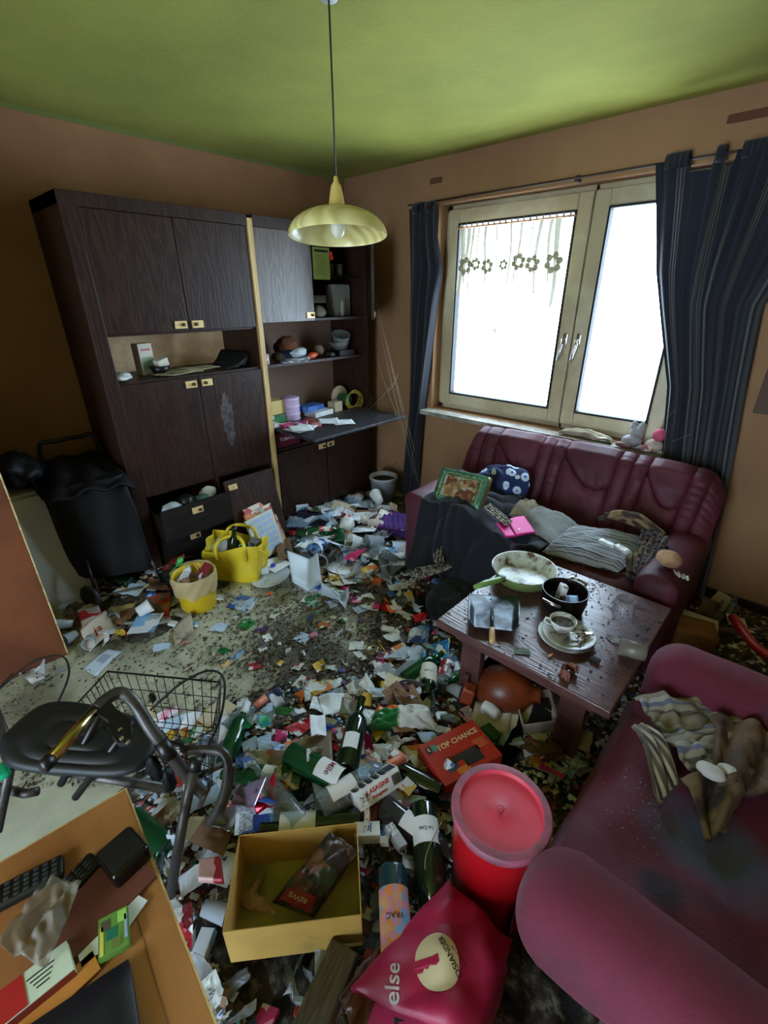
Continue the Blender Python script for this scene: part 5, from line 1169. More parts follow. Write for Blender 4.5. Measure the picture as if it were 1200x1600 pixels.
for k, (x, y, m_, lb) in enumerate(((-2.74, 1.93, M_pk[2], 'pink and white packet on the desk flap'), (-2.70, 2.02, M_pk[2], 'pink packet with white tubes by the round lilac tins'), (-2.72, 2.12, mat('rust_red_card', c8(150, 60, 46), .6), 'rust-red flat packet on the desk flap'), (-2.60, 2.08, mat('rose_card', c8(190, 110, 110), .6), 'small rose box in the middle of the desk flap'), (-2.82, 1.87, M_pk[1], 'blue and white packet at the left end of the desk flap'))):
    sol(MB().rbox((0, 0, .012), (.07, .10 if k != 3 else .06, .024), .003, 5), 'packet', m_, lb, 'packet', (x, y, zd), k*.4)
p = Vector((-2.80, 1.955, .632))
tob = thing('maroon_box', 'maroon box with silver lettering below the desk flap', 'box', (p.x, p.y, p.z))
MB().rbox((-.06, 0, .055), (.12, .24, .11), .003, 5).build('box_body', mat('maroon_card', c8(108, 28, 52), .5), tob)
lettering('TOBAGO', .034, mat('silver_print', c8(190, 180, 180), .4), tob, (.001, .01, .06), (R(90), 0, R(90)))
for k in range(4):
    sol(MB().rbox((0, 0, .008), (.16, .22, .014), .002, 5), 'notebook', [mat('ochre_cover', c8(176, 140, 80), .6), mat('cream_cover', c8(190, 180, 160), .6), mat('purple_cover', c8(84, 60, 120), .6), mat('violet_cover', c8(96, 70, 110), .6)][k], ['ochre notebook at the bottom of the pile below the desk flap', 'cream notebook second from the bottom below the desk flap', 'purple notebook second from the top below the desk flap', 'violet notebook on top of the pile below the desk flap'][k], 'notebook', (-2.80+.02*k-.03, 2.28, .632+.0155*k), .1*k)
# inside the open upper cupboard
ce = thing('certificate', 'yellow-green printed notice hanging in the open upper cupboard', 'notice', atx(502, 412, -2.775))
hz2 = (atx(502, 386, -2.775)-atx(502, 436, -2.775)).z; wz2 = abs((atx(489, 412, -2.775)-atx(515, 412, -2.775)).y)
MB().b2((0, -wz2/2, -hz2/2), (.003, wz2/2, hz2/2)).build('sheet', mat('lime_paper', c8(150, 160, 84), .8), ce)
m_ = MB(); m_.b2((.0032, -wz2*.4, hz2*.36), (.004, wz2*.4, hz2*.43))
for k in range(9): m_.b2((.0032, -wz2*.36, hz2*(.24-.07*k)), (.004, wz2*(.1+.25*((k*37) % 7)/7), hz2*(.25-.07*k)))
m_.build('print', M_text, ce)
sol(MB().box((0, 0, 0), (.012, .025, .05)), 'red_tag', mat('signal_red', c8(220, 50, 40), .5), 'small red tag beside the yellow-green notice', 'tag', atx(517, 400, -2.78), rot=(.3, 0, 0))
sol(MB().rbox((0, 0, .11), (.10, .17, .22), .008, 6), 'white_canister', mat('greyish_canister', c8(150, 148, 144), .5), 'large grey-white canister in the open upper cupboard', 'canister', (-2.95, 2.66, 1.512))
sol(MB().lathe([(.001, 0), (.012, 0), (.012, .09), (.006, .11), (.001, .112)], 16), 'candle', mat('wax', c8(170, 166, 150), .5), 'slim white candle in front of the grey-white canister', 'candle', (-2.84, 2.60, 1.512))
sol(blobm(.045, 91, (1, 1.2, .9), .2, 3), 'crumpled_packet', mat('grey_packet', c8(130, 124, 112), .6), 'crumpled grey packet at the front of the open upper cupboard', 'packet', (-2.82, 2.35, 1.512))
for k in range(3):
    sol(MB().lathe([(.001, 0), (.024, 0), (.027, .08), (.001, .08)], 18), 'mug', mat('dim_mug', c8(100, 96, 94), .5), 'mug on the upper shelf of the open cupboard, %s one' % ('left', 'middle', 'right')[k], 'mug', (-2.90, 2.46+.09*k, 1.786))
sol(MB().rbox((0, 0, .03), (.07, .12, .05), .003, 4), 'tea_box', mat('brown_tea_box', c8(96, 84, 70), .6), 'brown box under the upper shelf of the open cupboard', 'box', (-2.86, 2.37, 1.60))
# things in the pulled-out drawer
for k, (x, y, m_, nm, lb) in enumerate(((-2.72, 1.0, M_film, 'plastic_bag', 'crumpled white plastic in the open drawer'), (-2.72, 1.10, M_black, 'black_pouch', 'small black pouch in the open drawer'), (-2.70, 1.19, mat('bottle_green_cloth', c8(60, 100, 84), .8), 'green_cloth', 'green cloth in the open drawer'), (-2.78, 1.28, M_white, 'white_bottle', 'white bottle lying in the open drawer'))):
    sol(blobm(.05, 100+k, (1, 1, .8), .3, 3), nm, m_, lb, nm.split('_')[-1] if k else 'bag', (x, y, .43))
# door leaning below, and the printed boards leaning on it
ld = thing('loose_panel', 'dark oak cupboard panel leaning against the lower wall unit', 'panel', (0, 0, 0))
P = [atx(334, 752, -2.64), atx(421, 728, -2.64)]
o = MB().b2((-.01, 0, 0), (.01, .37, .55)).build('panel_board', M_oak, ld, bevel=.003, loc=(-2.54, 1.35, .02), rot=(0, R(-16), 0))
h = MB(); h.box((.014, .05, .50), (.008, .06, .035)); h.rbox((.024, .06, .50), (.014, .02, .016), .004, 5); h.build('handle_plate', M_brass, o)
for k in range(3):
    t = thing('board_game_box' if k else 'wall_calendar', ['white and blue calendar page leaning in front of the loose panel', 'red and cream game board box leaning behind the calendar page', 'orange and white picture box rearmost against the loose panel'][k], 'board', (-2.40-.035*k, 1.37+.035*k, .05), 0, rot=(0, R(-18-3*k), R(12)))
    MB().b2((-.008, 0, 0), (.008, .24, .29-.0*k+.02*k)).build('cover', [mat('cream_cover_card', c8(200, 194, 178), .6), printed('red_game_print', [c8(190, 60, 50), c8(214, 200, 176), c8(196, 120, 60), c8(214, 200, 176)], 14), printed('orange_game_print', [c8(206, 190, 170), c8(200, 110, 60), c8(180, 50, 44), c8(206, 190, 170)], 12)][k], t, bevel=.001)
    if k == 0:
        m_ = MB()
        for i in range(4):
            for j in range(6): m_.b2((.0082, .02+.052*i, .03+.042*j), (.009, .062+.052*i, .062+.042*j))
        m_.build('date_grid', mat('pale_blue_print', c8(150, 176, 206), .6), t)

# ------------------------------------------------------------------ the layer of rubbish on the floor
BUMPS = [(x, y, r, h) for (x, y, r, h) in (
    (-2.25, 2.35, .45, .07), (-1.95, 2.0, .35, .05), (-2.62, 2.2, .30, .05), (-2.35, 1.75, .25, .03),
    (-2.75, 1.1, .28, .06), (-2.38, .62, .14, .04), (-2.75, .75, .22, .06),
    (-1.2, 1.6, .22, .05), (-.92, 1.0, .27, .10), (-.65, 1.45, .35, .09), (-.35, 1.5, .4, .08),
    (-1.12, .66, .25, .10), (-.85, .60, .30, .17), (-.6, .45, .40, .17), (-.5, .9, .35, .12), (-1.05, .35, .3, .10),
    (-.35, .4, .4, .12), (.4, 2.35, .6, .14), (.0, 2.0, .3, .08), (-.6, 0, .5, .10), (-1.3, 2.0, .3, .05))]
def hz_(x, y):
    s = 0
    for (a, b, r, h) in BUMPS:
        d2 = ((x-a)**2+(y-b)**2)/(r*r)
        if d2 < 6: s = max(s, h*math.exp(-d2*.9))+.25*min(s, h*math.exp(-d2*.9))
    return s
def heapz(x, y):
    s = hz_(x, y)
    if abs(x+.64) < .24 and abs(y-.35) < .24: s = min(s, .105)
    return s*(1+.25*nz((x*9, y*9, 0), 1, 3)) - .012 + .012*nz((x*22, y*22, 0), 1, 9)*min(1, s*30)
m_ = MB(); nx, ny = 230, 230
vs = []; idx = {}
for j in range(ny+1):
    for i in range(nx+1):
        x = lerp(XL+.02, .95, i/nx); y = lerp(-.6, YB-.03, j/ny); vs.append((x, y, heapz(x, y)))
fs = []
for j in range(ny):
    for i in range(nx):
        q = (j*(nx+1)+i, j*(nx+1)+i+1, (j+1)*(nx+1)+i+1, (j+1)*(nx+1)+i)
        if max(vs[k][2] for k in q) > .0015: fs.append(q)
used_ = sorted({k for f in fs for k in f}); mp2 = {k: i for i, k in enumerate(used_)}
m_.add([vs[k] for k in used_], [tuple(mp2[k] for k in f) for f in fs])
tag(m_.build('rubbish_layer', M_litter), 'dark trodden layer of rubbish and dirt under the loose things on the floor', 'rubbish', kind='stuff')
def ground(px, py, lift=0, it=4):
    z = 0
    for _ in range(it): p = at(px, py, z); z = max(0, heapz(p.x, p.y))+lift
    p = at(px, py, z); return Vector((p.x, p.y, z))

# crumbs strewn over the bare floor
pts = []
q = random.Random(11); n_ = 0
def dens(px, py):
    d = .25
    d += 1.6*math.exp(-(((px-470)/130)**2+((py-1010)/60)**2))      # the grey trodden zone
    d += 1.0*math.exp(-(((px-430)/200)**2+((py-930)/40)**2))+.8*math.exp(-(((px-570)/60)**2+((py-960)/90)**2))
    return d
while n_ < 17000:
    px, py = q.uniform(-10, 720), q.uniform(860, 1230)
    if q.random() > dens(px, py)/1.8: continue
    p = at(px, py, 0)
    if nz((p.x*6, p.y*6, 0), 1, 4) < q.uniform(-.6, .25): continue
    if p.y > 2.9 or p.x < -3.1: continue
    s = q.choice([.002, .003, .004, .005, .007, .010, .014]); z = max(0, heapz(p.x, p.y)); pts.append(((p.x, p.y, z+s*.1), s)); n_ += 1
half = len(pts)//2
crumbs('dirt_crumbs', pts[:half*5//4], M_crumb, 'dark crumbs of dirt strewn over the pale linoleum floor')
crumbs('pale_crumbs', pts[half*5//4:], mat('pale_crumbs', c8(150, 140, 122), .9, c8(110, 92, 72), 90), 'pale crumbs and shreds strewn over the linoleum floor')
def shreds(name, n, mats, label, seed, smin, smax, lo=.012):
    q = random.Random(seed); m_ = MB(); k = 0; tries = 0
    while k < n and tries < n*30:
        tries += 1; px, py = q.uniform(-20, 1210), 760+q.random()**.8*860; p = at(px, py, .05)
        if p.y > 2.93 or p.x < -3.15 or p.x > .9 or (p.x > -.34 and p.y < 1.0): continue
        z = heapz(p.x, p.y)
        if z < lo or (abs(p.x+.64) < .22 and abs(p.y-.35) < .22 and z < .2): continue
        p = at(px, py, z); z = max(0, heapz(p.x, p.y)); s_ = q.uniform(smin, smax); a = q.uniform(0, 6.28); c = Vector((p.x, p.y, z+q.uniform(.001, .012)))
        d1 = Vector((math.cos(a), math.sin(a), q.uniform(-.35, .35)))*s_; d2 = Vector((-math.sin(a), math.cos(a), q.uniform(-.35, .35)))*s_*q.uniform(.3, .9); h_ = Vector((0, 0, q.uniform(0, s_*.6)))
        m_.add([c-d1-d2, c+h_-d2*q.uniform(.6, 1.2), c+d1-d2*q.uniform(.3, 1), c+d1+d2, c+h_+d2, c-d1*q.uniform(.5, 1)+d2], [(0, 1, 4, 5), (1, 2, 3, 4)], q.choices(range(len(mats)), [w for _, w in mats])[0], smooth=False); k += 1
    tag(m_.build(name, [a for a, _ in mats]), label, 'shreds', kind='stuff')
shreds('paper_shreds', 9000, [(M_paper, 5), (mat('cold_white_paper', c8(176, 196, 216), .8), 3), (mat('cream_paper', c8(196, 182, 150), .8), 4), (mat('tan_paper', c8(150, 112, 84), .8), 4), (mat('brown_paper', c8(110, 76, 54), .8), 4), (M_text, 4), (mat('red_shred', c8(180, 40, 50), .6), 1), (mat('blue_shred', c8(50, 90, 160), .6), 1), (mat('pink_shred', c8(206, 90, 130), .6), .6), (mat('green_shred', c8(40, 110, 60), .6), .7)], 'small torn shreds of paper and wrappers strewn through the rubbish', 5, .005, .016)
# ------------------------------------------------------------------ bottles
def bottle(label, bpx, npx, glass, lab=None, cap=None, L=.30, r=.037, lift=0, z0=None, text=None, textm=None, neckd=0, shape='bordeaux', roll=0, grp=None, txts=.016):
    zh = max(ground(*bpx).z, ground(*npx).z)+r*.75+lift
    b, n = at(bpx[0], bpx[1], zh), at(npx[0], npx[1], zh)
    if z0 is not None: b = at(bpx[0], bpx[1], z0[0]); n = at(npx[0], npx[1], z0[1])
    d = (n-b); d.z = 0 if z0 is None else d.z; d.normalize()
    c0 = b.copy()
    if z0 is None: c0.z = zh; d.z = neckd; d.normalize()
    up = Vector((0, 0, 1)); xx = up.cross(d)
    xx = xx.normalized() if xx.length > .01 else Vector((1, 0, 0)); yy = d.cross(xx)
    Mx = Matrix.Translation(c0) @ Matrix((xx, yy, d)).transposed().to_4x4() @ Matrix.Rotation(roll, 4, 'Z')
    t = thing('bottle', label, 'bottle', group=grp); t.matrix_world = Mx
    if shape == 'bordeaux': pr = [(.001, .012), (r*.6, .004), (r*.96, 0), (r, .006), (r, L*.60), (r*.93, L*.66), (r*.55, L*.73), (.0145, L*.78), (.0138, L*.96), (.0155, L*.965), (.0155, L)]
    elif shape == 'hock': pr = [(.001, .010), (r*.6, .003), (r*.96, 0), (r, .006), (r, L*.45), (r*.9, L*.56), (r*.55, L*.72), (.0145, L*.84), (.0138, L*.96), (.0155, L*.965), (.0155, L)]
    else: pr = [(.001, .008), (r*.7, .002), (r, .008), (r, L*.25), (r*.93, L*.30), (r, L*.36), (r, L*.66), (r*.7, L*.80), (.013, L*.90), (.013, L)]
    MB().lathe(pr, 32).build('glass_body' if shape != 'pet' else 'plastic_body', glass, t)
    if lab:
        m1, z1, z2, arc = lab
        g = MB().grid(lambda u, v: Vector((math.sin((u-.5)*arc)*(r+.0008), math.cos((u-.5)*arc)*(r+.0008), lerp(z1*L, z2*L, v))), 24, 3); g.build('paper_label', m1, t)
        if text:
            def wrap(c_): a = -c_.x/(r+.0014); return Vector((math.sin(a)*(r+.0014), math.cos(a)*(r+.0014), (z1+z2)/2*L+c_.y))
            lettering(text, txts, textm or M_text, t, (0, 0, 0), fn=wrap)
    if cap: MB().lathe([(.0148, L*.80 if cap[1] else L*.955), (.0158, L*.81 if cap[1] else L*.957), (.0165, L*1.004), (.001, L*1.006)], 20).build('foil_cap', cap[0], t)
    return t
F_peach = mat('peach_foil', c8(214, 122, 96), .45); F_teal = mat('teal_foil', c8(40, 96, 104), .35, metal=.3); F_dk = mat('dark_foil', c8(40, 30, 40), .4)
F_green = mat('bright_green_cap', c8(70, 170, 80), .4); F_red = mat('red_foil', c8(150, 30, 44), .4)
LBL = mat('cream_label', c8(206, 202, 186), .7); LBW = mat('white_label', c8(210, 210, 212), .7); LBP = printed('pink_sketch_label', [c8(210, 206, 204), c8(222, 130, 110), c8(212, 208, 206), c8(210, 206, 204)], 12, lines=False)
LBO = printed('orange_dotted_label', [c8(206, 120, 60), c8(190, 130, 140), c8(110, 150, 190), c8(196, 140, 100)], 60, metric='EUCLIDEAN', lines=False)
bottle('large clear empty wine bottle with a peach foil neck behind the open yellow carton', (498, 1262), (590, 1207), M_gclear, (LBP, .12, .40, 1.5), (F_peach, 1), .31, .041, .055)
bottle('clear bottle with orange neck beside the wire basket', (322, 1172), (372, 1128), M_gclear, (LBP, .1, .3, 2.0), (F_peach, 1), .30, .040, .03)
bottle('short-necked green bottle with cream label above the open yellow carton', (474, 1222), (400, 1215), M_grass, (LBL, .12, .48, 2.0), None, .28, .04, .04, text='Soave', txts=.014)
bottle('green bottle with white label and red script above the large clear bottle', (452, 1178), (535, 1222), M_grass, (LBW, .42, .72, 2.0), None, .29, .04, .035, text='Mlle', textm=mat('crimson_script', c8(170, 30, 70), .5), txts=.03)
bottle('dark green bottle lying neck up behind the large clear bottle', (541, 1205), (556, 1135), M_gdark, (LBW, .2, .4, 1.4), None, .30, .038, .05)
bottle('dark green wine bottle with rooster label left of the red stool', (660, 1262), (678, 1420), M_gdark, (LBW, .14, .36, 2.2), (F_dk, 1), .33, .042, .06, text='Le Coq', txts=.014)
bottle('wine bottle with orange patterned label and teal shoulder beside the open yellow carton', (612, 1358), (622, 1520), glassy('teal_glass', c8(30, 84, 96), .15, .1), (LBO, .18, .62, 2.6), None, .29, .038, .07, text='VRAC', txts=.018)
bottle('green wine bottle with cream label before the coffee table leg', (668, 1092), (670, 1040), M_gdark, (LBL, .25, .60, 2.4), (F_dk, 1), .29, .04, .03, text='Merlot', txts=.014)
bottle('light green bottle pointing at the clear film left of the coffee table leg', (632, 1062), (655, 1046), M_grass, None, (M_trim, 0), .26, .034, .04)
bottle('clear bottle with red and white label right of the green wine bottle', (690, 1075), (700, 1040), M_gclear, (M_pk[0], .2, .6, 2.4), None, .24, .035, .02)
bottle('green bottle with red label lying across the heap behind the yellow shopping bag', (512, 838), (452, 832), M_grass, (M_pk[0], .2, .5, 2.4), (F_red, 1), .30, .038, .03)
bottle('green bottle with red and white label, middle of the heap before the dark cupboard doors', (480, 832), (548, 826), M_grass, (M_pk[0], .3, .6, 2.4), None, .29, .038, .03)
bottle('green bottle lying steeply right of the middle of the back heap', (530, 850), (533, 815), M_grass, None, None, .27, .037, .03)
bottle('clear plastic bottle with its open end toward the camera in the back heap', (484, 882), (470, 850), M_gclear, None, None, .24, .036, .03, shape='pet')
bottle('dark bottle lying under the clear plastic bottle of the back heap', (468, 880), (430, 856), M_gdark, None, None, .28, .038, .0)
bottle('dark green bottle lying beside the clear jar near the sofa', (572, 880), (612, 888), M_gdark, (M_pk[0], .55, .75, 2.4), None, .27, .035, .01)
bottle('small bottle with red neck by the sofa coat', (660, 962), (655, 932), M_gdark, None, (F_red, 1), .22, .03, .02)
bottle('green bottle with white cap between the wire basket and the long clear bottle', (352, 1192), (368, 1148), M_grass, None, (M_white, 1), .27, .035, .03)
bottle('dark bottle with white label lying just behind the open yellow carton', (565, 1283), (480, 1289), M_gdark, (LBW, .45, .8, 2.4), None, .30, .036, .0)
bottle('grey smoky bottle with small white label right of the yellow carton corner', (600, 1262), (650, 1300), glassy('smoky_bottle', c8(100, 100, 108), .06, .5), (LBW, .25, .5, 1.6), None, .29, .038, .05)
bottle('dark bottle lying in the rubbish left of the yellow bucket', (205, 912), (170, 900), M_gdark, None, None, .27, .037, .02)
bottle('green bottle lying under the coffee table', (780, 1035), (740, 1050), M_grass, None, None, .28, .036, .04)
bottle('clear bottle lying under the coffee table', (745, 1055), (820, 1052), M_gclear, None, None, .28, .036, .05)
bottle('clear bottle half buried under the large clear bottle', (470, 1290), (430, 1240), M_gclear, None, None, .28, .036, .0)
bottle('dark green bottle between the red game carton and the red stool', (690, 1240), (640, 1215), M_gdark, None, (mat('violet_foil', c8(90, 50, 110), .4), 1), .28, .037, .02)
bottle('green bottle half hidden under the seat of the walking frame', (262, 1330), (225, 1295), M_grass, None, None, .28, .037, .02)
bottle('green bottle with bright green cap standing between the black trolley and the yellow bucket', (266, 912), (283, 872), M_grass, None, (F_green, 1), .30, .034, 0, z0=(.05, .30))
bottle('dark bottle leaning in the yellow shopping bag', (362, 880), (366, 828), M_gdark, None, (F_dk, 0), .29, .036, 0, z0=(.10, .36))

# jar
p = ground(588, 868, .0); sol(MB().lathe([(.001, 0), (.04, 0), (.042, .01), (.042, .10), (.036, .115), (.036, .13), (.034, .13), (.039, .10), (.039, .008), (.001, .005)], 32), 'jar', M_gclear, 'clear glass jar lying by the sofa end of the back heap', 'jar', p+Vector((-.05, 0, .06)), 0, rot=(R(86), 0, R(80)))

# ------------------------------------------------------------------ yellow bucket with liner
p = ground(312, 945); p.z = 0
bk_ = thing('bucket', 'bright yellow bucket with a clear bin liner, left of the bare floor', 'bucket', (p.x, p.y, 0))
rb = .115
MB().lathe([(.001, 0), (rb*.82, 0), (rb*.84, .004), (rb*.98, .215), (rb*1.02, .222), (rb*.98, .225), (rb*.94, .215), (rb*.8, .01), (.001, .008)], 48).build('bucket_body', mat('bright_yellow_plastic', c8(214, 178, 30), .4, dirt=c8(120, 104, 60), dscale=5, dlo=.6, dhi=.8), bk_)
MB().grid(lambda u, v: (lambda a, z, r_: Vector((r_*math.cos(a), r_*math.sin(a), z)))(u*6.2832, .235-.12*v+.012*math.sin(u*40)*v, rb*(1.02-.05*v+.02*math.sin(u*70+v*8)+.05*math.sin(v*3.14))+.004), 160, 14).build('bin_liner', mat('creamy_film', c8(214, 196, 150), .35, transl=.3, alpha=.75), bk_)
for k, (x, y, m1, lb) in enumerate(((-.03, .02, mat('brown_paper', c8(128, 88, 62), .8), 'crumpled brown paper on top of the yellow bucket'), (.03, -.03, mat('tan_paper', c8(150, 112, 84), .8), 'crumpled tan paper on top of the yellow bucket'), (.04, .04, M_film, 'milky film stuffed in the yellow bucket'), (-.04, -.04, M_tissue, 'white tissue stuffed in the yellow bucket'))):
    sol(foldm(130+k, .14, 8, .5, 20), 'crumpled_paper', m1, lb, 'paper', (p.x+x, p.y+y, .17))
sol(MB().rbox((0, 0, 0), (.05, .09, .015), .003, 5), 'red_packet', mat('dull_red_card', c8(140, 40, 48), .5), 'dull red packet sticking out of the yellow bucket', 'packet', (p.x+.04, p.y+.05, .235), rot=(.5, .2, .4))

# yellow shopping bag
p0 = [ground(335, 905), ground(402, 905), ground(410, 870), ground(345, 868)]
cen = at(366, 905, 0); 
ys_ = thing('shopping_bag', 'bright yellow woven shopping bag full of empties beside the yellow bucket', 'bag', (0, 0, 0))
a_ = (at(402, 908, 0)-at(330, 905, 0)).normalized(); b_ = Vector((-a_.y, a_.x, 0)); o0 = at(330, 908, 0)
Lb = (at(402, 908, 0)-at(330, 905, 0)).length
bot = [o0, o0+a_*Lb, o0+a_*Lb+b_*.17, o0+b_*.17]; top = [v+Vector((0, 0, .27)) for v in (o0-a_*.01-b_*.01, o0+a_*(Lb+.04)-b_*.01, o0+a_*(Lb+.04)+b_*.20, o0-a_*.02+b_*.19)]
M_yb = mat('yellow_woven_plastic', c8(222, 196, 40), .45, c8(196, 168, 30), 4, bump=.1, dirt=c8(150, 126, 40), dscale=6, dlo=.6, dhi=.75)
tc_, bc_ = sum(top, Vector())/4, sum(bot, Vector())/4
def ysf(u, v):
    s = u*4; k = int(s) % 4; t = s-int(s); a = top[k].lerp(top[(k+1) % 4], t); b = bot[k].lerp(bot[(k+1) % 4], t)
    q_ = a.lerp(b, v); c_ = tc_.lerp(bc_, v); d = q_-c_; rr_ = 1+.12*nz((u*9, v*3, 0), 1, 5)+.05*math.sin(u*44+v*7)*(1-v*.5)
    z = -.05*max(0, math.sin(u*12.56+1))*(1-v)**2
    return c_+d*rr_+Vector((0, 0, z))
m_ = MB().grid(ysf, 120, 34); m_.add([ysf(k/40, 1)+Vector((0, 0, .002)) for k in range(40)], [tuple(range(40))[::-1]]); m_.build('bag_body', M_yb, ys_, solid=.003)
for s in (0, 1):
    e0 = top[0].lerp(top[1], .25) if s == 0 else top[3].lerp(top[2], .25); e1_ = top[0].lerp(top[1], .75) if s == 0 else top[3].lerp(top[2], .75)
    w = Vector((0, 0, 1)); md = (e0+e1_)/2+b_*(.06 if s == 0 else .02)
    MB().tube(smooth([e0-w*.10-b_*.01*(1-2*s), e0+w*.0, md+w*.03-(e1_-e0)*.2, md+w*.025+(e1_-e0)*.2, e1_, e1_-w*.10-b_*.01*(1-2*s)]), .011, 8).build('bag_handle', M_yb, ys_)
MB().tube(smooth([top[1]+Vector((0, 0, -.02)), top[1]+a_*.04-Vector((0, 0, .05)), top[1]+a_*.035-Vector((0, 0, .12)), top[1]-Vector((0, 0, .15))]), .007, 8).build('side_strap', M_yb, ys_)
for k in range(4):
    c_ = tc_+a_*(.07*(k-1.4))+b_*(.03*((k % 2)*2-1))
    if k == 1: continue
    sol(foldm(140+k, .13, 8, .7, 24, .02, True), 'crumpled_bag', [M_film, M_gclear, M_grass, glassy('grey_film', c8(170, 180, 180), .2, .5)][k], ['milky film bulging from the yellow shopping bag', '', 'green glass bottle bottom in the yellow shopping bag', 'grey film bulging from the yellow shopping bag'][k], 'packaging', (c_.x, c_.y, .17))

# white plate on the floor
p = ground(424, 906, .0); plate('white plate lying tilted on the floor in front of the yellow shopping bag', p+Vector((0, 0, .012)), .125, mat('white_china', c8(196, 204, 210), .3, dirt=c8(120, 110, 96), dscale=10, dlo=.6, dhi=.7), (R(6), R(-5), 0))
sol(MB().lathe([(.001, 0), (.016, 0), (.017, .028), (.001, .03)], 18), 'screw_top', mat('royal_blue_plastic', c8(30, 60, 170), .4), 'royal blue bottle cap on the rim of the white floor plate', 'cap', ground(428, 894)+Vector((0, 0, .03)))
sol(blobm(.05, 151, (1.2, .8, .4), .3, 3), 'milky_tray', M_film, 'milky tray lying on the left of the white floor plate', 'tray', ground(410, 898)+Vector((0, 0, .02)))

# white bucket in the corner
p = at(592, 788, 0); wb = thing('plant_pot', 'grey-white plastic planter in the corner by the narrow curtain', 'pot', (p.x, p.y+.06, 0))
rr = (at(571, 748, .24)-at(616, 748, .24)).length/2*.98
MB().lathe([(.001, 0), (rr*.74, 0), (rr*.95, .23), (rr*1.02, .232), (rr*1.02, .25), (rr*.94, .25), (rr*.9, .20), (.001, .20)], 48).build('pot_body', mat('greyish_white_plastic', c8(176, 176, 178), .45), wb)
MB().lathe([(.001, .215), (rr*.88, .214)], 30).build('dry_soil', mat('dry_soil', c8(80, 66, 54), .95, c8(50, 40, 34), 40), wb)
MB().tube(smooth([(rr*.5, 0, .21), (rr*.7, 0, .33), (rr*1.1, .02, .40)]), .002, 5).build('dry_twig', mat('dry_twig', c8(96, 80, 60), .9), wb)
# puppet heads
for (px, py, s) in ((560, 785, .045), (577, 778, .035)):
    p = ground(px, py); sol(blobm(s, px, (1, .9, 1), .1, 4), 'potato', mat('pale_potato', c8(190, 158, 138), .8, c8(160, 122, 100), 12), 'dry round pale lump by the planter, ' + ('larger left' if px == 560 else 'smaller right') + ' one', 'lump', p)
# plush dog
p = ground(588, 828); dg_ = thing('plush_dog', 'dirty white plush dog lying in the back heap near the sofa', 'plush toy', (p.x, p.y, p.z+.01), .3)
M_pd = mat('dirty_white_plush', c8(206, 196, 186), .95, c8(170, 150, 130), 12, sheen=.3)
blobm(.05, 160, (1.6, .8, .8), .06, 4).build('body', M_pd, dg_); blobm(.038, 161, (1, .9, .9), .05, 4).build('head', M_pd, dg_, loc=(-.10, 0, .02))
for (x, y) in ((.06, .035), (.06, -.035), (-.04, .035), (-.04, -.035)): blobm(.02, 162, (1.5, .8, .8), .05, 3).build('leg', M_pd, dg_, loc=(x, y, -.004))
for s in (-1, 1): blobm(.016, 163, (1, .6, 1.3), .05, 3).build('ear', M_pd, dg_, loc=(-.10, s*.03, .05))
# purple knit cushion
p = ground(624, 832); m_ = MB().rbox((0, 0, .05), (.30, .30, .09), .04, 40, fn=lambda p, n: .006*math.sin(p.x*160+p.y*60)+.01*nz(p, 8, 2)); sol(m_, 'knitted_cushion', mat('purple_knit', c8(110, 44, 140), .9, c8(44, 50, 120), 40, .45, .55, bump=.6, bscale=120), 'purple and blue knitted cushion on the floor left of the leather sofa', 'cushion', p+Vector((-.03, .02, 0)), .4, weld=.0005)

# white carrier bag
p = ground(535, 865); sol(foldm(170, .34, 8, .32, 44, .02, True), 'carrier_bag', mat('bluish_white_film', c8(216, 228, 240), .4, transl=.2), 'bluish white crumpled carrier bag, brightest thing in the back heap', 'bag', p+Vector((0, 0, .045)))
hd = MB().tube(smooth([p+Vector((-.10, -.08, .04)), p+Vector((-.19, -.12, .05)), p+Vector((-.20, -.03, .05)), p+Vector((-.12, 0, .05))]), .012, 8)
o = hd.build('twisted_film', MATS['bluish_white_film']); tag(o, 'loop of twisted white film left of the bluish white carrier bag', 'film')

# big clear film left of table leg
p = ground(628, 1068); sol(foldm(172, .19, 9, .45, 36, .02, True), 'plastic_film', glassy('clear_film', c8(200, 212, 216), .2, .45), 'shiny clear crumpled film left of the green wine bottle by the table', 'film', p)
# foil pack green/white
M_gp = printed('green_orange_pack', [c8(20, 120, 60), c8(206, 210, 208), c8(16, 96, 50), c8(214, 110, 40)], 9, .3, lines=False)
p = ground(622, 1130); P4 = [ground(590, 1108, .06), ground(668, 1112, .09), ground(680, 1142, .06), ground(575, 1148, .05)]
pk = thing('crisp_packet', 'large green, orange and white crumpled packet on the grey pot', 'packet', (0, 0, 0))
M_g1 = mat('shiny_green_foil', c8(20, 124, 66), .3); M_w1 = mat('shiny_white_foil', c8(206, 210, 212), .3); M_o1 = mat('shiny_orange_foil', c8(214, 104, 36), .35)
cf = creases(171, 7, .5)
def pkf(u, v): return .05*math.sin(u*3.1)**.5*math.sin(v*3.1)**.5+.03*abs(cf(u-.5, v-.5))+.012*nz((u*8, v*6, 0), 1)
for (nm, m1, u0, u1, v0, v1) in (('green_end', M_g1, 0, .45, .35, 1), ('orange_edge', M_o1, 0, .42, 0, .35), ('white_half', M_w1, .42, 1, 0, 1)):
    mb = MB(); P = [Vector(q_) for q_ in P4]
    def pf(u, v, P=P, u0=u0, u1=u1, v0=v0, v1=v1):
        U, V_ = lerp(u0, u1, u), lerp(v0, v1, v); q_ = (P[0]*(1-U)+P[1]*U)*(1-V_)+(P[3]*(1-U)+P[2]*U)*V_; q_.z += pkf(U, V_); return q_
    mb.grid(pf, 40, 30); mb.build(nm, m1, pk, solid=.001)
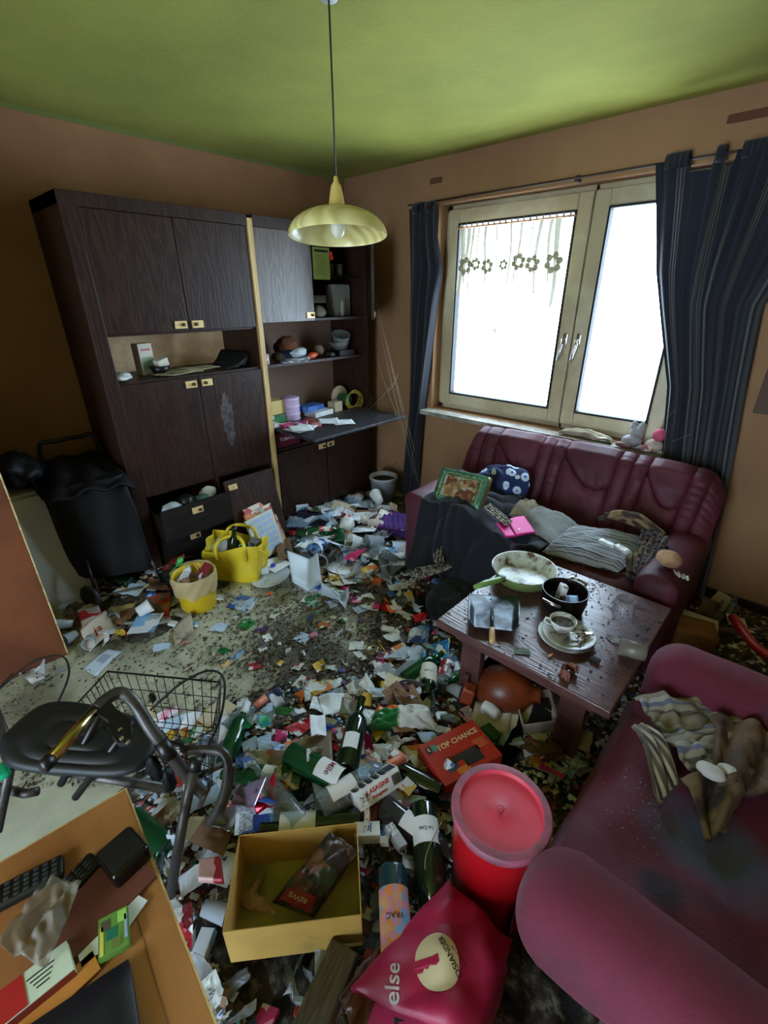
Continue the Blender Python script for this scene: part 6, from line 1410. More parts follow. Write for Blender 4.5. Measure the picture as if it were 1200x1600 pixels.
# grey pot lying
p = ground(640, 1110, 0); pt_ = thing('saucepan', 'grey and black saucepan lying under the green packet', 'pot', (p.x, p.y, p.z+.01), 0, rot=(R(-12), R(8), 0))
MB().lathe([(.001, 0), (.075, 0), (.085, .01), (.088, .075), (.085, .075), (.08, .012), (.001, .006)], 40).build('pan_body', mat('grey_enamel', c8(84, 84, 92), .35), pt_)
MB().tube(smooth([(.03, .08, .065), (.035, .115, .075), (-.0, .13, .078), (-.035, .115, .075), (-.03, .08, .065)]), .006, 8).build('pan_handle', M_black, pt_)
# cloth bundle
p = ground(636, 968); sol(foldm(180, .21, 10, .35, 40, .03, True), 'wrung_cloth', mat('grey_beige_cloth', c8(196, 188, 178), .9, c8(120, 104, 92), 14, .5, .65), 'grey-beige wrung cloth on the floor left of the coffee table', 'cloth', p+Vector((0, 0, .03)))
# can lid
sol(MB().lathe([(.001, .002), (.02, .002), (.021, .003), (.036, .003), (.037, .001), (.040, .001), (.041, .004), (.043, .004), (.044, 0)], 40), 'tin_lid', mat('dull_gold_tin', c8(176, 172, 140), .35, metal=.6), 'round gold tin lid on the bare floor left of the coffee table', 'lid', ground(582, 1014)+Vector((0, 0, .002)))
sol(MB().tube([(0, 0, .004), (.10, 0, .004), (.115, 0, .004)], [.0038, .0038, .001], 6), 'pencil', mat('pencil_yellow', c8(214, 170, 40), .5), 'yellow pencil behind the round gold tin lid', 'pencil', ground(590, 1003), -.35)
sol(MB().lathe([(.001, .0), (.012, 0), (.012, .008), (.001, .009)], 16), 'screw_top', M_white, 'small white bottle cap right of the yellow pencil', 'cap', ground(628, 1012))
# light table bits
sol(MB().rbox((0, 0, .012), (.10, .13, .022), .004, 5), 'open_tray', M_white, 'white folded tray at the back left corner of the coffee table', 'tray', ground(700, 950, .0)+Vector((-.02, .0, .10)), .5, rot=(.3, .3, .5))
# green ashtray
t = thing('ashtray', 'small green square dish on the bare floor', 'dish', ground(385, 977), .3)
m_ = MB(); m_.rbox((0, 0, .004), (.07, .06, .006), .002, 4); m_.b2((-.035, -.03, 0), (-.029, .03, .016)); m_.b2((.029, -.03, 0), (.035, .03, .016)); m_.b2((-.035, -.03, 0), (.035, -.024, .016)); m_.b2((-.035, .024, 0), (.035, .03, .016)); m_.build('dish_body', mat('bright_green_plastic', c8(34, 140, 64), .4), t)
# letters on the floor
def flat(name, label, cat, pxs, m, lift=.003, amp=.3, seed=1, solid=.0012, h=None, n=10, **kk):
    P4 = [ground(*q_, lift) for q_ in pxs]; cf = creases(seed, 4, amp); mb, f = patch(P4, n, n, lambda u, v: (h or .03)*abs(cf(u-.5, v-.5)))
    return tag(mb.build(name, m, solid=solid, **kk), label, cat)
env = thing('envelope', 'long bluish envelope on the bare floor left of the wire basket', 'letter', (0, 0, 0))
P4 = [ground(168, 1014, .006), ground(190, 1018, .006), ground(150, 1056, .004), ground(129, 1044, .004)]
mb, f = patch(P4, 8, 12, lambda u, v: .004*math.sin(v*4)); mb.build('envelope_sheet', mat('pale_blue_paper', c8(186, 200, 214), .8), env, solid=.001)
mb = MB().grid(lambda u, v: f(.2+u*.55, .25+.35*v)+Vector((0, 0, .0012)), 4, 4); mb.build('address_window', mat('grey_window_film', c8(150, 166, 184), .4), env)
flat('advert_card', 'long orange and blue advert card on the bare floor', 'card', ((344, 1040), (378, 1014), (382, 1020), (350, 1044)), printed('orange_blue_ad', [c8(214, 150, 60), c8(206, 212, 216), c8(130, 170, 200), c8(214, 180, 120)], 14), amp=.1)
flat('blister_pack', 'blue-edged clear blister pack in front of the yellow shopping bag', 'packet', ((375, 928), (403, 936), (388, 958), (354, 948)), printed('blue_blister', [c8(150, 170, 190), c8(170, 186, 200), c8(40, 90, 170), c8(160, 180, 196)], 18, .25), amp=.15)
flat('tea_carton', 'flattened brown and mint tea carton on the bare floor', 'carton', ((487, 930), (511, 945), (492, 963), (466, 944)), printed('mint_brown', [c8(150, 200, 180), c8(130, 80, 60), c8(150, 190, 170), c8(120, 150, 130)], 14), amp=.2, h=.05)
# big red-white box, left
t = thing('flattened_carton', 'white carton with large red letters below the black trolley', 'carton', (0, 0, 0))
P4 = [ground(125, 985, .05), ground(165, 955, .06), ground(182, 985, .02), ground(140, 1018, .01)]
mb, f = patch(P4, 8, 8, lambda u, v: .012*math.sin(u*3)); mb.build('carton_face', mat('cream_white_card', c8(200, 186, 170), .6), t, solid=.006)
m_r = mat('poppy_red_print', c8(196, 30, 44), .5)
lettering('ja', .07, m_r, t, (0, 0, 0), fn=lambda c_: f(min(.98, max(.02, .5+c_.x*6.2)), min(.98, max(.02, .55-c_.y*6.5)))+Vector((0, 0, .005)))
flat('striped_carton', 'red and white striped carton leaning left of the flattened carton', 'carton', ((120, 955), (152, 938), (158, 960), (128, 980)), printed('red_white_stripe', [c8(206, 196, 190), c8(180, 40, 50), c8(206, 196, 190), c8(190, 60, 60)], 10), lift=.05, amp=.1, solid=.01)
t = thing('pizza_carton', 'red-brown carton with white lettering between trolley and yellow bucket', 'carton', (0, 0, 0))
P4 = [ground(252, 880, .03), ground(288, 866, .16), ground(276, 905, .10), ground(262, 925, .01)]
mb, f = patch(P4, 8, 8, lambda u, v: 0); mb.build('carton_face', mat('tomato_card', c8(176, 60, 44), .6), t, solid=.006)
mb = MB().grid(lambda u, v: f(.1+u*.8, .4+v*.5)+Vector((.002, -.003, .004)), 4, 4); mb.build('white_panel', M_wtext, t)
lettering('ofen', .05, M_text, t, (0, 0, 0), fn=lambda c_: f(.5+c_.x*5, .65-c_.y*5)+Vector((.003, -.005, .006)))
flat('blue_booklet', 'blue booklet behind the red-brown carton', 'booklet', ((250, 862), (288, 858), (286, 868), (250, 872)), M_pk[1], lift=.03, amp=.1)
flat('snack_bag', 'see-through snack bag with orange print below the black trolley', 'bag', ((218, 925), (268, 930), (265, 965), (222, 968)), printed('orange_snack', [c8(150, 130, 104), c8(190, 70, 44), c8(130, 116, 96), c8(170, 120, 70)], 14, .3, lines=False), lift=.02, amp=.4, h=.08, n=16)
flat('paper_bag', 'beige crumpled paper bag corner at the edge of the bare floor', 'paper', ((268, 985), (300, 965), (305, 1000), (275, 1015)), M_beige, amp=.6, h=.10, n=14)

# TOP CHANCE game carton
def carton4(name, label, cat, px4, zt, th, msides, mtop):
    P4 = [at(*q_, zt) for q_ in px4]; cen = sum(P4, Vector())/4; a, L_ = along(P4[0], P4[1]); L_ = ((P4[1]-P4[0]).length+(P4[2]-P4[3]).length)/2; w_ = ((P4[3]-P4[0]).length+(P4[2]-P4[1]).length)/2
    t = thing(name, label, cat, (cen.x, cen.y, zt-th), a)
    MB().rbox((0, 0, th/2), (L_, w_, th), .0015, 3).build('carton_body', msides, t)
    if mtop: MB().box((0, 0, th+.0006), (L_*.985, w_*.985, .0012)).build('printed_face', mtop, t)
    return t, L_, w_, th
t, L_, w_, th = carton4('game_carton', 'red game carton lettered in pale print behind the red stool', 'box', ((650, 1168), (742, 1122), (780, 1180), (700, 1228)), .21, .05, mat('vermilion_card', c8(190, 46, 34), .5), None)
lettering('TOP CHANCE', w_*.165, mat('pale_yellow_print', c8(222, 200, 150), .5), t, (L_*.08, w_*.24, th+.001))
for (x, y, sx, sy, cc) in ((-.40, .30, .07, .16, c8(30, 30, 36)), (-.31, .30, .07, .16, c8(60, 160, 170)), (.05, -.12, .45, .14, c8(70, 60, 66)), (.10, -.28, .3, .2, c8(54, 48, 58)), (-.25, -.22, .16, .2, c8(60, 80, 120)), (.34, -.05, .2, .22, c8(206, 90, 60)), (-.12, -.38, .2, .14, c8(206, 120, 60))):
    MB().box((x*L_, y*w_, th+.0008), (sx*L_, sy*w_, .001)).build('printed_panel', mat('gp%d' % int(x*100+y*10), cc, .5), t)
lettering('E', w_*.12, M_wtext, t, (-.40*L_, .30*w_, th+.0016))
# lasagne carton
t, L_, w_, th = carton4('lasagne_carton', 'white ready-meal carton with dark oval pictures and lasagne lettering', 'box', ((551, 1246), (618, 1203), (636, 1232), (563, 1262)), .27, .055, M_paper, M_white)
m_ = MB()
for i in range(5):
    for j in range(2): m_.lathe([(.001, 0), (.011, 0), (.011, .001), (.001, .0012)], 20, M=Matrix.Translation((-L_*.38+i*L_*.16-.01, (j-.5)*w_*.36, th+.001)) @ Matrix.Scale(1.4, 4, (0, 1, 0)))
m_.build('dark_oval', mat('near_black_print', c8(26, 24, 30), .5), t)
MB().box((L_*.37, 0, th+.001), (L_*.2, w_*.8, .001)).build('grey_panel', mat('dark_grey_print', c8(60, 62, 70), .5), t)
lettering('ja!', .030, mat('navy_print', c8(24, 36, 90), .5), t, (-L_*.36, -w_/2-.0005, th*.5), (R(90), 0, 0)); lettering('LASAGNE', .019, mat('poppy_red_print', c8(196, 30, 44), .5), t, (-L_*.03, -w_/2-.0005, th*.66), (R(90), 0, 0)); lettering('Bolognese', .013, MATS['poppy_red_print'], t, (-L_*.03, -w_/2-.0005, th*.3), (R(90), 0, 0))
m_ = MB()
for k in range(9): m_.box((L_*.30+k*.0035, -w_/2-.0005, th*.5), (.0012+.0010*(k % 2), .001, th*.55))
m_.build('bar_code', M_text, t)
t.rotation_euler = (R(-38), 0, t.rotation_euler[2]); t.location.z += .03
t, L_, w_, th = carton4('milk_carton', 'white and blue carton lettered upside down right of the yellow carton corner', 'box', ((552, 1285), (592, 1283), (596, 1304), (556, 1308)), .255, .04, M_paper, M_paper)
lettering('ja!', .028, mat('navy_print2', c8(40, 50, 150), .5), t, (0, 0, th+.0015), (0, 0, math.pi))
# holographic wrap and red gift
flat('gift_wrap', 'silver glittering holographic gift wrap left of the short-necked green bottle', 'wrap', ((375, 1228), (420, 1226), (395, 1265), (358, 1262)), mat('holographic_foil', c8(150, 160, 200), .22, c8(190, 130, 150), 90, metal=.6), lift=.06, amp=.6, h=.10, n=16)
flat('gift_wrap', 'crimson foil wrap below the silver holographic wrap', 'wrap', ((395, 1255), (432, 1222), (432, 1258), (402, 1278)), mat('crimson_foil', c8(190, 16, 50), .25, metal=.4), lift=.04, amp=.7, h=.10, n=16)
flat('silver_film', 'silver torn film at the tip of the holographic wrap', 'film', ((345, 1265), (385, 1260), (360, 1300), (332, 1295)), mat('silver_foil', c8(150, 156, 156), .3, metal=.7), lift=.03, amp=.7, h=.09, n=14)
flat('egg_carton', 'grey-white carton with brown print above the short-necked green bottle', 'carton', ((385, 1172), (460, 1182), (455, 1210), (378, 1196)), printed('bread_print', [c8(190, 188, 182), c8(150, 140, 124), c8(196, 120, 84), c8(196, 194, 190)], 12), lift=.06, amp=.4, h=.10, n=14, solid=.004)
flat('clear_tray', 'transparent food tray with a label above the green bottle with script', 'tray', ((455, 1160), (518, 1150), (520, 1188), (450, 1192)), glassy('tray_film', c8(190, 170, 150), .2, .4), lift=.08, amp=.4, h=.06, n=14)
flat('tray_label', 'square printed label on the transparent food tray', 'label', ((478, 1170), (504, 1166), (505, 1188), (480, 1190)), M_pk[5], lift=.11, amp=.05)
flat('magazine', 'green and white magazine left of the large clear bottle', 'magazine', ((430, 1258), (475, 1255), (455, 1292), (418, 1290)), printed('green_mag', [c8(190, 204, 180), c8(110, 140, 90), c8(206, 208, 200), c8(190, 204, 180)], 10), lift=.09, amp=.15, solid=.012)
flat('red_packet', 'red printed packet lying left of the open yellow carton', 'packet', ((312, 1345), (345, 1342), (350, 1378), (310, 1375)), printed('red_pack', [c8(176, 40, 56), c8(196, 70, 80), c8(206, 160, 150), c8(170, 30, 50)], 12), lift=.06, amp=.2, solid=.02)
# named pieces of the back heap
for (nm, lb, ct, q4, m1, lf, hh2) in (
    ('magazine', 'dark blue and pale printed magazine open in the middle of the back heap', 'magazine', ((452, 805), (515, 800), (520, 828), (442, 828)), printed('dark_blue_mag', [c8(30, 50, 90), c8(150, 180, 206), c8(20, 26, 50), c8(200, 206, 214)], 9), .07, .05),
    ('open_booklet', 'white opened booklet before the dark cupboard doors', 'booklet', ((500, 790), (535, 788), (540, 808), (502, 806)), M_paper, .06, .05),
    ('comic_page', 'black and white comic page by the cupboard doors', 'paper', ((505, 778), (548, 784), (545, 800), (508, 796)), M_pk[5], .05, .03),
    ('sheet_of_paper', 'large white sheet right of the opened booklet', 'paper', ((538, 798), (566, 806), (562, 822), (530, 812)), M_paper, .07, .04),
    ('folded_paper', 'white folded paper in front of the planter', 'paper', ((574, 786), (610, 790), (612, 806), (576, 806)), M_paper, .03, .05),
    ('white_tray', 'flat white foam tray near the dry round lumps', 'tray', ((550, 806), (588, 798), (590, 810), (560, 820)), M_white, .06, .04),
    ('blue_towel', 'dark navy cloth heaped right of the calendar page', 'cloth', ((386, 822), (420, 815), (430, 838), (392, 842)), M_navy, .07, .12),
    ('brown_paper_bag', 'crumpled brown paper bag right of the yellow shopping bag', 'bag', ((428, 848), (452, 842), (460, 870), (436, 878)), mat('kraft_paper', c8(130, 96, 62), .8, c8(96, 70, 48), 8), .06, .12),
    ('letter', 'cream and white folded letter behind the white floor plate', 'letter', ((408, 880), (440, 868), (455, 886), (430, 898)), M_paper, .04, .06),
    ('printed_leaflet', 'bluish white leaflet left of the carrier bag', 'leaflet', ((470, 842), (492, 846), (490, 866), (470, 862)), M_pk[1], .07, .04),
    ('white_film', 'large torn white film between tea carton and floor plate', 'film', ((452, 895), (498, 890), (505, 925), (460, 930)), M_film, .02, .10),
    ('white_film', 'pale torn film left of the pile of small packets', 'film', ((500, 925), (545, 930), (540, 958), (505, 950)), M_film, .02, .09),
    ('photo_card', 'pale blue and red card left of the wrung cloth', 'card', ((640, 985), (672, 975), (668, 1005), (636, 1004)), M_pk[1], .02, .03),
    ('food_carton', 'blue and yellow food carton before the left table leg', 'carton', ((662, 1010), (702, 1008), (700, 1035), (660, 1032)), printed('noodle_print', [c8(60, 140, 200), c8(214, 190, 90), c8(210, 220, 226), c8(60, 140, 200)], 14), .05, .06),
    ('letter', 'large white letter page above the bread carton', 'letter', ((496, 1092), (536, 1088), (548, 1112), (505, 1118)), M_paper, .07, .06),
    ('letter', 'white page standing beside the photo card with a dark figure', 'letter', ((484, 1120), (508, 1118), (510, 1150), (486, 1152)), M_paper, .09, .05),
    ('postcard', 'card with a dark brown figure on green near the green packet', 'card', ((535, 1092), (562, 1095), (560, 1120), (530, 1118)), mat('olive_picture', c8(100, 110, 70), .5, c8(110, 50, 36), 14), .10, .05),
    ('blister_card', 'pink and yellow printed card before the grey trodden patch', 'card', ((478, 1072), (510, 1062), (522, 1078), (490, 1090)), M_pk[4], .05, .03),
    ('green_wrapper', 'bright green and blue lettered wrapper above the bread carton', 'wrapper', ((402, 1122), (418, 1120), (428, 1138), (408, 1142)), mat('neon_green_print', c8(60, 180, 90), .4, c8(40, 90, 190), 40), .08, .05),
    ('pink_carton', 'pink medicine carton right of the bright green wrapper', 'carton', ((425, 1140), (450, 1142), (448, 1160), (424, 1158)), M_pk[2], .08, .02)):
    flat(nm, lb, ct, q4, m1, lift=lf, amp=1.4 if nm == 'white_film' else .6, h=hh2, n=14, seed=len(lb), solid=.0015)
# coiled cord
p = at(570, 1250, .25); mb = MB(); P = []
for k in range(200):
    t_ = k/199; b_0 = at(lerp(556, 569, t_)+10*math.sin(t_*3), lerp(1230, 1295, t_), .29); a = t_*95; P.append(b_0+Vector((.006*math.cos(a), .006*math.sin(a), .004*math.sin(a))))
tag(mb.tube(P, .0022, 5).build('coiled_cord', mat('ivory_cord', c8(196, 190, 176), .5)), 'ivory coiled telephone cord between the clear bottle and the lasagne carton', 'cord')
# wire by rooster bottle
tag(MB().tube(smooth([at(690, 1285, .3), at(672, 1320, .3), at(664, 1352, .29), at(672, 1385, .27), at(688, 1405, .25)]), .0016, 5).build('wire', mat('bare_wire', c8(150, 140, 130), .4)), 'thin bent wire over the rooster label bottle', 'wire')
# terracotta jug under the table
t = thing('jug', 'large orange-brown rounded jug lying under the coffee table', 'jug', at(792, 1078, .17), -.2, rot=(0, R(80), R(20)))
MB().lathe([(.001, -.12), (.05, -.12), (.09, -.07), (.10, -.01), (.085, .06), (.04, .10), (.028, .115), (.034, .135), (.028, .136), (.022, .115), (.03, .10), (.001, .09)], 40).build('jug_body', mat('orange_brown_glaze', c8(150, 68, 30), .4, c8(110, 46, 22), 5), t)
MB().tube(smooth([(.03, 0, .11), (.07, 0, .10), (.10, 0, .06), (.095, 0, .02)]), .009, 8).build('jug_handle', MATS['orange_brown_glaze'], t)
carton('orange_carton', 'narrow orange carton standing by the front leg of the coffee table', ground(727, 1100)+Vector((0, 0, .02)), (.05, .045, .11), printed('orange_box_print', [c8(190, 84, 50), c8(170, 70, 44), c8(210, 190, 170), c8(180, 80, 50)], 14), .4, (.2, .15))
for k, (px, py, s) in enumerate(((770, 1130, .07), (805, 1120, .06))):
    p = ground(px, py); carton('cream_carton', 'cream carton lying under the coffee table, %s one' % ('left', 'right')[k], p, (.15, .11, .05), mat('cream_card', c8(200, 192, 172), .6), .3+k, (.2, -.2))
t = thing('open_tin', 'square pale open container with a black inside under the coffee table', 'container', ground(838, 1128)+Vector((0, 0, .03)), .8, rot=(R(10), R(-14), .7))
m_ = MB(); m_.b2((-.07, -.07, 0), (.07, .07, .004)); m_.b2((-.07, -.07, 0), (-.064, .07, .07)); m_.b2((.064, -.07, 0), (.07, .07, .07)); m_.b2((-.07, -.07, 0), (.07, -.064, .07)); m_.b2((-.07, .064, 0), (.07, .07, .07)); m_.build('container_wall', M_beige, t)
MB().b2((-.064, -.064, .004), (.064, .064, .02)).build('dark_contents', mat('black_residue', c8(12, 12, 14), .7), t)
sol(foldm(190, .22, 7, .5, 26), 'brown_paper_bag', mat('kraft_paper', c8(130, 96, 62), .8, c8(96, 70, 48), 8), 'crumpled brown paper bag under the coffee table by the sofa', 'bag', ground(850, 1170))
sol(foldm(191, .26, 8, .45, 34, .02, True), 'black_sack', M_blackcl, 'black plastic sack between the coffee table and the red stool', 'sack', ground(800, 1190))

# right corner between the sofas
sol(foldm(200, .50, 6, .30, 44, .03, True), 'beige_sack', mat('taupe_sack', c8(132, 118, 96), .9, c8(104, 90, 72), 6, bump=.2), 'large taupe sack in the corner between the two sofas', 'sack', ground(1060, 985))
sol(foldm(201, .34, 7, .3, 34, .03, True), 'beige_cloth', M_beige, 'beige cloth heap beside the taupe sack', 'cloth', ground(1150, 1000))
t = thing('red_tube', 'red plastic scraper tube lying in the corner between the sofas', 'tube', (0, 0, 0))
MB().tube(smooth([at(1145, 965, .26), at(1160, 985, .27), at(1180, 1010, .27), at(1215, 1035, .27)]), [.022]*6+[.020]*12+[.018], 12).build('tube_body', mat('tomato_red_plastic', c8(176, 30, 24), .4), t)
carton('cream_carton', 'cream flat carton on the taupe sack between the sofas', ground(1090, 975, .10), (.16, .08, .03), mat('cream_card', c8(200, 192, 172), .6), .2, (.2, .1))
carton('brown_carton', 'brown cardboard box behind the far armrest of the velour sofa', ground(1075, 1000, .03), (.18, .12, .10), M_card, .4, (.1, .1))
carton('brown_carton', 'flattened brown cardboard by the wall right of the long curtain', (.55, 2.72, .12), (.3, .2, .05), M_card, .1, (.2, .1))
sol(foldm(203, .26, 8, .35, 30, .02, True), 'plastic_film', M_film, 'milky film at the right edge of the corner between the sofas', 'film', (.62, 2.35, .10))

# cobwebs
m_ = MB()
for (a, b) in (((575, 420), (648, 705)), ((590, 500), (632, 680)), ((585, 455), (640, 690)), ((583, 545), (625, 660)), ((612, 600), (575, 640)), ((622, 585), (606, 612)), ((640, 690), (660, 780)), ((628, 660), (648, 742)), ((556, 665), (582, 618))):
    p, q_ = aty(*a, 2.80), aty(*b, 2.62); P = [p.lerp(q_, t/8)-Vector((0, 0, .02*math.sin(t/8*3.14))) for t in range(9)]; m_.tube(P, .0006, 4)
for (a, b) in (((1040, 655), (1055, 640)), ((1050, 690), (1080, 678)), ((880, 545), (898, 590)), ((898, 590), (860, 640))):
    m_.tube([aty(*a, 2.86), aty(*b, 2.86)], .0006, 4)
tag(m_.build('cobweb', mat('dusty_cobweb', c8(190, 176, 156), .9)), 'dusty cobweb threads stretched from the wall unit to the narrow curtain', 'cobweb', kind='stuff')
# loose cable left
tag(MB().tube(smooth([at(-5, 1078, .02), at(30, 1045, .03), at(70, 1028, .05)]), .004, 6).build('floor_cable', M_rubber), 'thin black cable on the floor before the brown leaf', 'cable')

# ------------------------------------------------------------------ loose litter, every piece its own object
LAND = [('the yellow bucket', 312, 920), ('the yellow shopping bag', 368, 865), ('the white floor plate', 426, 906), ('the calendar page', 402, 800), ('the planter', 592, 770), ('the purple cushion', 625, 832),
        ('the white carrier bag', 535, 862), ('the black garment', 690, 900), ('the wrung cloth', 636, 968), ('the gold tin lid', 582, 1014), ('the left table leg', 722, 1040), ('the green wine bottle', 668, 1080), ('the green packet', 622, 1128),
        ('the red game carton', 712, 1172), ('the red stool', 785, 1270), ('the open yellow carton', 460, 1390), ('the wire basket', 250, 1110), ('the walking frame', 310, 1260), ('the black trolley', 165, 850), ('the brown leaf', 60, 1010), ('the large clear bottle', 545, 1235), ('the holographic wrap', 390, 1245),
        ('the lasagne carton', 595, 1232), ('the bread carton', 420, 1190), ('the bluish envelope', 160, 1036), ('the advert card', 362, 1030), ('the tea carton', 488, 946), ('the jug', 790, 1080), ('the plush dog', 588, 826), ('the taupe sack', 1060, 950), ('the magenta bag', 680, 1490), ('the patterned bottle', 615, 1430)]
PIECES = []
def reg(o, desc, cat, px, py): PIECES.append((o, desc, cat, px, py))
SPOTS = []
def spot(poly, q, mind):
    xs = [p[0] for p in poly]; ys_ = [p[1] for p in poly]
    for _ in range(60):
        x, y = q.uniform(min(xs), max(xs)), q.uniform(min(ys_), max(ys_)); ins = False; j = len(poly)-1
        for i in range(len(poly)):
            if (poly[i][1] > y) != (poly[j][1] > y) and x < (poly[j][0]-poly[i][0])*(y-poly[i][1])/(poly[j][1]-poly[i][1])+poly[i][0]: ins = not ins
            j = i
        if ins and all((x-a)**2+(y-b)**2 > mind*mind for a, b in SPOTS): SPOTS.append((x, y)); return x, y
    return None
PAPM = [(M_paper, 'white'), (mat('cold_white_paper', c8(176, 196, 216), .8), 'pale blue'), (mat('cream_paper', c8(196, 182, 150), .8), 'cream'), (M_pk[5], 'grey printed'), (M_pk[1], 'blue printed'), (M_pk[4], 'yellow printed'), (mat('tan_paper', c8(150, 112, 84), .8), 'tan'), (M_pk[0], 'red printed'), (M_pk[3], 'green printed')]
FOILM = [(mat('magenta_foil', c8(190, 40, 100), .3), 'magenta'), (M_w1, 'white'), (mat('silver_foil', c8(150, 156, 156), .3, metal=.7), 'silver'), (mat('blue_foil2', c8(50, 90, 170), .3), 'blue'), (M_o1, 'orange'), (M_g1, 'green'), (mat('crimson_foil', c8(190, 16, 50), .25, metal=.4), 'crimson'), (mat('violet_foil', c8(90, 50, 110), .4), 'violet'), (mat('yellow_foil', c8(210, 180, 60), .3), 'yellow')]
TISM = [(M_tissue, 'white'), (mat('beige_tissue', c8(186, 166, 140), .9, c8(150, 124, 98), 16), 'beige'), (mat('brownish_tissue', c8(130, 104, 80), .9, c8(96, 74, 56), 16), 'brownish')]
def mk_sheet(q, x, y, s=1.0):
    m1, c_ = q.choice(PAPM[:3]*2+PAPM[:2]+PAPM) ; k = q.random() < .45
    return foldm(q.randrange(9999), q.uniform(.08, .15)*s, q.choice([2, 3, 4]) if not k else 1, q.uniform(.12, .3) if not k else .06, 12, .02 if not k else .006, False, .6 if not k else .12, q.uniform(.6, .9)), m1, 'sheet_of_paper', ('flat ' if k else 'folded ')+c_+' paper', 'paper', .0008
def mk_wrap(q, x, y, s=1.0):
    m1, c_ = q.choice(FOILM); return foldm(q.randrange(9999), q.uniform(.05, .10)*s, 5, q.uniform(.18, .4), 12, .02, False, 1.2, .6), m1, 'wrapper', 'crumpled '+c_+' wrapper', 'wrapper', .0008
def mk_pack(q, x, y, s=1.0):
    k = q.randrange(6); d = (q.uniform(.05, .09)*s, q.uniform(.03, .055)*s, q.uniform(.012, .026)*s); mb = MB().rbox((0, 0, d[2]/2), d, .0012, 3); return mb, M_pk[k], 'small_carton', PKN[k]+' packet', 'packet', 0
def mk_tis(q, x, y, s=1.0):
    m1, c_ = q.choice(TISM); return foldm(q.randrange(9999), q.uniform(.05, .095)*s, 8, q.uniform(.28, .5), 16), m1, 'crumpled_tissue', 'crumpled '+c_+' tissue', 'tissue', 0
def mk_film(q, x, y, s=1.0):
    m1, c_ = q.choice([(M_film, 'milky'), (glassy('clear_film', c8(200, 212, 216), .2, .45), 'clear'), (glassy('grey_film', c8(170, 180, 180), .2, .5), 'grey')]); return foldm(q.randrange(9999), q.uniform(.09, .15)*s, 8, q.uniform(.2, .4), 26, .02, True), m1, 'plastic_film', 'crumpled '+c_+' plastic film', 'film', 0
def mk_cup(q, x, y, s=1.0):
    m1, c_ = q.choice([(M_white, 'white'), (M_pk[1], 'blue printed'), (mat('clear_cup', c8(180, 186, 190), .2, alpha=.6), 'clear')]); r_ = q.uniform(.024, .034)*s; h = q.uniform(.05, .08)*s
    return MB().lathe([(.001, 0), (r_*.75, 0), (r_, h), (r_*1.06, h+.002), (r_*.94, h), (r_*.7, .003), (.001, .003)], 24, M=Matrix.Translation((0, 0, r_)) @ Matrix.Rotation(R(80), 4, 'Y')), m1, 'plastic_cup', c_+' tipped plastic cup', 'cup', 0
def mk_lid(q, x, y, s=1.0):
    m1, c_ = q.choice([(M_white, 'white'), (mat('royal_blue_plastic', c8(30, 60, 170), .4), 'blue'), (mat('red_plastic', c8(176, 20, 30), .35), 'red'), (mat('dull_gold_tin', c8(176, 172, 140), .35, metal=.6), 'gold')]); r_ = q.uniform(.010, .022)*s
    return MB().lathe([(.001, .006), (r_*.8, .006), (r_*.95, .005), (r_, 0)], 20), m1, 'screw_top', 'small round '+c_+' screw top', 'cap', 0
ZONES = [
    ([(425, 790), (560, 785), (622, 800), (640, 870), (640, 905), (585, 905), (500, 900), (440, 890), (415, 850)], 130, 7.5, (6, 1.5, 2, 2, 3.5, 1, .3), 1.45),
    ([(480, 890), (640, 890), (660, 930), (600, 960), (520, 950), (470, 930)], 60, 7.5, (2, 3, 3, 4, 1, .2, .4), .8),
    ([(110, 900), (250, 880), (290, 960), (240, 985), (190, 1000), (118, 1010), (105, 960)], 64, 8, (4, 2, 2, 2, 2, .5, .3), 1.0),
    ([(240, 860), (330, 850), (330, 900), (250, 900)], 12, 10, (4, 1, 2, 1, 1, 0, 0), .9),
    ([(590, 930), (690, 930), (700, 1000), (715, 1080), (640, 1110), (585, 1070), (600, 1000)], 64, 10, (3, 3, 3, 2, 2, .6, 1), .8),
    ([(350, 1120), (480, 1065), (590, 1070), (700, 1110), (720, 1180), (690, 1300), (600, 1340), (560, 1290), (360, 1290), (330, 1210)], 170, 12, (5, 3, 4, 2, 1.6, .4, .3), .72),
    ([(225, 1230), (350, 1220), (360, 1300), (350, 1500), (420, 1600), (330, 1600), (250, 1400)], 34, 20, (3, 1, 1.5, 1, 3, .5, .3), .75),
    ([(575, 1330), (690, 1330), (690, 1420), (620, 1470), (590, 1500), (560, 1600), (440, 1600), (440, 1500), (575, 1450)], 24, 22, (3, 1, 1.5, 1, 3, .5, .3), .75),
    ([(735, 1050), (900, 1110), (900, 1240), (860, 1230), (780, 1180), (720, 1110)], 30, 15, (4, 1.5, 2, 1, 2, .5, .2), .9),
    ([(1020, 940), (1140, 945), (1240, 1000), (1240, 1050), (1100, 985), (1030, 985)], 16, 16, (4, 1, 1, 1, 2, .3, 0), 1.0),
    ([(230, 930), (600, 900), (600, 1050), (300, 1060), (240, 1010)], 60, 15, (1.6, 1.5, .8, 3, .4, 0, .35), .55),
    ([(225, 1100), (345, 1100), (330, 1220), (230, 1200)], 18, 14, (3, 1.5, 2, 1, 2, .3, .4), .85),
    ([(0, 1050), (110, 1030), (110, 1060), (10, 1075)], 6, 14, (2, 1, 1, 1, 2, 0, 0), .7),
    ([(245, 760), (340, 745), (345, 790), (250, 800)], 0, 14, (2, 1, 1, 1, 2, 0, 0), .7),
    ([(645, 900), (760, 880), (740, 930), (700, 960), (650, 930)], 12, 14, (3, 1, 1, 1, 2, .3, .2), .8),
]
MK = [mk_sheet, mk_wrap, mk_pack, mk_tis, mk_film, mk_cup, mk_lid]
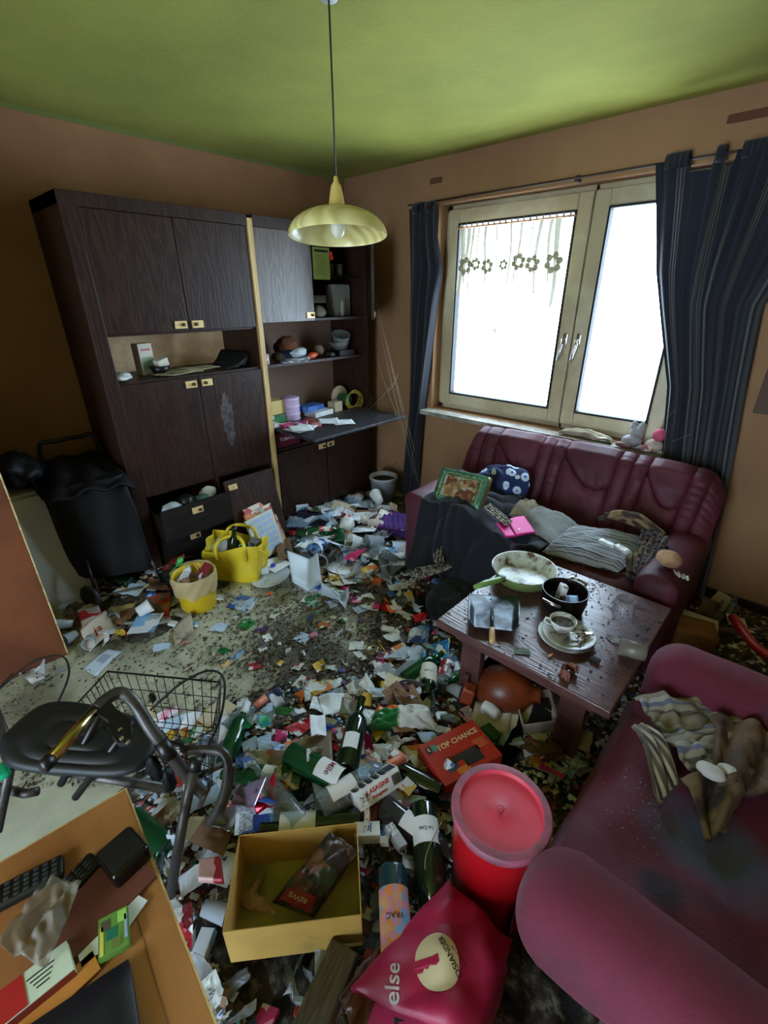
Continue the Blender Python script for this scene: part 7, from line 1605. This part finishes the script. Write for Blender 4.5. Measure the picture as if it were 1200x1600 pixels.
NOZ = [((312, 915), 36), ((368, 870), 44), ((783, 1260), 80), ((424, 906), 24), ((592, 765), 24)]
for (poly, n, md, wts, sc) in ZONES:
    q = random.Random(int(poly[0][0])*7+n)
    for _ in range(n):
        s = spot(poly, q, md)
        if not s: continue
        if any((s[0]-a)**2+(s[1]-b)**2 < r*r for (a, b), r in NOZ): continue
        fn = q.choices(MK, wts)[0]; mb, m1, nm, desc, cat, sol_ = fn(q, s[0], s[1], sc*1.15)
        g = ground(s[0], s[1]); k = .35 if g.z > .03 else .12
        o = mb.build(nm, m1, solid=sol_, loc=g+Vector((0, 0, .004+q.uniform(0, .05)*(1 if g.z > .02 else 0))), rot=(q.uniform(-k, k), q.uniform(-k, k), q.uniform(0, 6.28)))
        reg(o, desc, cat, s[0], s[1])
def relation(px, py, lx_, ly_):
    dx, dy = px-lx_, py-ly_
    v = '' if abs(dy) < abs(dx)*.45 else ('behind' if dy < 0 else 'in front of'); h = '' if abs(dx) < abs(dy)*.45 else ('left' if dx < 0 else 'right')
    if v and h: return ('behind and %s of' if dy < 0 else 'before and %s of') % h
    return v or ('%s of' % h)
ORD = [w+' one out' for w in ('first', 'second', 'third', 'fourth', 'fifth', 'sixth', 'seventh', 'eighth', 'ninth', 'tenth')]
bykey = {}
for (o, desc, cat, px, py) in PIECES:
    nm, lx_, ly_ = min(LAND, key=lambda t: (t[1]-px)**2+(t[2]-py)**2)
    bykey.setdefault((desc, relation(px, py, lx_, ly_), nm), []).append((math.hypot(px-lx_, py-ly_), o, cat))
GR = {'paper': 'loose papers in the rubbish', 'wrapper': 'crumpled wrappers in the rubbish', 'packet': 'small packets in the rubbish', 'tissue': 'crumpled tissues in the rubbish', 'film': 'crumpled plastic films in the rubbish', 'cup': 'plastic cups in the rubbish', 'cap': 'round caps on the floor'}
for (desc, rel, nm), L_ in bykey.items():
    L_.sort(key=lambda t: t[0])
    for i, (d, o, cat) in enumerate(L_):
        tag(o, '%s %s %s' % (desc, rel, nm) + (', '+ORD[min(i, 9)] if len(L_) > 1 else ''), cat, GR[cat])
